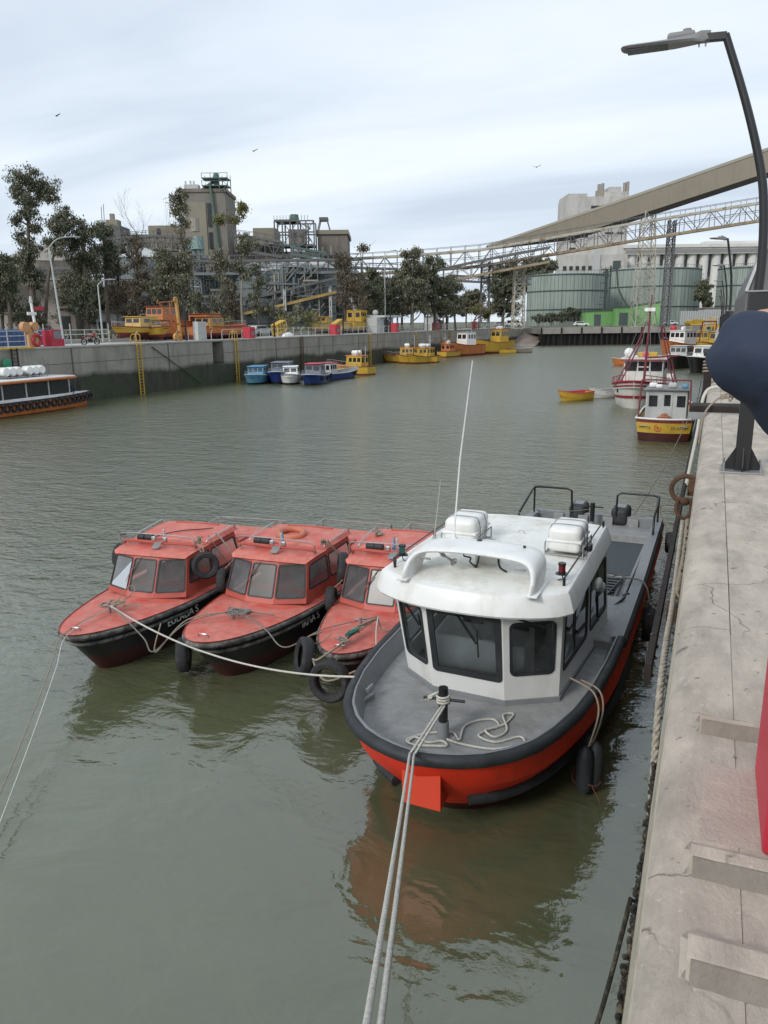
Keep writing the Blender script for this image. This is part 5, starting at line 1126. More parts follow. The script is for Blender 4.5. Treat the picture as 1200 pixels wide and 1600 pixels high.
mat('navy_cloth', (.018, .03, .06), .85, var=.2, scale=4, bump=.4, bscale=12)
mat('skin', (.5, .3, .22), .55, var=.08, scale=6); mat('hair', (.03, .02, .015), .6); mat('trousers', (.05, .05, .06), .85, var=.2)
def skin_body(name, pts, edges, m, parent=None, sub=2):
    me = bpy.data.meshes.new(name); me.from_pydata([p[:3] for p in pts], edges, []); o = bpy.data.objects.new(name, me); COL.objects.link(o); me.materials.append(MATS[m])
    if parent: o.parent = parent
    sk = o.modifiers.new('skin', 'SKIN'); sk.use_smooth_shade = True
    for i, p in enumerate(pts):
        v = me.skin_vertices[0].data[i]; r = p[3]; v.radius = r if isinstance(r, tuple) else (r, r); v.use_root = (i == 0)
    u = o.modifiers.new('sub', 'SUBSURF'); u.levels = sub; u.render_levels = sub; return o
# crewman seated on the launch foredeck
t = thing('person', 'small crewman in a dark jacket crouching on the foredeck of the orange launch', 'person', (-48.4, 48.5, 1.05), R_(200))
skin_body('body', [(0, 0, .25, .15), (0, .03, .5, .17), (0, .05, .62, .1), (0, .05, .72, .05), (0, .03, .82, .1), (.2, .03, .58, .06), (.27, -.12, .4, .045), (.2, -.3, .35, .035), (-.2, .03, .58, .06), (-.27, -.12, .4, .045), (-.2, -.3, .35, .035),
                   (.1, -.05, .2, .1), (.13, -.4, .35, .07), (.13, -.35, .02, .05), (-.1, -.05, .2, .1), (-.13, -.4, .35, .07), (-.13, -.35, .02, .05)],
          [(0, 1), (1, 2), (2, 3), (3, 4), (2, 5), (5, 6), (6, 7), (2, 8), (8, 9), (9, 10), (0, 11), (11, 12), (12, 13), (0, 14), (14, 15), (15, 16)], 'navy_cloth', t)
m = MB(); m.ball((0, .03, .87), .11, 8); m.build('hair', 'hair', t, smooth=True)

# ---- yellow boat seen from astern, near the quay
yb = thing('fishing_boat', 'small boat with yellow lettered stern and pale grey cabin with a door, by the quay', 'boat', (-2.2, 53.2, 0), R_(180))
h = Hull(9.3, 3.1, 1.5, 1.05, 1.2, rake=.8, flare=.2, st=.93, draft=.4)
def stern_band(m, t0, t1, bul=.45, off=0, n=14, x0=-1., x1=1.):
    secs = []
    for j in range(6):
        tt = t0 + (t1 - t0) * j / 5; a = h.P(1, tt, 1); zt = a[2]; b = a[0]
        secs.append([(b * x, a[1] + (bul - .18 * tt) * math.cos(x * math.pi / 2) ** .8 + off, zt) for x in [x0 + (x1 - x0) * k / n for k in range(n + 1)]])
    return m.loft(secs)
m = MB(); h.band(m, 0, .16); stern_band(m, 0, .16); m.build('upper_strake', 'mat_redbrown', yb, smooth=True)
m = MB(); h.band(m, .16, .62); stern_band(m, .16, .62); m.build('topsides', 'mat_yellow', yb, smooth=True)
m = MB(); h.band(m, .62, 1.5); stern_band(m, .62, 1.3); m.build('bottom', 'hull_maroon', yb, smooth=True)
m = MB(); ln = h.line(0, .02, .02); n_ = 10
arc = [(h.P(1, 0, 1)[0] * x, h.P(1, 0, 1)[1] + .45 * max(0, math.cos(x * math.pi / 2)) ** .8, h.P(1, 0, 1)[2] + .02) for x in np.linspace(1, -1, 15)]
m.tube(ln + arc[1:], .05, 6, close=False); m.build('capping', 'paint_white', yb, smooth=True)
m = MB(); h.deck(m, dz=-.35, inset=.08); m.bb(-1.2, 1.2, 8.9, 9.6, .83, .85); m.build('deck', 'light_grey', yb)
m = MB(); zt = 1.2
def on_stern(x, t_): a = h.P(1, t_, 1); return (x, a[1] + (.45 - .18 * t_) * math.cos(x / a[0] * math.pi / 2) ** .8 + .012, a[2])
text_obj('M 0722', .2, 'letter_dark', yb, on_stern(.95, .38), (R_(84), 0, R_(180 - 22)), sx=1.1)
text_obj('M 0722', .22, 'letter_dark', yb, on_stern(-.78, .38), (R_(84), 0, R_(180 + 18)), sx=1.2)
m = MB(); m.lathe([(.15, -.008), (.19, -.008), (.19, .008), (.15, .008)], 20, (0, 0, 0), 'y', closed=True); m.lathe([(0, -.006), (.1, -.006), (.1, .006), (0, .006)], 4, (0, 0, 0), 'y')
o = m.build('emblem', mat('emblem_red', (.4, .08, .03), .7), yb); o.location = on_stern(.28, .38)
def plate_box(parent, x0, x1, y0, y1, z0, z1, m): b = MB(); b.bb(x0, x1, y0, y1, z0, z1); return b.build('cabin', m, parent, bevel=.05)
yc = plate_box(yb, -1.05, 1.15, 4.2, 7.3, .8, 2.55, 'light_grey')
for x0, x1 in ((.52, .98), (-.95, -.5)):
    m = MB(); m.rbox(((x0 + x1) / 2, 7.31, 1.95), (x1 - x0, .03, .62), .014, 2); m.build('window', 'glass_dark', yc)
m = MB(); m.rbox((.0, 7.31, 1.72), (.58, .05, 1.5), .02, 2); dr = m.build('door', 'light_grey', yc)
m = MB(); m.rbox((.0, 7.345, 2.0), (.34, .03, .62), .014, 2); m.build('pane', 'glass_dark', dr)
m = MB(); m.bar((-1.2, 7.4, 2.6), (1.3, 7.4, 2.6), .06); m.bb(-1.15, 1.25, 4, 7.5, 2.56, 2.62); m.build('roof', 'mid_grey', yb)
m = MB()
for x in (-1.25, 1.4): m.tube([(x, 8.6, 1.1), (x * .95, 8.4, 3.2)], .045, 6)
m.tube([(-1.2, 8.4, 3.2), (1.33, 8.4, 3.2)], .04, 6); m.tube([(-1.2, 8.4, 3.2), (-1.1, 5, 2.9)], .03, 5); m.build('gantry', mat('gantry_red', (.16, .03, .04), .6, var=.2), yb, smooth=True)
for i, (x, y, s_, mm, lb) in enumerate([(.85, 6.4, .28, 'paint_white', 'white foam float heap, left on the grey cabin roof'), (.5, 6.8, .22, 'paint_white', 'dirty white float on the grey cabin roof edge'), (-.2, 6.5, .3, 'light_grey', 'pale fish crate in the middle of the grey cabin roof'), (-.85, 6.6, .22, 'mat_blue_light', 'blue drum on the right of the grey cabin roof')]):
    M_w = fit(yb.location, R_(180)); p = M_w @ Vector((x, y, 2.63)); tt = thing('deck_float', lb, 'float', p); m = MB(); m.rbox((0, 0, s_ / 2), (s_ * 1.6, s_, s_), s_ * .35, 3); m.build('body', mm, tt, smooth=True)
nt_ = MB(); rd = random.Random(3)
for k in range(130):
    a = rd.uniform(0, 6.28); r = .42 * rd.random() ** .6; z = .4 * (1 - r / .42) * rd.uniform(.7, 1); nt_.tube([(r * math.cos(a) + d1 * .12, r * math.sin(a) + d2 * .12, max(0, z) + .03) for d1, d2 in ((0, 0), (rd.uniform(-1, 1), rd.uniform(-1, 1)), (rd.uniform(-1, 1), rd.uniform(-1, 1)))], .022, 4)
nt_.cyl((0, 0, 0), .42, .32, 12, .08); o = nt_.build('net_heap', mat('net_orange', (.45, .17, .09), .95, var=.3, scale=12)); o.location = (-2.25, 45.0, 1.0)
tag(o, 'heap of orange brown net on the deck of the yellow sterned boat', 'net')

# ---- white trawler with red bands
tw_ = thing('trawler', 'white wooden trawler with two red bands and red mast, behind the yellow sterned boat', 'boat', (-5.2, 58.8, 0), R_(-1))
h = Hull(15, 4.3, 2.05, 1.35, 1.7, rake=1.0, flare=.2, p=1.9, q=1.9, sf=.4, st=.8, draft=.8)
m = MB(); h.band(m, 0, 1.25); h.transom(m, 0, 1.25); m.build('hull', mat('trawler_white', (.62, .6, .56), .6, var=.06, dirt=(.3, .17, .08), dsc=1.3, dst=(1, 1, .25), dmix=(.55, .72), damt=.7), tw_, smooth=True)
m = MB(); h.band(m, 1.25, 1.5); m.build('bottom', 'hull_maroon', tw_)
m = MB(); h.band(m, -.03, .05, off=.04); m.tube(h.line(0, .03, .05), .05, 6); h.band(m, .12, .18, off=.03, nt=1); h.band(m, .52, .62, off=.04); m.build('red_band', mat('trawler_red', (.28, .02, .035), .5, var=.15), tw_, smooth=True)
m = MB(); h.deck(m, dz=-.45, inset=.06); m.build('deck', 'light_grey', tw_)
for u, sd_ in ((.1, -1), (.1, 1)):
    p = h.P(u, .32, sd_, .03); m = MB(); m.ball((0, 0, 0), .13, 8, (.5, .7, 1.2)); o = m.build('porthole', 'black_paint', tw_, smooth=True); o.location = tuple(p)
cb = MB(); cb.bb(-1.5, 1.5, 6.2, 10.5, .9, 3.35); c_ = cb.build('wheelhouse', 'trawler_white', tw_, bevel=.04)
for x0, x1 in ((-1.4, -.5), (-.38, .42), (.55, 1.4)):
    m = MB(); m.bb(x0, x1, 6.15, 6.19, 2.45, 3.15); m.build('window', 'glass_dark', c_)
m = MB(); m.bb(-.4, .42, 6.1, 6.148, 2.72, 2.8); m.build('window_bar', 'trawler_white', c_)
for sd_ in (-1, 1):
    for k in range(3): m = MB(); m.bb(sd_ * 1.51 - .01, sd_ * 1.51 + .01, 6.6 + k * 1.2, 7.5 + k * 1.2, 2.5, 3.1); m.build('window', 'glass_dark', c_)
m = MB(); m.bb(-1.75, 1.75, 5.9, 10.8, 3.36, 3.46); r_f = m.build('roof', 'trawler_white', c_); m = MB(); m.bb(-1.77, 1.77, 5.88, 5.9, 3.25, 3.36); m.build('roof_trim', 'trawler_red', c_)
m = MB(); m.ball((-1.2, 6.6, 3.85), .38, 8); m.build('white_float', 'paint_white', tw_, smooth=True)
m = MB(); m.ball((.1, 6.3, 3.75), .26, 8); m.build('pink_float', mat('pink', (.6, .12, .16), .5), tw_, smooth=True)
m = MB(); m.bb(-.6, .9, 7.2, 7.9, 3.5, 3.85); m.build('roof_box', 'mat_yellow', tw_, bevel=.04)
m = MB(); m.tube([(.35, 3.4, .9), (.52, 3.5, 8.2)], [.11, .05], 8); m.tube([(.4, 3.4, 3.6), (2.7, 3.6, 3.75)], .07, 6); m.tube([(.45, 3.4, 6.8), (.5, 3.4, 6.82)], .2, 8); m.build('mast', 'gantry_red', tw_, smooth=True)
m = MB(); m.bb(.1, .85, 3.2, 3.7, 7.0, 7.25); m.build('mast_light', 'paint_white', tw_)
m = MB()
for a, b in (((-1.5, 1.6, 1.6), (-.1, 3.1, 5.0)), ((-1.25, 1.8, 1.6), (.1, 3.2, 5.0)), ((-.1, 3.1, 5.0), (.3, 3.2, 6.3)), ((2.5, 4, 1.5), (1.3, 3.6, 5.9)), ((2.75, 4, 1.5), (1.5, 3.6, 5.9))): m.tube([a, b], .05, 5)
m.build('derrick', 'gantry_red', tw_, smooth=True)
m = MB(); m.rbox((-.1, 2.6, 1.6), (.8, .6, .6), .15, 3); m.cyl((-.6, 2.6, 1.6), .25, 1, 10, ax='x'); m.build('winch', 'mat_red', tw_, smooth=True)
m = MB()
for a, b in (((.52, 3.5, 8.1), (0, 0.2, 2.1)), ((.52, 3.5, 8.1), (1.3, 9, 3.4)), ((.52, 3.5, 8.1), (-1.9, 5, 1.5)), ((.52, 3.5, 8.1), (2, 5, 1.5)), ((.5, 3.5, 7), (.9, 3.5, 1))): m.tube([a, b], .015, 3)
m.build('rigging', 'mid_grey', tw_)
m = MB()
for sd_ in (-1, 1):
    pts = [h.P(u, 0, sd_) + [0, 0, .5] for u in np.linspace(.02, .34, 8)]; m.tube(pts, .03, 5)
    for p in pts: m.tube([p, p - [0, 0, .45]], .025, 4)
m.build('bow_rail', 'trawler_red', tw_)
# boats further along the right side
GR = 'boats moored along the near quay further on'
a = G(1048, 577); workboat('cabin_boat', 'dark hulled boat with grey white cabin half hidden by the trawler mast', (a[0], a[1], 0), R_(-12), 9, 3, 1.9, 1.4, 1.4, 'hull_black', 'hull_black', 'paint_white', 'light_grey', (.32, 3, 2.4, 1.6, 'light_grey', 'light_grey'), GR, winf=3)
a = G(1078, 583); workboat('cabin_boat', 'black hulled boat with bright white cabin just left of the blue sleeve', (a[0], a[1], 0), R_(-28), 9, 3.2, 2.0, 1.5, 1.4, 'hull_black', 'hull_black', 'paint_white', 'light_grey', (.26, 3, 2.5, 1.7, 'paint_white', 'paint_white'), GR, winf=2, wins=2)
a = G(1044, 561); t, h_ = workboat('lifeboat', 'orange hulled boat with white wheelhouse and red float', (a[0] - 1, a[1], 0), R_(-30), 12, 4, 3.0, 2.2, 2.0, 'mat_orange', 'hull_maroon', 'mat_orange', 'mat_orange', (.32, 3.6, 3, 2.4, 'paint_white', 'paint_white'), None, winf=3, cans=1)
m = MB(); m.ball((-1.2, 4.6, 4.9), .55, 8); m.build('red_float', 'mat_red', t, smooth=True)
for i, (px, py, L_, rz, hb, lb) in enumerate([(1092, 566, 13, -25, 3.0, 'yellow fishing boat with stacked gantries nearest the blue sleeve'), (1080, 556, 12, -15, 2.4, 'dark yellow fishing boat moored outside the nearer yellow one'), (1100, 553, 13, -10, 3.2, 'yellow fishing boat with pink floats on its cabin, farthest along the quay')]):
    a = G(px, py); t, h_ = workboat('fishing_boat', lb, (a[0], a[1], 0), R_(rz), L_, 4, hb, hb * .8, hb * .8, 'mat_yellow', 'hull_maroon', 'mat_redbrown', 'mat_redbrown', (.4, 3, 2.8, 2.2 + .4 * i, 'mat_yellow', 'light_grey'), GR, mast=2)
    m = MB()
    for x in (-1.3, 1.3): m.tube([(x, 2.2, hb), (x * .8, 2.4, hb + 3)], .1, 5); m.tube([(x, 9, hb), (x * .8, 9, hb + 3.4)], .1, 5)
    m.tube([(-1.1, 2.4, hb + 3), (1.1, 2.4, hb + 3)], .1, 5); m.tube([(-1.1, 9, hb + 3.4), (1.1, 9, hb + 3.4)], .1, 5); m.build('gantry', 'mat_yellow' if i else 'mat_redbrown', t)

# ================================================================ salmon red launches
def rope_obj(label, pts, r=.014, m='rope_tan', name='mooring_rope', grp=None, n=8, parent=None):
    q = MB(); q.tube(smooth_path(pts, n), r, 6); o = q.build(name, m, parent, smooth=True, ang=90)
    if parent is None: tag(o, label, 'rope', grp)
    return o
def tangle(c, rx, ry, n, seed, dz=.05):
    rd = random.Random(seed); pts = []
    for i in range(n):
        a = i * 2.2 + rd.uniform(-.6, .6); k = rd.uniform(.35, 1); pts.append((c[0] + rx * k * math.cos(a), c[1] + ry * k * math.sin(a), c[2] + rd.uniform(0, dz)))
    return pts
def launch(label, loc, rz, name_txt, seed, three=True, txt_y=2.0, tilt=0, q_=1.9):
    t = thing('launch', label, 'boat', loc, rz); h = Hull(8.0, 2.4, 1.02, .84, .82, rake=.85, flare=.26, p=2.0, q=q_, sf=.6, st=.95, draft=.35)
    m = MB(); h.band(m, 0, .62); h.transom(m, 0, .62); m.build('topsides', 'hull_black', t, smooth=True)
    m = MB(); h.band(m, .62, 1.5); h.transom(m, .62, 1.5); m.build('bottom', 'hull_maroon', t, smooth=True)
    m = MB(); m.tube(h.line(.06, .015, 0), .055, 8); m.build('rub_rail', 'rubber_worn', t, smooth=True, ang=80)
    m = MB(); m.tube(h.line(.24, .015, 0, u1=.3), .035, 8); m.build('rub_rail', 'rubber_worn', t, smooth=True, ang=80)
    m = MB(); h.deck(m, dz=.0, inset=.0, camber=.06); m.build('deck', 'salmon', t, smooth=True, ang=60)
    m = MB(); h.band(m, -.025, .015, off=.0, nt=1); m.build('deck_edge', 'salmon_side', t)
    # cabin: three raked front windows, long side windows
    zd = .95; yb0, yb1 = 2.25, 2.5; hb, ht = .93, .84; zt = 1.72; fy0, fy1 = 2.62, 2.8
    xb = [-hb, -hb * .34, hb * .34, hb]; xt = [-ht, -ht * .34, ht * .34, ht]; yb_ = [yb1, yb0, yb0, yb1]; yt_ = [fy1, fy0, fy0, fy1]
    W = MB()
    for k in range(3):
        panel(t, [(xb[k], yb_[k], zd), (xb[k + 1], yb_[k + 1], zd), (xt[k + 1], yt_[k + 1], zt), (xt[k], yt_[k], zt)], .035, 'front', W, 'dusty_glass', rad=.04, gw=.014, th=.015, hole=(.05, .95, .14, .93))
    yr = 4.75; hr = 1.03; hrt = .92
    for sd_ in (-1, 1):
        # front quarter and side in two windows: the side flares aft
        pA0, pA1 = Vector((sd_ * hb, yb1, zd)), Vector((sd_ * ht, fy1, zt)); pM0, pM1 = Vector((sd_ * (hb + .08), 3.6, zd - .03)), Vector((sd_ * (ht + .07), 3.6, zt + .05)); pR0, pR1 = Vector((sd_ * hr, yr + .25, zd - .08)), Vector((sd_ * hrt, yr, zt + .06))
        for (a0, a1, b0, b1, hl) in ((pA0, pA1, pM0, pM1, (.12, .95, .3, .88)), (pM0, pM1, pR0, pR1, (.04, .92, .3, .86))):
            c = [a0, b0, b1, a1] if sd_ > 0 else [b0, a0, a1, b1]; hh = hl if sd_ > 0 else (1 - hl[1], 1 - hl[0], hl[2], hl[3])
            panel(t, c, .04, 'side', W, 'dusty_glass', rad=.05, gw=.014, th=.015, hole=hh)
    W.add([(-hr, yr + .25, zd - .08), (hr, yr + .25, zd - .08), (hrt, yr, zt + .06), (-hrt, yr, zt + .06)], [(0, 1, 2, 3)])
    W.build('cabin_wall', 'salmon_side', t)
    # front brow and raised trunk roof
    m = MB(); secs = []
    for y, hw, z in ((2.56, ht + .0, zt - .02), (2.62, ht + .05, zt + .03), (3.0, ht + .08, zt + .055), (3.55, ht + .11, zt + .06)):
        bow = .16 if y < 2.7 else 0
        secs.append([(hw * k, y + (bow * k * k), z + .05 * (1 - k * k)) for k in (-1, -.75, -.4, 0, .4, .75, 1)])
    m.loft(secs); m.build('brow_roof', 'salmon', t, smooth=True, ang=50)
    m = MB(); secs = []
    for y, hw, z, dz in ((3.5, ht + .1, zt + .06, .01), (3.54, ht + .08, zt + .06, .05), (4.2, ht + .12, zt + .065, .07), (4.85, hrt + .05, zt + .07, .07), (4.9, hrt + .05, zt + .04, .02)):
        secs.append([(hw * k, y, z + (dz if abs(k) < .95 else 0) + .045 * (1 - k * k)) for k in (-1, -.93, -.5, 0, .5, .93, 1)])
    m.loft(secs); m.build('trunk_roof', 'salmon', t, smooth=True, ang=40)
    m = MB(); m.bar((-.55, 4.75, zt + .18), (.55, 4.75, zt + .18), .06, .03); m.build('roof_ridge', 'salmon_side', t)
    # aft deck house
    m = MB(); m.rbox((0, 6.3, 1.0), (2.0, 2.4, .26), .08, 3); m.build('aft_house', 'salmon', t, smooth=True)
    m = MB(); m.rbox((.2, 6.2, 1.15), (.5, .5, .08), .03, 2); m.build('hatch', 'salmon_side', t, smooth=True)
    m = MB()
    for sd_ in (-1, 1):
        m.tube([(sd_ * .92, 5.4, 1.05), (sd_ * .92, 5.4, 1.3), (sd_ * .98, 7.6, 1.3), (sd_ * .98, 7.6, .95)], .014, 6); m.tube([(sd_ * .95, 6.5, 1.1), (sd_ * .95, 6.5, 1.3)], .012, 5)
        m.tube(smooth_path([(sd_ * (ht + .05), 3.55, zt + .08), (sd_ * (ht + .05), 3.62, zt + .16), (sd_ * (ht + .09), 4.2, zt + .19), (sd_ * (hrt), 4.75, zt + .21), (sd_ * hrt, 4.8, zt + .1)], 4), .013, 6)
    m.tube([(-.98, 7.6, 1.3), (.98, 7.6, 1.3)], .014, 6)
    hp = [(-ht - .05, 3.05, zt + .1), (-ht - .05, 3.03, zt + .3), (-ht * .8, 2.98, zt + .37), (0, 2.93, zt + .4), (ht * .8, 2.98, zt + .37), (ht + .05, 3.03, zt + .3), (ht + .05, 3.05, zt + .1)]
    m.tube(smooth_path(hp, 5), .014, 6); m.build('handrail', 'steel', t, smooth=True)
    m = MB(); m.tube(smooth_path([(-ht - .03, 3.15, zt + .1), (-ht * .9, 3.1, zt + .17), (0, 3.0, zt + .2), (ht * .9, 3.1, zt + .17), (ht + .03, 3.15, zt + .1)], 5), .035, 8); m.build('light_bar', 'salmon_side', t, smooth=True)
    for x in (-.05, .22): m = MB(); m.rbox((x, 3.0, zt + .28), (.1, .06, .1), .015, 2); m.build('floodlight', 'steel', t, smooth=True)
    m = MB(); m.loft([[(.0, 2.8, zt + .13), (.16, 2.8, zt + .13)], [(.0, 2.98, zt + .22), (.16, 2.98, zt + .22)]]); m.build('vent_plate', 'galv', t)
    m = MB(); m.cyl((.08, 3.2, zt + .1), .02, .3, 8); m.ball((.08, 3.2, zt + .42), .028, 6); m.build('mast_light', 'light_grey', t, smooth=True)
    # drum fenders lashed on the roof
    for k, x in enumerate((-.5, -.38)):
        m = MB(); m.lathe([(0, -.12), (.07, -.12), (.085, -.08), (.085, .08), (.07, .12), (0, .12)], 12, (x - .0, 3.3, zt + .2), 'x'); m.build('black_fender', 'rubber_black', t, smooth=True)
    # wipers
    for xw in (-.1,) if three else (0,):
        m = MB(); m.tube([(xw, 2.6, zt - .02), (xw - .2, 2.42, zt - .32)], .008, 4); m.tube([(xw - .1, 2.44, zt - .12), (xw - .28, 2.36, zt - .5)], .008, 4); m.build('wiper', 'steel', t)
    # bitt and fairlead
    m = MB(); m.cyl((0, 1.25, 1.0), .03, .2, 8); m.tube([(-.12, 1.25, 1.14), (.12, 1.25, 1.14)], .016, 6); m.build('bitt', 'galv', t, smooth=True)
    m = MB(); m.tube(smooth_path([(-.1, .25, 1.03), (-.09, .23, 1.08), (0, .22, 1.09), (.09, .23, 1.08), (.1, .25, 1.03)], 3), .012, 6); m.build('fairlead', 'steel', t, smooth=True)
    # interior: floor, seats
    m = MB(); m.bb(-.7, .7, 2.6, 4.7, .3, .35); m.build('cabin_floor', 'interior', t)
    for x in (-.4, .4):
        for y in (3.3, 4.3): m = MB(); m.rbox((x, y, .75), (.45, .4, .2), .05, 2); m.rbox((x, y + .2, 1.05), (.45, .1, .5), .04, 2); m.build('seat', 'interior', t, smooth=True)
    m = MB(); m.bb(-.6, .6, 2.6, 2.85, .7, 1.0); m.build('dashboard', 'mid_grey', t)
    if name_txt:
        u = (txt_y + .35) / 8.7; p = h.P(u, .3, 1, .035); p2 = h.P(u + .06, .3, 1, .035); a = math.atan2(p2[1] - p[1], p2[0] - p[0])
        text_obj(name_txt, .2, 'letter_white', t, tuple(p + (p2 - p) * .5), (R_(78), R_(-1), a), shear=.2, sx=1.05)
    return t, h
LA, hA = launch('leftmost salmon red launch, lettered EULALIA S on its black side', (-10.28, 9.6, 0), R_(6.5), 'EULALIA S', 1, txt_y=1.75)
LB, hB = launch('middle salmon red launch of the three, with a life ring on its roof', (-7.93, 10.2, 0), R_(3), 'IRMA S', 2, txt_y=2.0, q_=2.15)
LC, hC = launch('right salmon red launch, tyres on its bow, partly behind the white cabined boat', (-5.45, 10.65, 0), R_(4), None, 3)
def w(o, p): return np.array(Matrix.Translation(o.location) @ Matrix.Rotation(o.rotation_euler.z, 4, 'Z') @ Vector(tuple(float(c) for c in p)))
m = MB(); m.lathe([(.27 + .07 * math.cos(a), .07 * math.sin(a)) for a in np.linspace(0, 2 * math.pi, 11)[:-1]], 28, closed=True); o = m.build('life_ring', mat('ring_orange', (.5, .16, .09), .6, var=.1), None, smooth=True, ang=80); o.location = tuple(w(LB, (-.1, 4.0, 1.93))); o.rotation_euler = (R_(5), R_(4), 0); tag(o, 'faded orange life ring lying on the roof of the middle salmon launch', 'life ring')
TG = 'black tyres hung as fenders on the salmon launches'
def hung(label, launch_, p, axis, R=.3, top=None, r=.1):
    P_ = w(launch_, p); o = tyre('tyre_fender', P_, axis, R, r, None, label, TG)
    tp = w(launch_, top) if top is not None else P_ + np.array([0, 0, R + .35])
    q = MB(); q.tube(smooth_path([tp, (tp + P_) / 2 + [0.02, -.02, .05], P_ + [0, 0, R - .06]], 5), .011, 5); ro = q.build('lashing', 'rope_tan', None); q_ = ro
    tag(ro, 'lashing rope of the ' + label, 'rope', 'tyre lashings'); return o
hung('tyre hanging on the right cabin side of the EULALIA S launch', LA, (1.14, 3.0, 1.5), (.75, -.65, .15), .29, (.72, 3.3, 2.0))
hung('tyre at the left side of the EULALIA S launch roof', LA, (-1.05, 3.2, 1.5), (-1, -.25, .1), .27, (-.7, 3.4, 2.0))
hung('small dark tyre wedged between the first two launches', LA, (1.28, 3.95, .95), (1, -.3, .1), .24, (.85, 3.7, 1.95))
hung('large worn tyre hanging off the left bow of the middle launch', LB, (-.72, .62, .42), (-.85, -.5, 0), .33, (-.4, .9, 1.05), .12)
hung('tyre at the left side of the middle launch by its windscreen', LB, (-1.12, 2.75, 1.15), (-1, -.35, 0), .26, (-.75, 3.1, 1.95))
hung('big tyre on edge between the middle and right launches', LC, (-1.05, 3.0, 1.5), (-.9, -.5, .1), .33, (-.72, 3.4, 2.0))
hung('tyre low behind the big one between the middle and right launches', LC, (-1.15, 2.6, .95), (-1, -.3, 0), .26, (-.8, 2.9, 1.6))
hung('left tyre of the pair on the bow of the right launch', LC, (-.66, .2, .8), (-.72, -.62, .22), .34, (-.3, .6, 1.1), .11)
hung('lower tyre of the pair on the bow of the right launch', LC, (.02, -.28, .66), (.06, -1, .12), .36, (.02, .4, 1.1), .11)
# ropes on and between the launches
rope_obj('pale rope coil on the foredeck of the EULALIA S launch', tangle(w(LA, (.0, 1.35, 1.1)), .28, .3, 13, 3) + [w(LA, (.0, 1.9, 1.3)), w(LA, (.12, 1.95, 1.22)), w(LA, (.1, 1.5, 1.08)), w(LA, (.5, 1.6, 1.05))], .012, 'rope_tan', 'rope_coil')
rope_obj('tangled grey rope on the foredeck of the middle launch', tangle(w(LB, (.1, 1.3, 1.09)), .26, .2, 22, 5, .07) + [w(LB, (.6, 1.45, 1.08)), w(LB, (.75, 1.5, 1.06))], .013, 'rope_grey', 'rope_coil')
rope_obj('grey rope slung from the EULALIA S launch across to the middle launch', [w(LA, (.02, 1.25, 1.12)), w(LA, (.5, .95, 1.08)), w(LA, (1.1, .7, .8)), w(LB, (-1.05, .2, .62)), w(LB, (-.7, .75, 1.0)), w(LB, (0, 1.25, 1.15))], .013, 'rope_grey')
rope_obj('second grey rope beside the one joining the first two launches', [w(LA, (1.15, 1.2, .9)), w(LB, (-1.1, .3, .55)), w(LB, (-.75, .85, 1.02)), w(LB, (0, 1.3, 1.12))], .013, 'rope_tan')
rope_obj('grey rope from the middle launch to the right launch', [w(LB, (.1, 1.3, 1.12)), w(LB, (.85, .95, 1.0)), w(LB, (1.35, .75, .8)), w(LC, (-.6, .95, 1.02)), w(LC, (.25, 1.5, 1.15))], .013, 'rope_grey')
rope_obj('grey rope from the right launch foredeck to the white cabined boat', [w(LC, (.25, 1.5, 1.12)), w(LC, (.5, 1.1, 1.06)), w(LC, (.85, 1.35, 1.1)), w(LC, (1.2, 1.3, 1.25))], .013, 'rope_grey')
rope_obj('pale rope from the right launch foredeck down to the grey gunwale', [w(LC, (.25, 1.5, 1.15)), w(LC, (.42, .9, 1.1)), w(LC, (.62, .35, 1.0))], .014, 'rope_white')
rope_obj('knotted pale rope harness on the bow of the right launch', tangle(w(LC, (.1, .75, 1.12)), .1, .3, 8, 9, .08) + [w(LC, (.25, 1.5, 1.12)), w(LC, (.1, .9, 1.12)), w(LC, (0, .1, 1.1)), w(LC, (-.2, -.25, 1.0)), w(LC, (-.4, .0, .85)), w(LC, (0, -.4, .72)), w(LC, (.45, -.15, .85))], .018, 'rope_tan', 'rope_coil')
rope_obj('green rope knots on the bow of the right launch', tangle(w(LC, (.08, .6, 1.16)), .09, .22, 14, 12, .05), .016, 'rope_green', 'rope_coil')
rope_obj('grey rope on the foredeck starboard of the knots', tangle(w(LC, (.0, .35, 1.1)), .16, .12, 8, 19, .05), .014, 'rope_grey', 'rope_coil')
rope_obj('pale rope drooping off the left tyre of the right launch', [w(LC, (-.55, .75, 1.05)), w(LC, (-.75, .45, 1.0)), w(LC, (-.62, .15, .8)), w(LC, (-.4, .05, .95))], .014, 'rope_tan')
rope_obj('rope bundle tied round the right roof corner of the EULALIA S launch', tangle(w(LA, (.88, 3.25, 1.9)), .08, .1, 16, 31, .14) + [w(LA, (1.05, 3.1, 1.85)), w(LA, (1.14, 3.0, 1.7))], .013, 'rope_tan', 'rope_coil')
rope_obj('pale rope slanting down the cabin side of the EULALIA S launch', [w(LA, (.9, 3.9, 1.97)), w(LA, (1.0, 4.0, 1.8)), w(LA, (1.22, 4.15, 1.3)), w(LA, (1.3, 4.1, .98))], .016, 'rope_white')
rope_obj('rope wound on the left roof rail of the EULALIA S launch', tangle(w(LA, (-.86, 3.1, 2.0)), .06, .12, 14, 33, .08), .013, 'rope_grey', 'rope_coil')
rope_obj('dark line lying across the roof of the EULALIA S launch', [w(LA, (-.5, 3.3, 1.86)), w(LA, (-.1, 3.9, 1.91)), w(LA, (.45, 4.3, 1.91)), w(LA, (.6, 4.4, 1.91))], .01, 'hull_black')
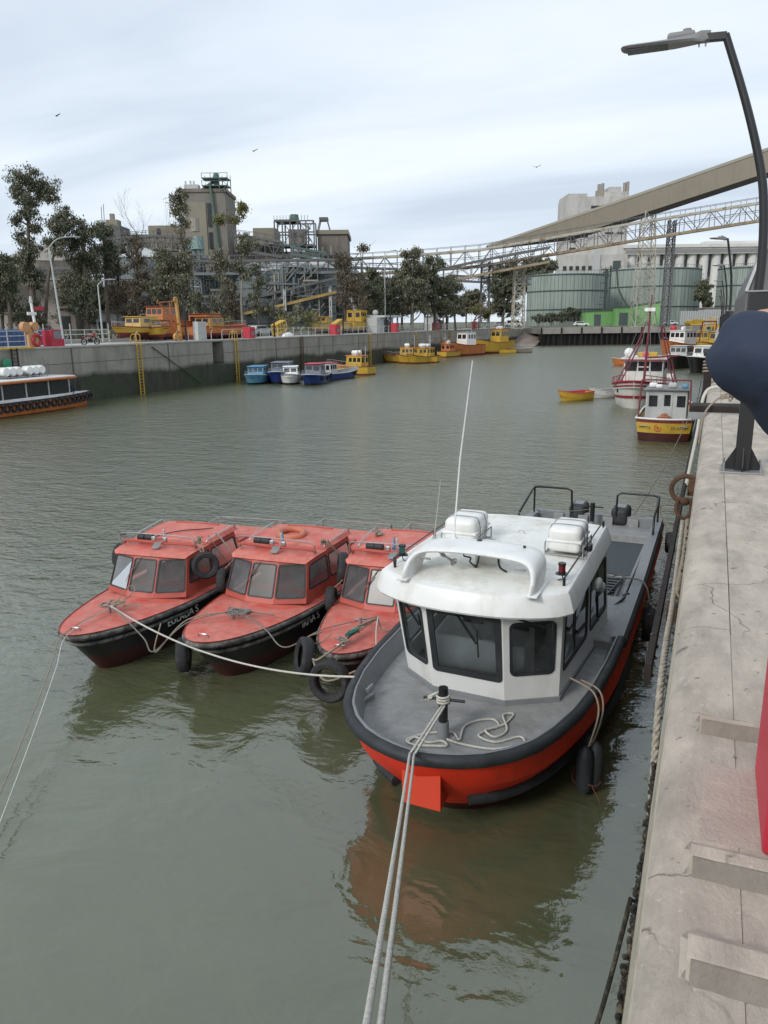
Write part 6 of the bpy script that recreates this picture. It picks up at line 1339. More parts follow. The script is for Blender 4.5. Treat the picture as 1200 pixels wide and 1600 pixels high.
rope_obj('rope draped down the right cabin side of the middle launch', [w(LB, (.9, 3.7, 1.95)), w(LB, (.98, 3.75, 1.8)), w(LB, (1.1, 3.95, 1.5)), w(LB, (1.16, 4.3, 1.1))], .016, 'rope_tan')
rope_obj('rope bundle on the right roof corner of the middle launch', tangle(w(LB, (.85, 3.6, 1.9)), .06, .12, 14, 35, .08), .013, 'rope_tan', 'rope_coil')
rope_obj('tan rope heap between the middle and right launches', tangle(w(LC, (-.7, 4.3, 1.86)), .12, .2, 18, 37, .1), .016, 'rope_tan', 'rope_coil')
rope_obj('dark rope heap on the roof of the right launch', tangle(w(LC, (.55, 3.6, 1.86)), .12, .12, 16, 39, .1), .014, 'rope_grey', 'rope_coil')
for L__, x_, lb_ in ((LB, .12, 'blue rag tied on the roof mast of the middle launch'), (LC, .02, 'blue and tan rag tied on the roof mast of the right launch')):
    m = MB(); m.loft([[(x_ - .03, 3.12, 1.95), (x_ + .04, 3.1, 1.93), (x_ + .05, 3.14, 1.96)], [(x_ - .02, 3.14, 2.08), (x_ + .02, 3.12, 2.1), (x_ + .03, 3.16, 2.09)], [(x_ - .01, 3.15, 2.22), (x_ + .01, 3.14, 2.22), (x_ + .01, 3.17, 2.22)]], True, True)
    o = m.build('rag', 'mat_blue_light', None, smooth=True); o.matrix_world = Matrix.Translation(L__.location) @ Matrix.Rotation(L__.rotation_euler.z, 4, 'Z'); tag(o, lb_, 'rag')
# mooring pair running down to the lower left and the long white line
LG = 'pair of pale mooring lines running down to the lower left'
e1, e2 = G(-90, 1440, .0), G(-70, 1460, .0)
b0 = w(LA, (.02, 1.22, 1.1)); f0 = w(LA, (-.05, .02, 1.04))
rope_obj('left one of the two mooring lines running to the lower left edge', [b0, f0 + [-.03, 0, 0]] + sag(f0 + [-.04, -.03, -.01], e1, .12, 8)[1:], .009, 'rope_tan', grp=LG)
rope_obj('right one of the two mooring lines running to the lower left edge', [b0, f0 + [.06, 0, 0]] + sag(f0 + [.07, -.03, -.01], e2, .1, 8)[1:], .009, 'rope_white', grp=LG)
rope_obj('long white line drooping from the EULALIA S bow to the grey gunwale', sag(w(LA, (.06, 1.22, 1.14)), (-4.42, 9.25, 1.42), .36, 16), .017, 'rope_white')
for d_, lb in ((0, 'dark green line strung between the launch sterns'), (.12, 'thin dark line strung behind the launches')):
    rope_obj(lb, sag(w(LB, (.98, 7.5, 1.3 + d_ * .5)), w(LC, (-.95, 6.4, 1.3 + d_ * .5)), .12, 8) + sag(w(LC, (-.95, 6.4, 1.3)), w(LC, (.95, 6.4, 1.3)), .1, 6), .02 if d_ == 0 else .01, 'rope_green' if d_ == 0 else 'hull_black')
# ================================================================ red and white workboat
WB = thing('workboat', 'big workboat with red hull, grey decks and white wheelhouse moored along the near quay', 'boat', (-2.93, 7.62, 0), R_(-1.5))
class WHull(Hull):
    def b(s, u):
        y = u * s.L; tb = [(0, 0), (.05, .3), (.15, .58), (.3, .84), (.55, 1.1), (.9, 1.33), (1.3, 1.48), (1.9, 1.63), (2.7, 1.74), (3.8, 1.8), (5, 1.82), (8, 1.8), (13.2, 1.7)]
        for (a, p), (c, q) in zip(tb[:-1], tb[1:]):
            if y <= c: return p + (q - p) * (y - a) / (c - a)
        return 1.7
    def P(s, u, t, side, off=0.):
        zt = s.sheer(u); fl = .34 * max(0, 1 - u * 3.2) + .06; k = min(t, 1.); b = s.b(u) * (1 - fl * k ** 1.2); y = u * s.L + s.rake * (k ** 1.3) * max(0, 1 - u * 3.0) ** 1.2
        z = zt * (1 - t) if t <= 1 else -s.draft * (t - 1) / .5
        if t > 1: b *= max(0, 1 - ((t - 1) / .5) ** 1.6)
        # knuckle: a chine one third down the side, softly folded
        b += .075 * max(0, 1 - abs(t - .36) / .2) * (1 if u > .01 else 0)
        return np.array([side * (b + off), y - off * max(0, 1 - u / .06), z])
hw_ = WHull(13.1, 3.64, 1.36, 1.3, 1.3, rake=1.15, draft=.5)
def usmap(n, e=2.3): return [(i / n) ** e for i in range(n + 1)]
def wband(m, t0, t1, u0=0, u1=1, nu=46, nt=6, off=0, sides=(-1, 1), e=2.3):
    for sd_ in sides: m.loft([[hw_.P(u0 + (u1 - u0) * k, t0 + (t1 - t0) * j / nt, sd_, off) for j in range(nt + 1)] for k in usmap(nu, e if u0 == 0 else 1)])
    return m
def wline(t=0, off=0, dz=0, u0=0, u1=1, n=44, sides='both'):
    us = [u0 + (u1 - u0) * k for k in usmap(n, 2.3 if u0 == 0 else 1)]
    a = [hw_.P(u, t, -1, off) + [0, 0, dz] for u in reversed(us)]; b = [hw_.P(u, t, 1, off) + [0, 0, dz] for u in us]
    return a + b[1:] if sides == 'both' else (b if sides == 1 else a)
m = MB(); wband(m, .0, .84, nt=7); hw_.transom(m, 0, .84); m.build('hull', 'paint_red', WB, smooth=True, ang=16)
m = MB(); wband(m, .84, 1.5); hw_.transom(m, .84, 1.5); m.build('bottom', 'hull_maroon', WB, smooth=True)
# thick D fender round the bow to midships, thinner one aft and the lower rubbing strips
m = MB(); m.tube(wline(.02, -.03, .02, 0, .36, 40), .083, 12); m.build('bow_fender', 'rubber_black', WB, smooth=True, ang=60)
for sd_ in (1, -1):
    m = MB(); m.tube(wline(.07, -.02, 0, .365, 1, 24, sd_), .085, 10); m.build('side_fender', 'rubber_black', WB, smooth=True, ang=60)
    m = MB(); m.tube(wline(.62, .035, 0, .012, .44, 26, sd_), .085, 10); m.build('lower_fender', 'rubber_black', WB, smooth=True, ang=60)
m = MB(); m.bar(hw_.P(1, .06, -1), hw_.P(1, .06, 1), .14, .16); m.build('stern_fender', 'rubber_black', WB)
# push plate and stem
m = MB(); m.loft([[(-.2, .2, .6), (.31, .2, .6), (.31, .19, 1.12), (-.2, .19, 1.12)], [(-.15, .95, .45), (.2, .95, .45), (.2, .5, 1.12), (-.15, .5, 1.12)]], True, True); m.build('push_plate', mat('plate_red', (.66, .06, .025), .5, var=.05, scale=1), WB, bevel=.008)
m = MB(); m.bar((0, .62, .95), (0, 1.2, .02), .07, .1); m.build('stem', 'hull_black', WB)
# bulwark cap and inner bulwark
capw = .15
def cap(m, u0, u1, z, w_=capw, n=40, o=-.01):
    for sd_ in (-1, 1):
        secs = []
        for k in usmap(n, 2.3 if u0 == 0 else 1):
            u = u0 + (u1 - u0) * k; a = hw_.P(u, 0, sd_, o); nrm = max(0, 1 - u / .12); b = max(.0, hw_.b(u) + o - w_)
            y = u * hw_.L + (w_ * 1.1) * nrm ** 1.0 - o * nrm * 0; zz_ = hw_.sheer(u) + z
            secs.append([(a[0], a[1], zz_ - .04), (a[0], a[1], zz_), (sd_ * b, y, zz_), (sd_ * b, y, zz_ - .03)])
        m.loft(secs)
    return m
m = MB(); cap(m, 0, .362, .055, .1); m.build('bulwark_cap', 'gunwale_grey', WB, smooth=True, ang=40)
m = MB(); cap(m, .362, 1, .03, .2); m.build('gunwale', 'gunwale_grey', WB, smooth=True, ang=40)
zd = 1.08
m = MB()
for sd_ in (-1, 1):
    secs = []
    for k in usmap(40, 2.3):
        u = .362 * k; nrm = max(0, 1 - u / .12); b0 = max(0, hw_.b(u) - .11); b1 = max(0, hw_.b(u) * .95 - .14); y = u * 13.1 + .11 * nrm
        secs.append([(sd_ * b0, y, hw_.sheer(u) + .04), (sd_ * b1, y + .18 * nrm, zd)])
    m.loft(secs)
m.build('inner_bulwark', 'gunwale_grey', WB, smooth=True)
m = MB(); secs = []
for k in usmap(40, 2.0):
    u = .47 * k; b = max(0, hw_.b(u) * .95 - .13); y = max(.28, u * 13.1 + .22 * max(0, 1 - u / .12)) ; secs.append([(x * b, y, zd) for x in (-1, -.5, 0, .5, 1)])
m.loft(secs); m.build('foredeck', 'deck_grey', WB)
# side decks beside the wheelhouse and the aft working deck
m = MB()
for sd_ in (-1, 1): m.bb(sd_ * 1.22, sd_ * 1.66, 4.72, 7.0, 1.0, 1.235)
m.build('side_deck', 'deck_grey', WB)
m = MB(); m.bb(-1.55, 1.55, 6.1, 13.0, .3, .98); m.build('hold_floor', 'deck_grey', WB)
m = MB(); m.bb(-1.5, 1.5, 9.1, 11.75, .983, 1.0); m.build('hold_mat', mat('hold_mat', (.045, .055, .06), .7, var=.1, bump=.1), WB)
m = MB(); m.bb(-1.55, 1.55, 11.9, 12.9, .97, 1.12); m.bb(-1.55, 1.55, 11.83, 11.9, .97, 1.14); m.build('aft_deck', 'deck_grey', WB)
m = MB()
for sd_ in (-1, 1): m.bb(sd_ * 1.50, sd_ * 1.56, 7.0, 12.95, .97, 1.31)
m.bb(-1.6, 1.6, 12.93, 13.06, .7, 1.36)
m.build('aft_bulwark', 'gunwale_grey', WB, bevel=.015)
m = MB()
for x in (-.95, -.3, .35, 1.0): m.bb(x - .13, x + .13, 12.84, 12.93, 1.1, 1.32)
m.build('stern_frame', 'deck_grey', WB, bevel=.015)
m = MB()
for k in range(9): y = 7.25 + k * .18; m.bb(.35, 1.25, y, y + .08, 1.0, 1.03)
m.bar((.3, 7.2, 1.03), (.3, 8.9, 1.03), .05); m.bar((1.3, 7.2, 1.03), (1.3, 8.9, 1.03), .05); m.build('hatch_grating', 'hull_black', WB)
m = MB(); m.tube([(1.6, 6.95, 1.3), (1.3, 6.2, 1.15)], .025, 8); m.ball((1.6, 6.95, 1.31), .05, 8); m.tube([(1.32, 8.6, 1.1), (1.1, 7.2, 1.05)], .022, 8); m.build('stay_bar', 'black_paint', WB, smooth=True)
# stern rails and post
for lab, pts in (('stern_rail', [(-1.62, 11.2, 1.3), (-1.62, 11.2, 1.66), (-1.6, 12.5, 2.0), (-1.6, 12.72, 2.03), (-1.45, 12.8, 2.03), (-.75, 12.8, 2.03), (-.62, 12.84, 1.97), (-.6, 12.88, 1.36)]), ('stern_rail', [(.55, 12.88, 1.36), (.56, 12.88, 1.93), (.66, 12.88, 2.0), (1.45, 12.88, 2.0), (1.6, 12.8, 1.98), (1.62, 12.1, 1.86), (1.62, 11.5, 1.78), (1.62, 11.45, 1.32)])):
    m = MB(); m.tube(pts, .028, 8)
    m.tube([(pts[3][0], 12.75, 1.3), (pts[3][0], 12.75, 2.03)] if pts[0][0] < 0 else [(1.6, 12.8, 1.3), (1.6, 12.8, 1.98)], .026, 8); m.build(lab, 'black_paint', WB, smooth=True, ang=80)
m = MB(); m.cyl((.0, 12.5, 1.12), .075, .15, 12, .06); m.build('post_foot', 'gunwale_grey', WB, smooth=True); m = MB(); m.cyl((0, 12.5, 1.17), .06, .6, 12); m.tube([(-.22, 12.5, 1.66), (.28, 12.5, 1.66)], .018, 6); m.build('stern_post', 'black_paint', WB, smooth=True, ang=50)
# twin outboard motors
for x in (-.47, .64):
    t = thing('outboard_motor', 'dark outboard motor on the workboat stern, %s of two' % ('left' if x < 0 else 'right'), 'outboard motor', w(WB, (x, 13.35, .2)), WB.rotation_euler.z, 'twin outboard motors')
    m = MB(); m.rbox((0, -.1, 1.13), (.46, .74, .5), .13, 3); m.build('cowl', 'rubber_black', t, smooth=True); m = MB(); m.rbox((0, .05, .6), (.18, .3, 1.1), .05, 2); m.build('leg', 'mid_grey', t, smooth=True)
    m = MB(); m.bb(-.12, .12, -.3, .1, 1.379, 1.384); m.build('decal', 'galv', t)
# --- foredeck bitt
m = MB(); m.cyl((.02, 1.07, zd), .085, .24, 16, .075); m.build('bitt_foot', 'gunwale_grey', WB, smooth=True, ang=50)
m = MB(); m.cyl((.02, 1.07, zd + .24), .062, .48, 16); m.tube([(-.24, 1.03, zd + .55), (.3, 1.12, zd + .55)], .02, 8); m.build('bitt_post', 'black_paint', WB, smooth=True, ang=50)
# fairlead with rope at the left bulwark
m = MB(); m.bar((-1.36, 1.45, zd), (-1.3, 1.72, zd), .06, .14); m.tube([(-1.3, 1.5, zd + .2), (-1.3, 1.7, zd + .2)], .035, 8); m.build('fairlead', 'galv', WB, smooth=True)
# --- wheelhouse
hz0, hz1 = zd + .06, 2.62
base = [(-1.36, 5.75), (-1.16, 2.72), (-.56, 2.28), (.52, 2.25), (1.2, 2.68), (1.42, 5.75)]
top = [(-1.3, 5.72), (-1.24, 2.36), (-.58, 1.90), (.56, 1.87), (1.28, 2.32), (1.34, 5.72)]
W = MB(); V3 = lambda p, z: (p[0], p[1], z)
def mid(a, b, t): return (a[0] + (b[0] - a[0]) * t, a[1] + (b[1] - a[1]) * t)
for i, hl in ((1, (.12, .86, .24, .9)), (2, (.06, .94, .24, .92)), (3, (.13, .87, .3, .87))):
    c = [V3(base[i], hz0), V3(base[i + 1], hz0), V3(top[i + 1], hz1), V3(top[i], hz1)]
    panel(WB, c, .1, 'front', W, 'boat_glass', rad=.075 if i != 2 else .03, gw=.022 if i != 2 else .045, th=.04, hole=hl)
for i, hl, tt in ((4, (.1, .93, .26, .88), (0, .54)), (4, (.07, .88, .26, .88), (.54, 1))):
    b0, b1, t0, t1 = mid(base[4], base[5], tt[0]), mid(base[4], base[5], tt[1]), mid(top[4], top[5], tt[0]), mid(top[4], top[5], tt[1])
    panel(WB, [V3(b0, hz0), V3(b1, hz0), V3(t1, hz1), V3(t0, hz1)], .1, 'side', W, 'boat_glass', rad=.07, gw=.03, th=.04, hole=hl)
    b0, b1, t0, t1 = mid(base[1], base[0], tt[0]), mid(base[1], base[0], tt[1]), mid(top[1], top[0], tt[0]), mid(top[1], top[0], tt[1])
    panel(WB, [V3(b1, hz0), V3(b0, hz0), V3(t0, hz1), V3(t1, hz1)], .1, 'side', W, 'boat_glass', rad=.07, gw=.03, th=.04, hole=(1 - hl[1], 1 - hl[0], hl[2], hl[3]))
W.add([V3(base[5], .66), V3(base[0], .66), V3(top[0], hz1), V3(top[5], hz1)], [(0, 1, 2, 3)])
W.build('wheelhouse_wall', 'paint_white', WB)
m = MB(); m.loft([[(x * 1.02, y + (-.03 if y < 3 else .02), zd + .002), (x * 1.02, y + (-.03 if y < 3 else .02), hz0 + .012), (x * .97, y + .02, hz0 + .012)] for x, y in base]); m.build('plinth', 'gunwale_grey', WB)
m = MB()
for a, b in ((0, .5), (.52, .98)):
    for sg in (1,):
        p, q = mid(base[4], base[5], (a + b) / 2 * 1.0), mid(top[4], top[5], (a + b) / 2)
        m.bar((p[0] - .0, p[1], hz0 + .33), (q[0] - .0, q[1], hz1 - .25), .02, .02)
m.build('window_bar', 'black_paint', WB)
# interior: floor, white console, wheel, seats
m = MB(); m.prism([(x * .96, y + (.05 if y < 3 else -.04)) for x, y in base], .72, .76); m.build('cabin_floor', 'interior', WB)
m = MB(); m.loft([[(-.62, 2.42, .78), (.75, 2.42, .78), (.75, 2.38, 1.95), (-.62, 2.38, 1.95)], [(-.62, 3.1, .78), (.75, 3.1, .78), (.75, 3.0, 2.02), (-.62, 3.0, 2.02)]], True, True); m.build('console', 'console', WB, bevel=.03)
m = MB(); m.lathe([(.19, 0), (.205, .012), (.22, 0), (.205, -.012)], 20, closed=True)
for a in (0, 2.1, 4.2): m.bar((0, 0, 0), (.2 * math.cos(a), .2 * math.sin(a), 0), .02)
o = m.build('steering_wheel', 'black_paint', WB, smooth=True); o.location = (.28, 3.15, 2.0); o.rotation_euler = (R_(-60), 0, 0)
m = MB(); m.bb(-.3, .0, 2.8, 2.86, 2.02, 2.25); m.bb(.35, .7, 2.8, 2.86, 2.02, 2.2); m.build('display', 'black_paint', WB)
for x in (-.45, .35): m = MB(); m.rbox((x, 4.1, 1.3), (.55, .5, .2), .06, 3); m.rbox((x, 4.36, 1.65), (.55, .12, .7), .05, 3); m.cyl((x, 4.1, .76), .06, .5, 8); m.build('seat', 'interior', WB, smooth=True)
# visor / fascia and roof
def rpts(off, z, fr=1.0):
    P_ = [(-1.36 - off, 5.95 + off)]; n = 14
    P_.append((-1.4 - off, 4.3))
    P_.append((-1.42 - off, 2.2 - off * .2))
    for k in range(n + 1):
        x = -1.3 + 2.6 * k / n; P_.append((x * (1 + off * .5) * .98, 1.66 - off + .34 * abs(x / 1.3) ** 2.6 + .0, ))
    P_.append((1.42 + off, 2.2 - off * .2)); P_.append((1.4 + off, 4.3)); P_.append((1.36 + off, 5.95 + off)); return [(x, y, z) for x, y in P_]
m = MB(); m.loft([rpts(-.14, 2.615), rpts(.0, 2.6), rpts(.02, 2.63), rpts(-.045, 2.86), rpts(-.075, 2.9), rpts(-.13, 2.915)]);
m.build('roof_fascia', 'paint_white', WB, smooth=True, ang=28)
m = MB(); rp_ = rpts(-.13, 2.915); secs = []
nn = len(rp_) // 2
m.loft([[(x * k, y + (2.6 - y) * (1 - k) * (.45 if y < 3 else 0), z + .05 * (1 - k * k)) for k in (1, .92, .8, .6, .3, 0)] for x, y, z in rp_])
m.build('roof_top', 'roof_white', WB, smooth=True, ang=40)
m = MB(); m.prism([(x * .985, y + .03) for x, y, z in rpts(-.14, 0)], 2.604, 2.612); m.build('ceiling', 'light_grey', WB)
for sd_ in (-1, 1):
    m = MB(); ys_ = (2.5, 4.1, 5.75); m.tube([(sd_ * 1.25, y, 3.02) for y in (2.42, *ys_[1:])], .012, 6)
    for y in (2.42, 4.1, 5.75): m.cyl((sd_ * 1.25, y, 2.9), .02, .12, 8)
    m.build('roof_rail', 'black_paint', WB, smooth=True, ang=50)
# radar arch: rounded fairing raked aft
ar = [(-.84, 1.76, 0, .72), (-.845, 1.79, .08, .73), (-.84, 1.86, .17, .76), (-.81, 1.95, .26, .76), (-.72, 2.05, .335, .72), (-.5, 2.12, .37, .68), (.05, 2.15, .385, .66), (.6, 2.12, .37, .68), (.82, 2.05, .335, .72), (.91, 1.95, .26, .76), (.94, 1.86, .17, .76), (.945, 1.79, .08, .73), (.94, 1.76, 0, .72)]
P3 = smooth_path([(x, y, z) for x, y, z, d in ar], 4); D3 = np.interp(np.linspace(0, 12, len(P3)), range(13), [a[3] for a in ar]); secs = []
for i, (p, d) in enumerate(zip(P3, D3)):
    a = P3[max(0, i - 1)]; b = P3[min(len(P3) - 1, i + 1)]; tx, tz = b[0] - a[0], b[2] - a[2]; l_ = math.hypot(tx, tz) or 1; nx, nz = -tz / l_, tx / l_; ring = []
    for k in range(14):
        an = 2 * math.pi * k / 14; e = .62; cx_ = math.copysign(abs(math.cos(an)) ** e, math.cos(an)) * d / 2; cz_ = math.copysign(abs(math.sin(an)) ** .8, math.sin(an)) * .05
        ring.append((p[0] + nx * cz_, p[1] + d / 2 + cx_, 2.92 + p[2] + nz * cz_))
    secs.append(ring)
m = MB(); m.loft(secs, True, True)
m.build('radar_arch', 'paint_white', WB, smooth=True, ang=70)
m = MB(); m.cyl((-.02, 2.66, 3.35), .035, .02, 14); m.cyl((.65, 2.6, 3.335), .02, .03, 10); m.build('arch_fitting', 'black_paint', WB)
for x in (-.62, .62):
    m = MB(); m.rbox((x * 1.1 + .04, 2.12, 3.17), (.16, .02, .035), .009, 2); m.build('maker_plate', 'galv', WB, smooth=True)
# foot strips
for x in (-.86, .96): m = MB(); m.rbox((x, 2.12, 2.93), (.16, .72, .03), .012, 2); m.build('arch_foot', 'paint_white', WB, smooth=True)
m = MB(); m.cyl((-.42, 2.7, 3.34), .055, .02, 14); m.cyl((-.42, 2.7, 3.35), .025, .06, 10); m.tube([(-.42, 2.7, 3.4), (-.36, 2.75, 4.5), (-.2, 2.76, 5.88)], [.013, .011, .006], 8); m.build('whip_antenna', 'paint_white', WB, smooth=True)
m = MB(); m.tube([(-1.2, 3.95, 2.93), (-1.13, 4.05, 3.9)], [.008, .004], 6); m.cyl((-1.2, 3.95, 2.9), .03, .05, 8); m.build('short_antenna', 'light_grey', WB, smooth=True)
# horn
m = MB(); m.lathe([(.015, 0), (.018, .12), (.03, .17), (.06, .2), (.055, .2), (.01, .16)], 16, (0, 0, 0), 'x'); m.cyl((-.2, 0, 0), .012, .2, 8, ax='x'); m.cyl((-.06, 0, 0), .03, .06, 10, ax='x')
o = m.build('horn', 'steel', WB, smooth=True); o.location = (-.42, 2.3, 3.18); o.rotation_euler = (0, R_(12), R_(-28))
m = MB(); m.rbox((.05, 2.95, 3.1), (.3, .26, .34), .05, 3); m.bb(-.12, .22, 2.8, 2.83, 2.95, 3.2); m.build('radio_box', 'roof_white', WB, smooth=True)
m = MB(); m.tube(smooth_path([(-.18, 2.5, 3.22), (-.2, 2.5, 3.15), (-.13, 2.6, 3.1), (-.16, 2.66, 3.02), (-.05, 2.62, 2.98), (-.05, 2.75, 3.1)], 5), .012, 6); m.tube(smooth_path([(.05, 2.78, 3.3), (.2, 2.74, 3.31), (.25, 2.68, 3.2), (.3, 2.6, 3.02), (.42, 2.55, 2.97)], 5), .016, 6); m.ball((-.05, 2.6, 2.98), .03, 6); m.build('cable', 'black_paint', WB, smooth=True)
for x, mm, nm in ((1.18, mat('lens_red', (.15, .008, .012), .1, spec=.8), 'port_light'), (-1.2, mat('lens_green', (.004, .07, .06), .1, spec=.8), 'starboard_light')):
    o_ = thing  # built as parts of the boat
    y = 2.6; m = MB(); m.cyl((x, y, 3.02), .085, .012, 14); m.cyl((x, y, 3.03), .05, .03, 14); m.cyl((x, y, 3.15), .055, .03, 14); m.bar((x, y, 3.02), (x * .93, y, 3.02), .05, .02); m.tube(smooth_path([(x, y, 3.02), (x + .02, y - .02, 2.96), (x - .05 * np.sign(x), y, 2.93)], 4), .008, 5); b_ = m.build('nav_light', 'black_paint', WB, smooth=True, ang=50)
    m = MB(); m.cyl((x, y, 3.06), .048, .09, 14); m.build('lens', mm, b_, smooth=True, ang=50)
m = MB(); m.cyl((-1.18, 2.28, 2.92), .022, .1, 8); m.ball((-1.18, 2.28, 3.02), .028, 6); m.build('cleat', 'black_paint', WB, smooth=True)
for x, y in ((-.25, 4.3), (.7, 2.52)):
    pass
m = MB()
for x, y in ((-.18, 3.9), (.1, 4.6)): m.tube([(x - .06, y, 2.98), (x - .03, y, 3.02), (x + .03, y, 3.02), (x + .06, y, 2.98)], .008, 5)
m.build('lifting_eye', 'steel', WB)
# roof life rafts (each lifts out of its cradle)
for x, y, sc_, lb in ((-.6, 3.84, 1.0, 'white life raft canister in a steel cradle, left side of the wheelhouse roof'), (.99, 4.0, .95, 'white life raft canister in a steel cradle, right side of the wheelhouse roof')):
    t = thing('life_raft', lb, 'life raft', w(WB, (x, y, 2.95)), WB.rotation_euler.z, 'roof life rafts'); t.scale = (sc_,) * 3
    m = MB(); m.rbox((0, 0, .17), (.52, .78, .22), .08, 4); m.build('lower_shell', 'paint_white', t, smooth=True, ang=60)
    m = MB(); m.rbox((0, 0, .34), (.52, .78, .26), .1, 5); u_ = m.build('upper_shell', 'paint_white', t, smooth=True, ang=60)
    m = MB(); m.rbox((0, 0, .245), (.55, .81, .045), .018, 2); m.build('seam_band', 'paint_white', t, smooth=True)
    m = MB()
    for yy in (-.18, .14): m.tube(smooth_path([(.275, yy, .02), (.28, yy, .3), (.25, yy, .43), (.18, yy, .478), (-.18, yy, .478), (-.25, yy, .43), (-.28, yy, .3), (-.275, yy, .02)], 3), .008, 5)
    m.build('strap', 'galv', t, smooth=True)
    m = MB()
    for sx in (-1, 1):
        m.tube([(sx * .3, -.36, .0), (sx * .3, -.36, .2), (sx * .3, .36, .2), (sx * .3, .36, 0)], .012, 6); m.tube([(sx * .3, -.36, .02), (sx * .3, .36, .02)], .012, 6); m.tube([(sx * .3, 0, 0), (sx * .3, 0, .3)], .01, 5)
    for yy in (-.36, .36): m.tube([(-.3, yy, .02), (.3, yy, .02)], .012, 6)
    m.build('cradle', 'steel', t, smooth=True)
    text_obj('RAFT', .09, mat('letter_blue', (.12, .16, .32), .6), t, (-.03, -.24, .472), (0, 0, R_(2)), depth=.001, sx=1.3) if False else None
    if x > 0: m = MB(); m.rbox((.36, -.12, .12), (.08, .14, .12), .02, 2); m.build('release_unit', 'black_paint', t, smooth=True)
# wipers
for (px, side) in (((-.98, 2.1), 0), ((-.1, 1.88), 1), ((.72, 1.98), 2)):
    m = MB(); x, y = px; m.rbox((x, y - .03, 2.56), (.07, .06, .05), .015, 2)
    tip = [(x + .22, y + .12, 2.12), (x + .28, y - .0 + .1, 2.08), (x + .42, y + .16, 2.4)][side]; m.bar((x, y - .05, 2.55), (tip[0], tip[1] - .04, tip[2]), .016, .02); m.bar((x + .04, y - .05, 2.53), (tip[0] + .03, tip[1] - .04, tip[2]), .01, .012)
    bl = [((tip[0] - .02, tip[1] - .03, tip[2] + .16), (tip[0] + .06, tip[1] + .0, tip[2] - .18)), ((tip[0] + .01, tip[1] - .05, tip[2] + .2), (tip[0] + .03, tip[1] - .02, tip[2] - .2)), ((tip[0] + .05, tip[1] - .05, tip[2] + .12), (tip[0] + .06, tip[1] + .0, tip[2] - .3))][side]
    m.bar(bl[0], bl[1], .018, .02); m.build('wiper', 'black_paint', WB)
# hung cloth by the side window, right
m = MB(); m.ball((1.46, 4.1, 2.42), .13, 6, (.5, 1.4, .8)); m.ball((1.5, 4.25, 2.33), .08, 6, (.7, 1.2, 1)); m.build('cloth_bundle', 'light_grey', WB, smooth=True)
# deck rope
wr = lambda pts: [w(WB, p) for p in pts]
rope_obj('white rope lying in loops on the grey foredeck beside the black bitt', wr([(-.35, .75, zd + .02), (-.3, .9, zd + .02), (-.1, .85, zd + .02), (.05, .95, zd + .02), (.15, .85, zd + .03), (.0, .78, zd + .03), (-.25, .72, zd + .02), (-.38, .8, zd + .02), (-.2, 1.05, zd + .02), (.1, 1.2, zd + .02), (.25, 1.05, zd + .03), (.2, 1.4, zd + .02), (.3, 1.62, zd + .02), (.5, 1.75, zd + .02), (.62, 1.6, zd + .02), (.5, 1.4, zd + .04), (.66, 1.3, zd + .03), (.75, 1.55, zd + .02),
          (.6, 1.9, zd + .03), (.72, 2.0, zd + .02), (.68, 1.7, zd + .02), (.55, 1.5, zd + .02), (.45, 1.25, zd + .03), (.7, 1.2, zd + .02), (.95, 1.45, zd + .02), (1.05, 1.3, zd + .02), (.95, 1.1, zd + .02), (1.25, 1.15, zd + .02), (1.5 - .12, 1.35, zd + .02), (1.3, 1.42, zd + .02), (1.0, 1.22, zd + .025), (.7, 1.02, zd + .02), (.3, .98, zd + .02), (.1, 1.0, zd + .03)]), .016, 'rope_white', 'rope_coil')
rope_obj('turns of white rope round the black foredeck bitt', [tuple(w(WB, (.02 + .08 * math.cos(a), 1.07 + .08 * math.sin(a), zd + .5 + .012 * a / 2))) for a in np.linspace(0, 22, 40)] + wr([(-.15, 1.04, zd + .58), (-.22, 1.04, zd + .52), (-.12, 1.03, zd + .57), (-.18, 1.06, zd + .5)]), .016, 'rope_white', 'rope_coil', n=2)
MG = 'doubled white mooring line from the red boat bow to the quay'
for k, lb in ((0, 'left strand of the doubled white mooring line leaving the bottom edge'), (1, 'right strand of the doubled white mooring line leaving the bottom edge')):
    o_ = .035 * k; a = w(WB, (.03 + o_, 1.0, zd + .5)); b = w(WB, (.03 + o_ * 1.5, -.09, 1.49)); E_ = np.array([-.25 + o_ * 1.6, 0, 4.80]);
    mid_ = sag(b, E_, .03, 10); bol = np.array([.62, -1.35, 5.02])
    rope_obj(lb, [a, b + [0, .12, .0]] + mid_ + [bol], .0155, 'rope_white', grp=MG)
t = thing('bollard', 'squat iron bollard on the quay behind the camera holding the white mooring line', 'bollard', (.66, -1.45, 4.8)); m = MB(); m.lathe([(.26, 0), (.24, .05), (.13, .09), (.12, .28), (.2, .36), (.18, .44), (0, .47)], 18); m.build('body', 'black_paint', t, smooth=True)
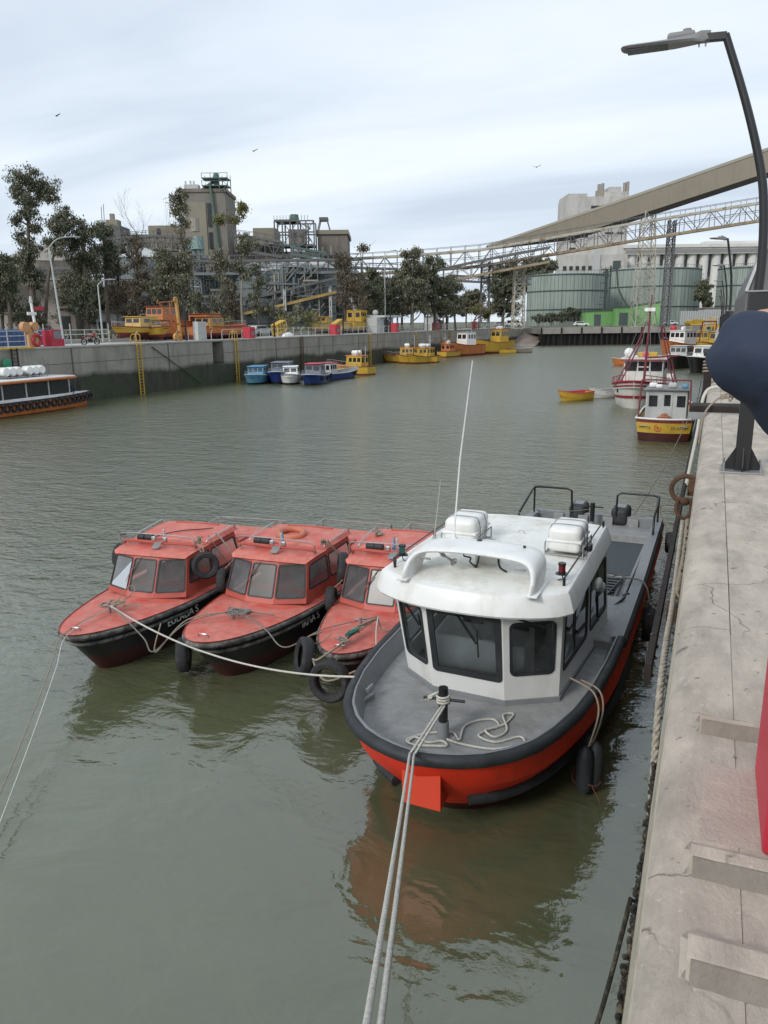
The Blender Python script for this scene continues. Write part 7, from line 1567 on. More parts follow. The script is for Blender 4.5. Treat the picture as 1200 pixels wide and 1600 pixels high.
# tyres and fenders on the quay side of the workboat
t1 = thing('tube_fender', 'pair of black tube fenders lashed together on the right bow of the workboat', 'fender', w(WB, (1.72, 2.2, .18)), 0)
for x, y in ((-.02, -.1), (.1, .06), (.0, .2)):
    m = MB(); m.lathe([(0, -.02), (.08, 0), (.11, .08), (.115, .5), (.09, .62), (.03, .68), (0, .68)], 14, (x, y, -.08)); m.build('tube', 'rubber_black', t1, smooth=True)
m = MB(); m.tube([(.0 + .2 * math.cos(a), .05 + .24 * math.sin(a), .06 + .03 * math.sin(3 * a)) for a in np.linspace(0, 6.28, 20)], .006, 5); m.tube(smooth_path([(.1, -.16, .05), (.2, -.2, -.1), (.22, -.18, -.2)], 4), .005, 5); m.build('binding', mat('rope_red', (.2, .06, .05), .9), t1)
rope_obj('tan rope pair holding the tube fenders over the grey bulwark', wr([(1.35, 2.7, 1.45), (1.55, 2.55, 1.46), (1.74, 2.4, 1.42), (1.82, 2.3, 1.2), (1.76, 2.15, .85), (1.72, 2.15, .72), (1.8, 2.3, .85), (1.86, 2.42, 1.2), (1.78, 2.5, 1.44), (1.5, 2.7, 1.45)]), .014, 'rope_tan')
for (y, z, R, lb, ax) in ((7.55, .55, .34, 'big tyre between the workboat side and the quay, amidships', (1, 0, 0)), (12.3, .95, .27, 'tyre hanging at the right stern corner of the workboat', (1, .1, 0))):
    o = tyre('tyre_fender', w(WB, (1.98, y, z)), ax, R, .12, None, lb, 'tyres on the quay side of the workboat')
rope_obj('grey rope bunch over the right gunwale of the workboat', wr([(1.1, 7.9, 1.34), (1.25, 7.75, 1.36), (1.5, 7.8, 1.36), (1.3, 7.95, 1.36), (1.2, 7.7, 1.36), (1.7, 7.75, 1.38), (1.9, 7.6, 1.25), (1.95, 7.5, .95), (1.88, 7.3, 1.1), (1.98, 7.6, .9), (1.9, 7.45, .75), (2.0, 7.3, .85)]), .016, 'rope_grey', 'rope_coil')
rope_obj('brown rope down the right stern rail to the tyre', wr([(1.62, 12.75, 1.95), (1.7, 12.6, 1.85), (1.66, 12.5, 1.7), (1.85, 12.4, 1.3), (1.95, 12.3, 1.15)]), .016, 'rope_tan')
rope_obj('thin white line across the after deck of the workboat', sag(w(WB, (-1.0, 5.9, 2.95)), w(WB, (-.05, 12.45, 1.6)), .05, 6), .007, 'rope_white')
for (a, c, lb, s_) in ((w(WB, (1.0, 12.85, 1.45)), (-.12, 34, 4.6), 'thin dark mooring line from the workboat stern to the quay further on', .5), ((-.9, 44.6, 1.3), (-.35, 30, 4.3), 'dark mooring line from the yellow sterned boat to the near quay', .6), ((-1.3, 44.3, 1.2), (-.2, 26, 4.5), 'grey mooring line from the yellow sterned boat, nearer the quay', .9), ((-.8, 44.3, 1.2), (-.2, 27.5, 4.5), 'third mooring line hanging beside the quay wall', .4)):
    rope_obj(lb, sag(a, c, s_, 10), .013, 'rope_grey')
# ================================================================ near quay furniture
t = thing('fender_beam', 'dark rusty steel fender beam standing off the near quay wall', 'beam', (-.335, 11, 3.15))
m = MB(); m.bb(-.03, .03, -3.9, 34, -.1, .1)
m.build('beam', 'rust_dark', t)
for k in range(5):
    m = MB(); m.bb(.075, .24, k * 7 - 2.2, k * 7 - 2.05, -.1, .1); m.build('bracket', 'rust', t)
m = MB(); rd = random.Random(9)
for k in range(60): m.ball((rd.uniform(-.03, .04), rd.uniform(-3.9, -3.1), rd.uniform(-.11, .1)), rd.uniform(.01, .025), 4)
m.build('crust', 'mussel', t)
# mussels and weed along the foot of the near wall
m = MB(); rd = random.Random(11)
for k in range(6500):
    y = rd.uniform(.8, 3.6) if k < 6000 else rd.uniform(3.6, 9); z = rd.uniform(3.4, 4.38) if k % 3 else rd.uniform(1.5, 3.4); s_ = rd.uniform(.005, .014)
    m.ball((XR - rd.uniform(-.01, .035), y, z), s_, 3, (1, rd.uniform(.6, 1.5), rd.uniform(.6, 1.6)))
ny_, nz_ = 150, 22
for (ya, yb_2, za, zb_2, th) in ((.7, 3.4, 3.5, 4.36, .035), (3.4, 6.5, 3.4, 4.2, .015)):
    gridv = [[(XR - th * rd.uniform(.2, 1.1) * (.4 + .6 * math.sin(math.pi * j / nz_)), ya + (yb_2 - ya) * i / ny_, za + (zb_2 - za) * j / nz_ + rd.uniform(-.01, .01) + (.05 * math.sin(i * .3) + .04 * math.sin(i * .83) if j > nz_ - 4 else 0)) for j in range(nz_ + 1)] for i in range(ny_ + 1)]
    m.loft(gridv)
mu_ = m.build('mussel_crust', 'mussel'); tag(mu_, 'dark mussel crust covering the near quay wall under its pale edge', 'mussels', kind='stuff')
rope_obj('thin weed covered line hanging off the near quay by the mussels', [(-.12, 2.6, 4.3), (-.2, 2.5, 3.8), (-.3, 2.35, 3.5), (-.24, 2.2, 3.2), (-.28, 2.1, 2.4)], .009, 'mussel')
# ring, shackle and thick hawser
t = thing('mooring_ring', 'large rusty mooring ring with shackle on the quay edge', 'mooring ring', (-.17, 9.05, 4.55)); m = MB()
m.tube([(.0 + .15 * math.cos(a), .0, .15 * math.sin(a)) for a in np.linspace(0, 2 * math.pi, 25)[:-1]], .028, 8, close=True); m.build('ring', 'rust', t, smooth=True)
m = MB(); m.tube(smooth_path([(-.07, -.03, -.1), (-.08, -.05, -.25), (0, -.06, -.32), (.07, -.05, -.25), (.06, -.03, -.1)], 4), .022, 8); m.tube([(-.1, -.03, -.11), (.09, -.03, -.11)], .022, 8); m.ball((0, -.04, -.13), .05, 6); m.build('shackle', 'rust', t, smooth=True)
m = MB(); m.bb(.03, .12, -.05, .05, -.02, .12); m.build('bracket', 'rust', t, bevel=.01)
def hawser(label, pts, R=.038, strands=3, pitch=.16, m_='rope_tan', grp=None):
    P_ = smooth_path(pts, 30); t = thing('hawser', label, 'rope', P_[0], 0, grp); o = np.array(P_[0]); ds = [0]
    for a, b in zip(P_[:-1], P_[1:]): ds.append(ds[-1] + float(np.linalg.norm(b - a)))
    L_ = ds[-1]; n = int(L_ / .022); X = np.interp(np.linspace(0, L_, n), ds, [p[0] for p in P_]); Y = np.interp(np.linspace(0, L_, n), ds, [p[1] for p in P_]); Z = np.interp(np.linspace(0, L_, n), ds, [p[2] for p in P_])
    P_ = np.stack([X, Y, Z], 1); s_ = np.linspace(0, L_, n)
    for k in range(strands):
        q = MB(); c = []
        for i in range(n):
            d = P_[min(n - 1, i + 1)] - P_[max(0, i - 1)]; d /= np.linalg.norm(d) + 1e-9; u = np.cross(d, [1, 0, .01]); u /= np.linalg.norm(u) + 1e-9; v_ = np.cross(d, u); a = 2 * math.pi * (s_[i] / pitch + k / strands)
            c.append(P_[i] + (u * math.cos(a) + v_ * math.sin(a)) * R * .55 - o)
        q.tube(c, R * .62, 6); q.build('strand', m_, t, smooth=True, ang=90)
    return t
mat('rope_pale', (.36, .32, .26), .95, var=.35, scale=30, bump=.5, bscale=90)
hawser('thick twisted pale hawser hanging from the rusty ring along the quay wall', [(-.17, 9.0, 4.2), (-.17, 8.3, 3.98), (-.16, 7.4, 4.0), (-.15, 6.4, 4.06), (-.15, 5.6, 4.1), (-.145, 4.9, 4.0), (-.135, 4.6, 3.6), (-.12, 4.5, 3.0)], .022, m_='rope_pale')
hawser('second strand of hawser doubled behind the first, ending in a splice', [(-.12, 8.95, 4.22), (-.11, 8.2, 4.1), (-.12, 7.4, 4.07), (-.13, 6.9, 4.02)], .024)
# street lamps along the near quay
LGp = 'black curved lamp posts along the near quay'
def lamp(label, loc):
    t = thing('street_lamp', label, 'street lamp', loc, 0, LGp)
    m = MB(); m.bb(-.215, .215, -.19, .19, .0, .02); m.build('base_plate', 'galv', t, bevel=.004)
    m = MB()
    for x in (-.18, .18):
        for y in (-.15, .15): m.cyl((x, y, .02), .012, .09, 8); m.cyl((x, y, .02), .022, .025, 6)
    m.build('bolt', 'galv', t)
    m = MB(); m.bb(-.075, .075, -.075, .075, .02, 1.0); m.build('pole_foot', 'black_paint', t, bevel=.008)
    m = MB()
    for a in range(4):
        c, s_ = math.cos(a * P90), math.sin(a * P90); pr = [(.075, .02), (.18, .02), (.18, .07), (.075, .26)]; vs = []
        for th in (-.006, .006): vs += [(x * c - th * s_, x * s_ + th * c, z) for x, z in pr]
        m.add(vs, [(0, 1, 2, 3), (7, 6, 5, 4), (0, 4, 5, 1), (1, 5, 6, 2), (2, 6, 7, 3), (3, 7, 4, 0)])
    m.build('gusset', 'black_paint', t)
    m = MB(); m.bb(-.1, .1, -.1, .1, 1.0, 1.86); bx = m.build('control_box', 'black_paint', t, bevel=.01)
    m = MB(); m.bb(-.11, .11, -.11, .11, 1.86, 1.875); m.build('box_lid', 'galv', bx)
    pth = [(-.0, 0, 1.86), (0.01, 0, 2.1), (.015, 0, 2.4), (-.005, 0, 2.75), (-.05, 0, 3.05), (-.13, 0, 3.4), (-.24, 0, 3.76), (-.37, 0, 4.1), (-.50, 0, 4.28)]
    pth = [(-.01, 0, 1.86), (-.005, 0, 2.2), (-.03, 0, 2.6), (-.08, 0, 2.95), (-.19, 0, 3.35), (-.335, 0, 3.78), (-.525, 0, 4.28)]
    m = MB(); sp_ = smooth_path(pth, 6); m.tube(sp_, [.048 - .012 * i / len(sp_) for i in range(len(sp_))], 12); m.build('pole', 'black_paint', t, smooth=True, ang=60)
    m = MB(); m.bar((-.515, 0, 4.265), (-.72, 0, 4.275), .075, .07); m.build('arm', 'black_paint', t, bevel=.006)
    hd = thing if False else None
    m = MB(); secs = []
    for x, w_, z0, z1 in ((-.66, .07, -.045, .05), (-.75, .1, -.04, .055), (-.82, .19, -.035, .02), (-1.0, .25, -.04, .0), (-1.2, .26, -.035, -.003), (-1.42, .25, -.03, -.0), (-1.48, .2, -.02, 0), (-1.5, .1, -.015, -.004)):
        secs.append([(x, -w_ / 2, 4.28 + z0 * .5), (x, -w_ / 2 * .8, 4.28 + z0), (x, w_ / 2 * .8, 4.28 + z0), (x, w_ / 2, 4.28 + z0 * .5), (x, w_ / 2 * .85, 4.28 + z1), (x, -w_ / 2 * .85, 4.28 + z1)])
    m.loft(secs, True, True); hd = m.build('lamp_head', 'mid_grey', t, smooth=True, ang=35)
    m = MB(); m.rbox((-.93, 0, 4.315), (.26, .16, .07), .03, 2); m.cyl((-.88, 0, 4.345), .04, .03, 12); m.build('driver_housing', 'mid_grey', hd, smooth=True, ang=40)
    m = MB(); m.bb(-1.44, -1.05, -.09, .09, 4.236, 4.243); m.build('lens', 'glass_dark', hd)
    m = MB(); m.cyl((-.7, 0, 4.2), .008, .05, 6); m.cyl((-.76, 0, 4.2), .008, .05, 6); m.build('screw', 'galv', hd)
    return t
l0 = lamp('nearest black curved street lamp with bolted base plate on the quay', (.372, 9.0, 4.8))
for i, (Y, lb) in enumerate([(31, 'black street lamp seen just right of the far silo row, second along the quay'), (46, 'third black street lamp along the near quay'), (64, 'fourth black street lamp along the near quay'), (84, 'fifth black street lamp along the near quay'), (108, 'farthest black street lamp along the near quay')]):
    dup(l0, (.385, Y, 4.8), R_(58), lb)
# mooring bollard beam with coiled rope half under the sleeve
t = thing('mooring_beam', 'dark timber and steel ledge reaching over the quay edge beyond the lamp', 'ledge', (-.1, 14.9, 4.8)); m = MB(); m.bb(-.22, .62, -.25, .3, -.1, .12); m.build('timber', 'rust_dark', t, bevel=.02)
m = MB(); m.bar((-.24, -.3, -.05), (.64, -.3, -.05), .05, .12); m.build('edge_iron', 'galv', t)
rope_obj('pale rope heap on the dark ledge beyond the street lamp', tangle((.35, 14.75, 5.0), .2, .2, 16, 21, .2) + [(-.05, 14.5, 4.85), (-.12, 14.3, 4.3)], .016, 'rope_tan', 'rope_coil')
for k, (x, y, lb) in enumerate([(-.02, 19, 'pale thick rope bundle hanging over the quay edge just past the ledge'), (-.0, 21, 'tan rope hanging over the quay edge, farther than the pale bundle')]):
    rope_obj(lb, [(.3, y, 4.85), (.05, y, 4.9), (-.14, y - .2, 4.7), (-.2, y - 1.5, 4.0), (-.3, y - 3, 3.2)], .04, 'rope_tan' if k else 'rope_white', 'rope_bundle')
t = thing('iron_post', 'short dark iron post at the quay edge wrapped in rope', 'post', (-.1, 20, 4.4)); m = MB(); m.cyl((0, 0, 0), .09, 1.15, 10); m.cyl((0, 0, 1.15), .13, .08, 10); m.build('post', 'rust_dark', t, smooth=True, ang=50)
m = MB(); m.tube([(.11 * math.cos(a), .11 * math.sin(a), .75 + a * .012) for a in np.linspace(0, 24, 70)], .025, 6); m.build('wrapping', 'rope_tan', t, smooth=True)
# red cabinet cut by the right edge
t = thing('red_cabinet', 'red steel cabinet at the right edge, only its left face showing', 'cabinet', (.75, 2.56, 4.8))
m = MB(); x0, x1 = -.49, .1; m.bb(x0, x1, -.24, .26, .0, 1.22); m.build('body', mat('cabinet_red', (.58, .03, .06), .5, var=.08, scale=3), t, bevel=.012)
m = MB(); m.bb(x0 - .02, x1 + .02, -.28, .3, 1.221, 1.26); m.build('top', 'cabinet_red', t, bevel=.01)
m = MB(); m.bb(x0 + .05, x1 - .05, -.26, -.243, .12, 1.1); m.build('door', 'cabinet_red', t, bevel=.006)
# ================================================================ left quay objects
def base(px, py_top=None, z=4.75, X=None):
    d = ray(px, 500); X = XL - 1.0 if X is None else X; k = (X - CAM[0]) / d[0]; return np.array([X, CAM[1] + d[1] * k, z])
# railing: curved-top posts
rl = thing('quay_railing', 'long pale tube railing with bent posts along the far quay', 'railing', tuple(base(340, X=XL - 2.2))); o = np.array(rl.location)
q = MB(); r1_, r2_ = MB(), MB(); y = base(210, X=XL - 2.2)[1]; ye = QE - 4; k = 0
while y < ye:
    q.tube([(0, y - o[1], 0), (0, y - o[1], .75), (.05, y - o[1], .95), (.22, y - o[1], 1.12)], .045, 6) if not (base(232, X=XL - 2.2)[1] < y < base(268, X=XL - 2.2)[1]) else None; y += 2.1; k += 1
q.build('post', 'light_grey', rl, smooth=True)
r1_.tube([(.2, base(345, X=XL - 2.2)[1] - o[1], 1.1), (.2, ye - o[1], 1.1)], .03, 5); r1_.tube([(0, base(345, X=XL - 2.2)[1] - o[1], .6), (0, ye - o[1], .6)], .02, 5); r1_.build('rail', 'light_grey', rl)
rl2 = thing('quay_railing', 'plain grey two rail fence along the quay behind the orange launch', 'railing', tuple(base(60, X=XL - 3.0))); o = np.array(rl2.location); q = MB()
for px in (-30, 8, 36, 66, 108, 130, 168):
    b = base(px, X=XL - 3.0); q.tube([b - o, b - o + [0, 0, 1.9 if px in (8, 66, 108, 168) else 1.3]], .045, 6)
b0, b1 = base(-30, X=XL - 3.0) - o, base(168, X=XL - 3.0) - o
for z in (.5, .95, 1.35): q.tube([b0 + [0, 0, z], b1 + [0, 0, z]], .035, 5)
q.build('rails', 'light_grey', rl2, smooth=True)
# ladders
def ladder(label, px, m_='mat_yellow', hoop=True, z1=4.8, grp='ladders on the far quay wall'):
    Y = YL(px, 540); t = thing('ladder', label, 'ladder', (XL + .2, Y, 0), 0, grp); q = MB()
    for s_ in (-.27, .27):
        q.bar((0, s_, -.3), (0, s_, z1), .07, .1)
        if hoop: q.tube(smooth_path([(0, s_, z1), (0, s_, z1 + .7), (-.25, s_, z1 + .85), (-.6, s_, z1 + .7), (-.75, s_, z1 - .02)], 4), .04, 6)
    q.build('stile', m_, t); q = MB(); z = .0
    while z < z1: q.bar((0, -.27, z), (0, .27, z), .045); z += .29
    q.build('rung', m_, t); return t
ladder('nearer yellow ladder with hooped top on the far quay wall', 214); ladder('second yellow ladder on the far quay wall, left of the blue boats', 367)
for px, m_, lb in ((470, 'rust', 'rusty ladder between the blue boats and the yellow ones'), (577, 'mat_yellow', 'yellow brown ladder strip left of the three yellow boats'), (649, 'mat_yellow', 'yellow ladder strip above the yellow and red boat'), (703, 'mat_yellow', 'farthest yellow ladder strip before the orange trawler'), (18, 'rust_dark', 'dark rusty ladder behind the orange launch')): ladder(lb, px, m_, False)
# dark chain on wall
pts = [(XL + .12, YL(236, 545), 4.4), (XL + .15, YL(262, 560), 3.1), (XL + .2, YL(290, 590), 1.6), (XL + .2, YL(312, 606), .3)]
rope_obj('rusty chain slanting down the far quay wall right of the nearer ladder', pts, .05, 'rust_dark', 'chain')
# white navigation mast with red sign
b = base(56, X=XL - 1.3); t = thing('signal_mast', 'leaning white mast with small red sign boards on the far quay', 'mast', b); m = MB(); m.tube([(0, 0, 0), (-.1, -.2, 3.6)], [.14, .1], 10); m.build('pole', 'paint_white', t, smooth=True)
m = MB(); m.bb(-.05, .05, 0, 1.0, 3.0, 3.3); m.build('red_board', 'mat_red', t); m = MB(); m.bb(-.05, .05, -.8, .1, 2.6, 2.85); m.build('white_board', 'paint_white', t); m = MB(); m.cyl((-.1, -.2, 3.6), .16, .5, 10, .08); m.build('lantern', 'light_grey', t)
for px, lb, s_ in ((1.0, 0, 0),): pass
b = base(45, X=XL - 1.2); t = thing('hose_drum_stand', 'faded orange twin drum stand on the far quay', 'drum stand', b); m = MB(); m.lathe([(0, -.25), (.42, -.22), (.42, .22), (0, .25)], 14, (0, -.5, 1.65), 'x'); m.lathe([(0, -.25), (.36, -.22), (.36, .22), (0, .25)], 14, (0, .4, 1.7), 'x'); m.build('drum', mat('faded_orange', (.5, .27, .13), .7, var=.12), t, smooth=True, ang=40)
m = MB(); m.bb(-.15, .15, -.35, .15, 0, 1.5); m.bb(-.15, .15, .35, .8, 0, 1.2); m.build('stand', 'faded_orange', t, bevel=.05)
b = base(54, X=XL - 1.0); m = MB(); m.lathe([(.42 + .12 * math.cos(a), .12 * math.sin(a)) for a in np.linspace(0, 6.283, 9)[:-1]], 20, (0, 0, 0), 'x', closed=True); o = m.build('life_ring', 'mat_red', None, smooth=True); o.location = tuple(b + [0, 0, .6]); tag(o, 'red life ring standing on the far quay beside the white mast', 'life ring')
# red booths
def booth(label, px, h_, w_=1.5, X=None, op=True, d=1.0):
    b = base(px, X=X); t = thing('red_booth', label, 'booth', b, 0, 'red steel booths along the far quay'); m = MB()
    if op: m.bb(-.5, .5, -w_ / 2, -w_ / 2 + .28, 0, h_); m.bb(-.5, .5, -w_ / 2 + .28, w_ / 2 + .3, 0, h_ * .48); m.bb(-.5, .5, -w_ / 2 + .28, w_ / 2, h_ * .93, h_)
    else: m.bb(-.5, .5, -w_ / 2, w_ / 2, 0, h_)
    m.build('body', 'mat_red', t, bevel=.03); m = MB()
    if op: m.bb(-.3, .49, -w_ / 2 + .29, w_ / 2 - .05, h_ * .49, h_ * .92)
    else: m.bb(.503, .51, -w_ * .22, w_ * .28, h_ * .3, h_ * .6)
    m.build('recess', 'mid_grey', t); return t
booth('open fronted dark red booth left of the motorcycle', 78, 1.4, 1.1)
booth('red cabinet on the far quay beside the parked grey car', 388, 1.35, 1.2, op=False)
booth('red cabinet on the far quay by the bent railing and yellow boat wreck', 523, 1.5, 1.6, op=False)
booth('red cabinet in front of the left concrete kiosk', 617, 1.6, 1.4, op=False)
booth('red cabinet between the two concrete kiosks', 681, 1.6, 1.8, op=False)
booth('farthest red cabinet near the end of the far quay', 741, 1.7, 2.0, op=False)
# motorcycle
b = base(138, X=XL - 1.6); t = thing('motorcycle', 'parked red and black motorcycle on the far quay', 'motorcycle', b, R_(80)); 
for x in (-.68, .68):
    m = MB(); m.lathe([(.24, -.05), (.31, -.04), (.31, .04), (.24, .05)], 18, (x, 0, .31), 'y', closed=True); wh = m.build('wheel', 'tyre', t)
    m = MB()
    for k in range(6): a = k * math.pi / 6; m.bar((x - .25 * math.cos(a), 0, .31 - .25 * math.sin(a)), (x + .25 * math.cos(a), 0, .31 + .25 * math.sin(a)), .015)
    m.build('spokes', 'galv', wh)
m = MB(); m.bar((-.68, 0, .31), (-.2, 0, .5), .06); m.bar((-.2, 0, .5), (.4, 0, .8), .06); m.bar((.68, -.06, .31), (.42, -.06, .98), .04); m.bar((.68, .06, .31), (.42, .06, .98), .04); m.bar((.42, -.3, 1.02), (.42, .3, 1.02), .035); m.rbox((0, 0, .42), (.4, .25, .32), .06, 2); m.build('frame', 'black_paint', t)
m = MB(); m.rbox((.16, 0, .82), (.46, .22, .2), .08, 3); m.rbox((.5, 0, .95), (.16, .16, .2), .05, 2); m.rbox((-.62, 0, .74), (.35, .14, .08), .03, 2); m.build('tank', 'mat_red', t, smooth=True); m = MB(); m.rbox((-.28, 0, .82), (.5, .2, .1), .04, 2); m.build('saddle', 'black_paint', t, smooth=True)
# blue bin and barrier
b = base(8, X=XL - 5); t = thing('blue_container', 'low blue container behind the railing at the far left', 'container', b); m = MB(); m.bb(-1, 1, -3, 3, .1, 1.5); m.build('box', mat('container_blue', (.06, .12, .26), .6, var=.2), t, bevel=.05); m = MB()
for k in range(12): m.bb(1.003, 1.05, -2.9 + k * .5, -2.75 + k * .5, .2, 1.4)
m.build('rib', 'container_blue', t)
b = base(8, X=XL - .5); t = thing('yellow_platform', 'thin yellow steel platform at the top of the dark ladder', 'platform', b); m = MB(); m.bb(-.6, .7, -1.6, 2, .0, .09); m.build('deck', 'mat_yellow', t)
b = np.array([XL + .3, YL(4, 550), 3.6]); m = MB(); m.ball((0, 0, 0), .45, 8, (.5, 1, 1.2)); o = m.build('green_float', mat('green_float', (.02, .2, .1), .5), None, smooth=True); o.location = tuple(b); tag(o, 'green float hanging on the far quay wall at the left edge', 'float')
# grey post box and davit crane
b = base(311, X=XL - 1.6); t = thing('control_cabinet', 'tall pale grey cabinet beside the niche in the far quay wall', 'cabinet', b); m = MB(); m.bb(-.35, .35, -.75, .75, 0, 2.0); m.build('body', 'light_grey', t, bevel=.04); m = MB(); m.bb(.353, .38, -.65, .65, .2, 1.85); m.build('door', 'light_grey', t)
b = base(276, X=XL - 1.4); t = thing('davit_crane', 'yellow orange davit crane standing at the far quay edge', 'crane', b); t.scale = (.66, .66, .66); m = MB(); mm = mat('crane_yellow', (.5, .27, .08), .65, var=.2, dirt=(.25, .08, .03), dsc=1, dmix=(.5, .7))
m.bar((0, .7, 0), (0, .2, 6.3), .4); m.build('post', mm, t); m = MB(); m.bar((0, .2, 6.2), (0, -4.3, 5.9), .16); m.bar((0, .3, 2.6), (0, -4.4, 6.1), .16); m.bar((0, .5, 1.2), (0, -2.6, 4.4), .14); m.bar((0, -1.5, 6.1), (0, -1.4, 4.2), .1); m.build('jib', mat('crane_orange', (.48, .16, .06), .65, var=.2), t)
m = MB(); m.lathe([(0, -.2), (.6, -.2), (.6, .2), (0, .2)], 16, (0, -.4, .7), 'x'); m.build('winch_drum', mm, t); m = MB(); m.lathe([(.2, -.1), (.45, -.1), (.45, .1), (.2, .1)], 14, (0, .1, 6.4), 'x', closed=True); m.build('sheave', mm, t)
# boats standing ashore
def ashore(name, label, px, X, rz, L_, B_, zb, hull_, low, cab_, z=5.1, **k):
    b = base(px, X=X); t, h_ = workboat(name, label, (b[0], b[1], z), rz, L_, B_, zb, zb * .8, zb * .85, hull_, low, low, 'mat_orange', cab_, None, cat='boat', **k)
    m = MB()
    for u in (.25, .6, .85):
        for s_ in (-1, 1): m.bar((s_ * B_ * .42, u * L_, -.4 + .003), (s_ * B_ * .25, u * L_, .15), .15)
    m.build('cradle', 'rust_dark', t); return t
ashore('fishing_boat', 'big orange fishing boat ashore behind the yellow davit crane', 380, XL - 9, R_(-172), 16, 3.6, 1.5, 'mat_orange', 'mat_redbrown', (.55, 4.0, 2.6, 1.7, 'mat_orange', 'mat_redbrown'), z=5.0, winf=3)
ashore('wheelhouse_wreck', 'orange wreck with white framed wheelhouse behind the davit crane', 222, XL - 8.5, R_(4), 9, 3.2, 2.0, 'mat_orange', 'mat_redbrown', (.25, 2.8, 2.4, 1.8, 'mat_orange', 'mat_redbrown'), z=5.2, winf=3)
ashore('fishing_boat', 'yellow painted boat ashore with maroon bottom, left of the davit crane', 175, XL - 6.5, R_(3), 7, 2.2, .8, 'mat_yellow', 'mat_redbrown', (.45, 3.2, 2.1, 1.3, mat('cream_yellow', (.55, .38, .14), .6, var=.12), 'mat_yellow'), z=5.6, winf=2, wins=2)
ashore('fishing_boat', 'small yellow boat ashore facing the water between crane and wreck', 262, XL - 4.0, R_(88), 5, 2.2, 1.0, 'mat_yellow', 'mat_redbrown', (.3, 1.8, 1.7, 1.1, 'cream_yellow', 'mat_yellow'), z=5.3, winf=2)
ashore('fishing_boat', 'ochre cabined boat ashore right of the grey cabinet', 305, XL - 5.5, R_(3), 11, 2.6, 1.0, 'mat_orange', 'mat_redbrown', (.12, 3.2, 2.2, 1.3, mat('ochre', (.42, .22, .05), .6, var=.15), 'mat_redbrown'), z=5.3, winf=2, wins=2)
ashore('fishing_boat', 'pale yellow wooden boat ashore behind the bent railing', 486, XL - 7, R_(3), 14, 2.8, 1.3, 'cream_yellow', 'conc_old', (.25, 2.6, 2.0, 1.2, 'mat_yellow', 'mat_yellow'), z=5.3)
ashore('fishing_boat', 'taller yellow fishing boat ashore left of the concrete kiosk', 583, XL - 9, R_(-174), 15, 3.6, 1.7, 'mat_yellow', 'conc_old', (.5, 3.6, 2.8, 2.2, 'mat_yellow', 'mat_yellow'), z=5.2, mast=1)
b = base(437, X=XL - 4); t = thing('cabin_shell', 'tilted yellow wheelhouse frame lying on the far quay', 'wheelhouse', b, R_(0)); t.scale = (.72, .72, .72); t.rotation_euler = (R_(14), 0, 0); q = MB()
for y in (-1.6, -.55, .5, 1.6): q.bar((.6, y, .9), (.6, y, 2.6), .22)
q.bb(-.6, .7, -1.8, 1.8, 2.5, 2.7); q.bb(-.6, .7, -1.8, 1.8, .7, 1.0); q.bb(-.6, -.4, -1.7, 1.7, 1, 2.5); q.build('frame', 'mat_yellow', t)
b = base(445, X=XL - 2.6); t = thing('upturned_dinghy', 'white and green upturned dinghy under the tilted yellow frame', 'dinghy', b, R_(10)); m = MB(); m.ball((0, 1, 0), .8, 8, (.8, 2.2, .7)); m.build('hull', 'paint_white', t, smooth=True)
b = base(528, X=XL - 3.2); t = thing('cabin_shell', 'small yellow cab frame leaning by the bent railing', 'wheelhouse', b); t.scale = (.8, .8, .8); t.rotation_euler = (R_(16), 0, 0); q = MB()
for y in (-1.4, 0, 1.5): q.bar((.5, y, .6), (.5, y, 2.4), .25)
q.bb(-.5, .6, -1.5, 1.6, 2.3, 2.55); q.bb(-.5, .6, -1.5, 1.6, .5, .9); q.build('frame', 'mat_yellow', t)
# kiosks with flat roofs
for px, Xo, lb in ((597, XL - 5, 'pale concrete kiosk with overhanging roof, the nearer of two'), (682, XL - 6, 'pale concrete kiosk with overhanging roof, the farther of two')):
    b = base(px, X=Xo); t = thing('kiosk', lb, 'kiosk', b, 0, 'flat roofed kiosks on the far quay'); t.scale = (.64, .64, .64); m = MB(); m.bb(-2, 1.2, -6.5, -1.6, 0, 4.0); m.bb(-2, 1, 4.4, 5.2, 0, 3.2); m.build('wall', 'light_grey', t); m = MB(); m.bb(-3, 2.6, -4, 8.5, 4.003, 4.6); m.build('roof', 'light_grey', t, bevel=.05); m = MB()
    for y in (2.2, 7.4): m.bb(1.4, 1.8, y, y + .4, 0, 4.0)
    m.build('pillar', 'light_grey', t); m = MB(); m.bb(-.5, .9, -1.5, 2, .6, 3.4); m.build('window', 'win_dark', t)
    m = MB(); m.ball((-.5, -3.5, 5.3), .8, 8, (1, 1, 1)); m.build('water_tank', 'light_grey', t, smooth=True)
# lamp posts on the far quay
def mast_lamp(label, px, X, h_, arm=2.4, m_='light_grey', lean=0, grp='street lamps on the far quay', dy=1):
    b = base(px, X=X); t = thing('street_lamp', label, 'street lamp', b, 0, grp); m = MB(); m.tube([(0, 0, 0), (0, lean, h_)], [.12, .07], 8); m.build('pole', m_, t, smooth=True)
    m = MB(); m.tube(smooth_path([(0, lean, h_), (.2, lean + dy * arm * .35, h_ + arm * .3), (.3, lean + dy * arm, h_ + arm * .42)], 4), .05, 6); ar_ = m.build('arm', m_, t, smooth=True); m = MB(); m.rbox((.3, lean + dy * (arm + .4), h_ + arm * .42), (.3, .8, .12), .05, 2); m.build('lamp_head', 'light_grey', ar_, smooth=True); return t
mast_lamp('tall pale street lamp with long arm in front of the beige warehouse', 96, XL - 9, 9.0, 3.0, lean=-.6)
mast_lamp('tall thin street lamp in front of the dark tree clump', 602, XL - 6, 13, 4)
mast_lamp('short black lamp left of the tilted yellow frame', 428, XL - 2, 4.2, 1.6, 'black_paint')
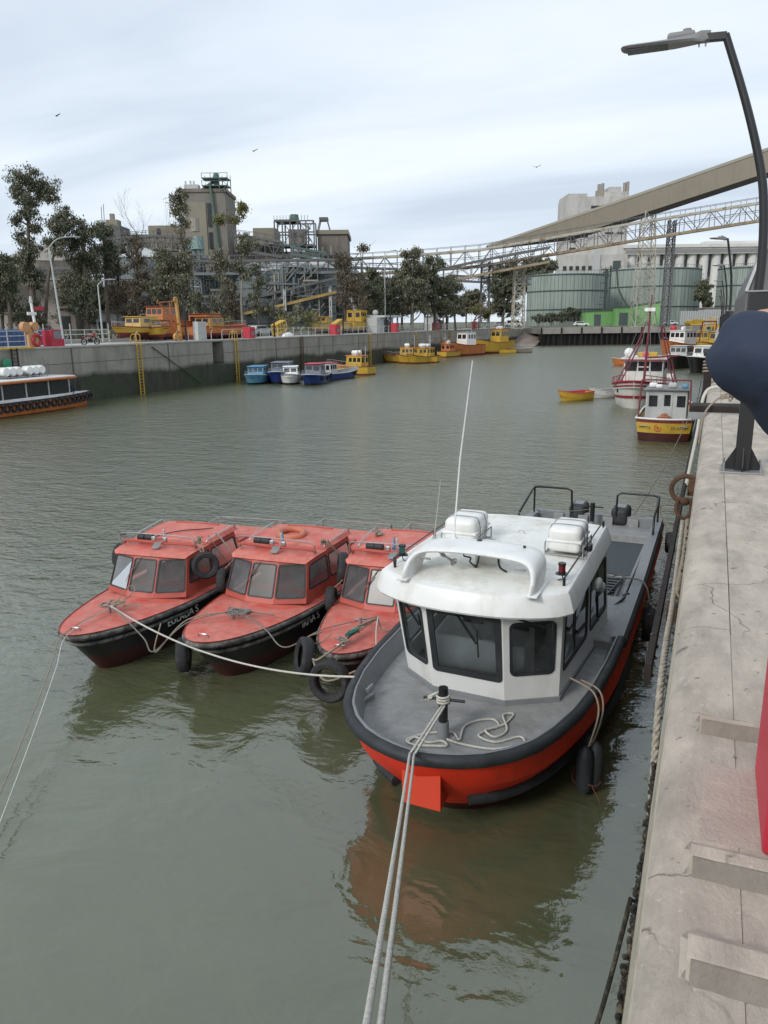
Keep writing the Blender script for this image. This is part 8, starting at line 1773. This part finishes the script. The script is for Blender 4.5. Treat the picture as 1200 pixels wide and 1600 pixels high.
mast_lamp('short black lamp by the small leaning cab frame', 536, XL - 2, 4.5, 1.8, 'black_paint')
mast_lamp('short black lamp beside the nearer kiosk', 610, XL - 2, 5, 2.2, 'black_paint')
mast_lamp('short dark lamp right of the davit crane', 289, XL - 2.2, 5.0, 1.6, 'black_paint')
mast_lamp('grey lamp in front of the dark tree behind the motorcycle', 158, XL - 12, 6, 1.6)
mast_lamp('tall thin lamp left of the farther kiosk', 668, XL - 3, 7, 2.4, 'mid_grey')
# cars behind
def car_at(px, X, label, m_, kind='car', rz=P90):
    b = base(px, X=X, z=4.74); t = vehicle(600, 500, 100, label, kind, m_); t.location = tuple(b); t.rotation_euler = (0, 0, rz); t['group'] = 'cars parked beyond the water'; return t
car_at(404, XL - 10, 'silver grey car parked right of the red cabinet on the far quay', 'light_grey')
car_at(805 - 20, -58, 'white van near the foot of the pale lattice tower', 'paint_white', 'van', R_(20)).location = tuple(GV(803, 500, 255)[:2]) + (4.7,)
car_at(785, -58, 'white car left of the white van at the end of the far quay', 'paint_white', 'car', R_(20)).location = tuple(GV(784, 500, 250)[:2]) + (4.7,)
car_at(60, XL - 12, 'dark blue car behind the fence by the dark red booth', 'container_blue')
# birds
rd = random.Random(5)
for i, (px, py, lb) in enumerate([(88, 181, 'tiny dark bird high above the left trees'), (396, 236, 'tiny bird in the sky above the steel scaffold'), (838, 261, 'tiny bird in the sky left of the white elevator')]):
    b = GV(px, py, 90); m = MB(); m.loft([[(-.55, .1, .18), (-.5, -.06, .16)], [(-.22, .08, .05), (-.2, -.1, .05)], [(0, .12, 0), (0, -.12, 0)], [(.22, .08, .05), (.2, -.1, .05)], [(.55, .1, .18), (.5, -.06, .16)]]); m.ball((0, .02, -.01), .08, 5, (.7, 2, .7)); o = m.build('bird', 'hull_black'); o.location = tuple(b); tag(o, lb, 'bird', 'birds in the sky')

# ================================================================ bystander at the right edge, arm raised, cut by the frame
pb = thing('person', 'bystander at the right edge in navy jacket, only bent elbow and fingertips in view', 'person', (.5, 1.1, 4.8))
o = np.array(pb.location); sh = GV(1375, 618, 1.0) - o; el = GV(1192, 560, .98) - o; wr_ = GV(1290, 560, 1.2) - o
body = [(0, .0, .93, (.16, .13)), (0, 0, 1.12, (.17, .13)), (.0, -.0, 1.32, (.19, .13)), (0, 0, 1.43, (.1, .09)), (0, .01, 1.5, (.055, .055)), (0, .03, 1.6, (.075, .09)), (0, .03, 1.72, (.07, .085)),
        (sh[0] + .04, sh[1], 1.41, (.075, .075)), ((sh[0] + el[0]) / 2 + .0, (sh[1] + el[1]) / 2, (1.41 + el[2]) / 2, (.062, .062)), (el[0], el[1], el[2], (.058, .058)), ((el[0] + wr_[0]) / 2, (el[1] + wr_[1]) / 2, (el[2] + wr_[2]) / 2, (.052, .052)), (wr_[0], wr_[1], wr_[2], (.04, .04)),
        (.19, .0, 1.41, (.075, .075)), (.34, .12, 1.38, (.06, .06)), (.26, .36, 1.5, (.05, .05)), (.17, .42, 1.6, (.036, .036)),
        (-.1, 0, .85, (.1, .1)), (-.11, .02, .48, (.065, .065)), (-.11, 0, .1, (.045, .045)), (-.11, .14, .04, (.04, .035)), (.1, 0, .85, (.1, .1)), (.11, .02, .48, (.065, .065)), (.11, 0, .1, (.045, .045)), (.11, .14, .04, (.04, .035))]
edges = [(0, 1), (1, 2), (2, 3), (3, 4), (4, 5), (5, 6), (2, 7), (7, 8), (8, 9), (9, 10), (10, 11), (2, 12), (12, 13), (13, 14), (14, 15), (0, 16), (16, 17), (17, 18), (18, 19), (0, 20), (20, 21), (21, 22), (22, 23)]
skin_body('body', body, edges, 'skin', pb)
# jacket sleeve over the visible arm: padded cloth with folds
a_, e_, w__ = np.array(body[7][:3]), np.array(el), np.array(wr_)
path = smooth_path([a_ + [.02, 0, 0], (a_ + e_) / 2 + [0, 0, -.004], e_ + (a_ - e_) * .12 + [0, 0, -.004], e_ + [-.012, 0, .004], e_ + (w__ - e_) * .25 + [-.002, 0, .004], (e_ + w__) / 2, w__ - (w__ - e_) * .12], 8)
rd = random.Random(2); n = len(path); rr_ = [.056 + .014 * max(0, 1 - i / (n * .4)) - .002 * math.sin(i * .9) - .008 * (i / n) + rd.uniform(-.0015, .0015) for i in range(n)]
mat('sleeve_navy', (.017, .027, .055), .75, var=.08, scale=5, bump=.12, bscale=60)
m = MB(); m.tube(path, rr_, 22, cap=False); sl_ = m.build('jacket_sleeve', 'sleeve_navy', pb, smooth=True, ang=90, sub=1)
dt = bpy.data.textures.new('folds', 'CLOUDS'); dt.noise_scale = .07; dm = sl_.modifiers.new('d', 'DISPLACE'); dm.texture = dt; dm.strength = .012; dm.mid_level = .5
dt2 = bpy.data.textures.new('creases', 'WOOD'); dt2.wood_type = 'BANDNOISE'; dt2.noise_scale = .11; dt2.turbulence = 9; dm2 = sl_.modifiers.new('e', 'DISPLACE'); dm2.texture = dt2; dm2.strength = .009; dm2.mid_level = .5
m = MB(); m.lathe([(.2, -.04), (.215, .1), (.22, .3), (.235, .46), (.225, .56), (.17, .63), (.085, .68), (.08, .72)], 24, (0, 0, .85)); jk = m.build('jacket', 'sleeve_navy', pb, smooth=True); jk.scale = (1.06, .86, 1)
m = MB(); m.tube([(.17, 0, 1.41), (.34, .12, 1.38), (.26, .34, 1.49)], [.1, .085, .066], 14); m.build('jacket_sleeve', 'sleeve_navy', pb, smooth=True)
m = MB(); m.tube([(.05, 0, 1.42), (.17, 0, 1.41), (.22, .03, 1.4)], [.1, .1, .09], 14); m.tube([(-.02, 0, 1.42), tuple(a_ + [.06, 0, 0]), tuple(a_)], [.1, .1, .09], 14); m.build('shoulder_cloth', 'sleeve_navy', pb, smooth=True)
for s_ in (-1, 1): m = MB(); m.tube([(s_ * .09, 0, .95), (s_ * .11, .02, .5), (s_ * .11, 0, .08)], [.125, .09, .075], 14); m.build('trouser_leg', 'trousers', pb, smooth=True); m = MB(); m.rbox((s_ * .11, .06, .04), (.1, .28, .08), .035, 3); m.build('shoe', 'black_paint', pb, smooth=True)
m = MB(); m.ball((0, .0, 1.69), .108, 10, (.85, 1, 1.1)); m.build('hair', 'hair', pb, smooth=True)
m = MB(); m.ball((-.0, .12, 1.64), .014, 6, (1, 1.6, 1)); m.ball((-.08, .02, 1.64), .02, 6, (.4, 1, 1.3)); m.ball((.08, .02, 1.64), .02, 6, (.4, 1, 1.3)); m.build('face', 'skin', pb, smooth=True)
# hand with five fingers closed round a phone
def hand(wp, fw, up_, s_=1, name='hand'):
    fw = Vector(fw).normalized(); up_ = Vector(up_); up_ = (up_ - fw * up_.dot(fw)).normalized(); sd_ = fw.cross(up_) * s_; wp = Vector(wp)
    q = MB(); q.tube([wp, wp + fw * .03, wp + fw * .085], [.026, .036, .036], 12); 
    fin = [(-.032, .062, .0085), (-.011, .075, .009), (.011, .07, .009), (.032, .056, .008)]
    for x, l_, r in fin:
        b = wp + fw * .08 + sd_ * x; q.tube(smooth_path([b, b + fw * l_ * .4 + up_ * .004, b + fw * l_ * .75 - up_ * .012, b + fw * l_ * .85 - up_ * .036], 3), [r * 1.15, r * 1.12, r * 1.1, r * 1.05, r, r, r * .95, r * .9, r * .8, r * .6], 8)
    b = wp + fw * .025 - sd_ * .034; q.tube(smooth_path([b, b - sd_ * .022 + fw * .022 - up_ * .008, b - sd_ * .03 + fw * .05 - up_ * .022, b - sd_ * .022 + fw * .072 - up_ * .036], 3), [.014, .0135, .013, .012, .0115, .011, .0105, .01, .009, .007], 8)
    return q.build(name, 'skin', pb, smooth=True, ang=90)
ft = GV(1235, 520, 1.15) - o
hand(w__ - (w__ - e_) * .1, ft - (w__ - (w__ - e_) * .1) + np.array([0, 0, -.0]), (0, -.5, 1), 1)
hand((.17, .42, 1.6), (-.3, .3, 1), (0, -1, 0), -1)
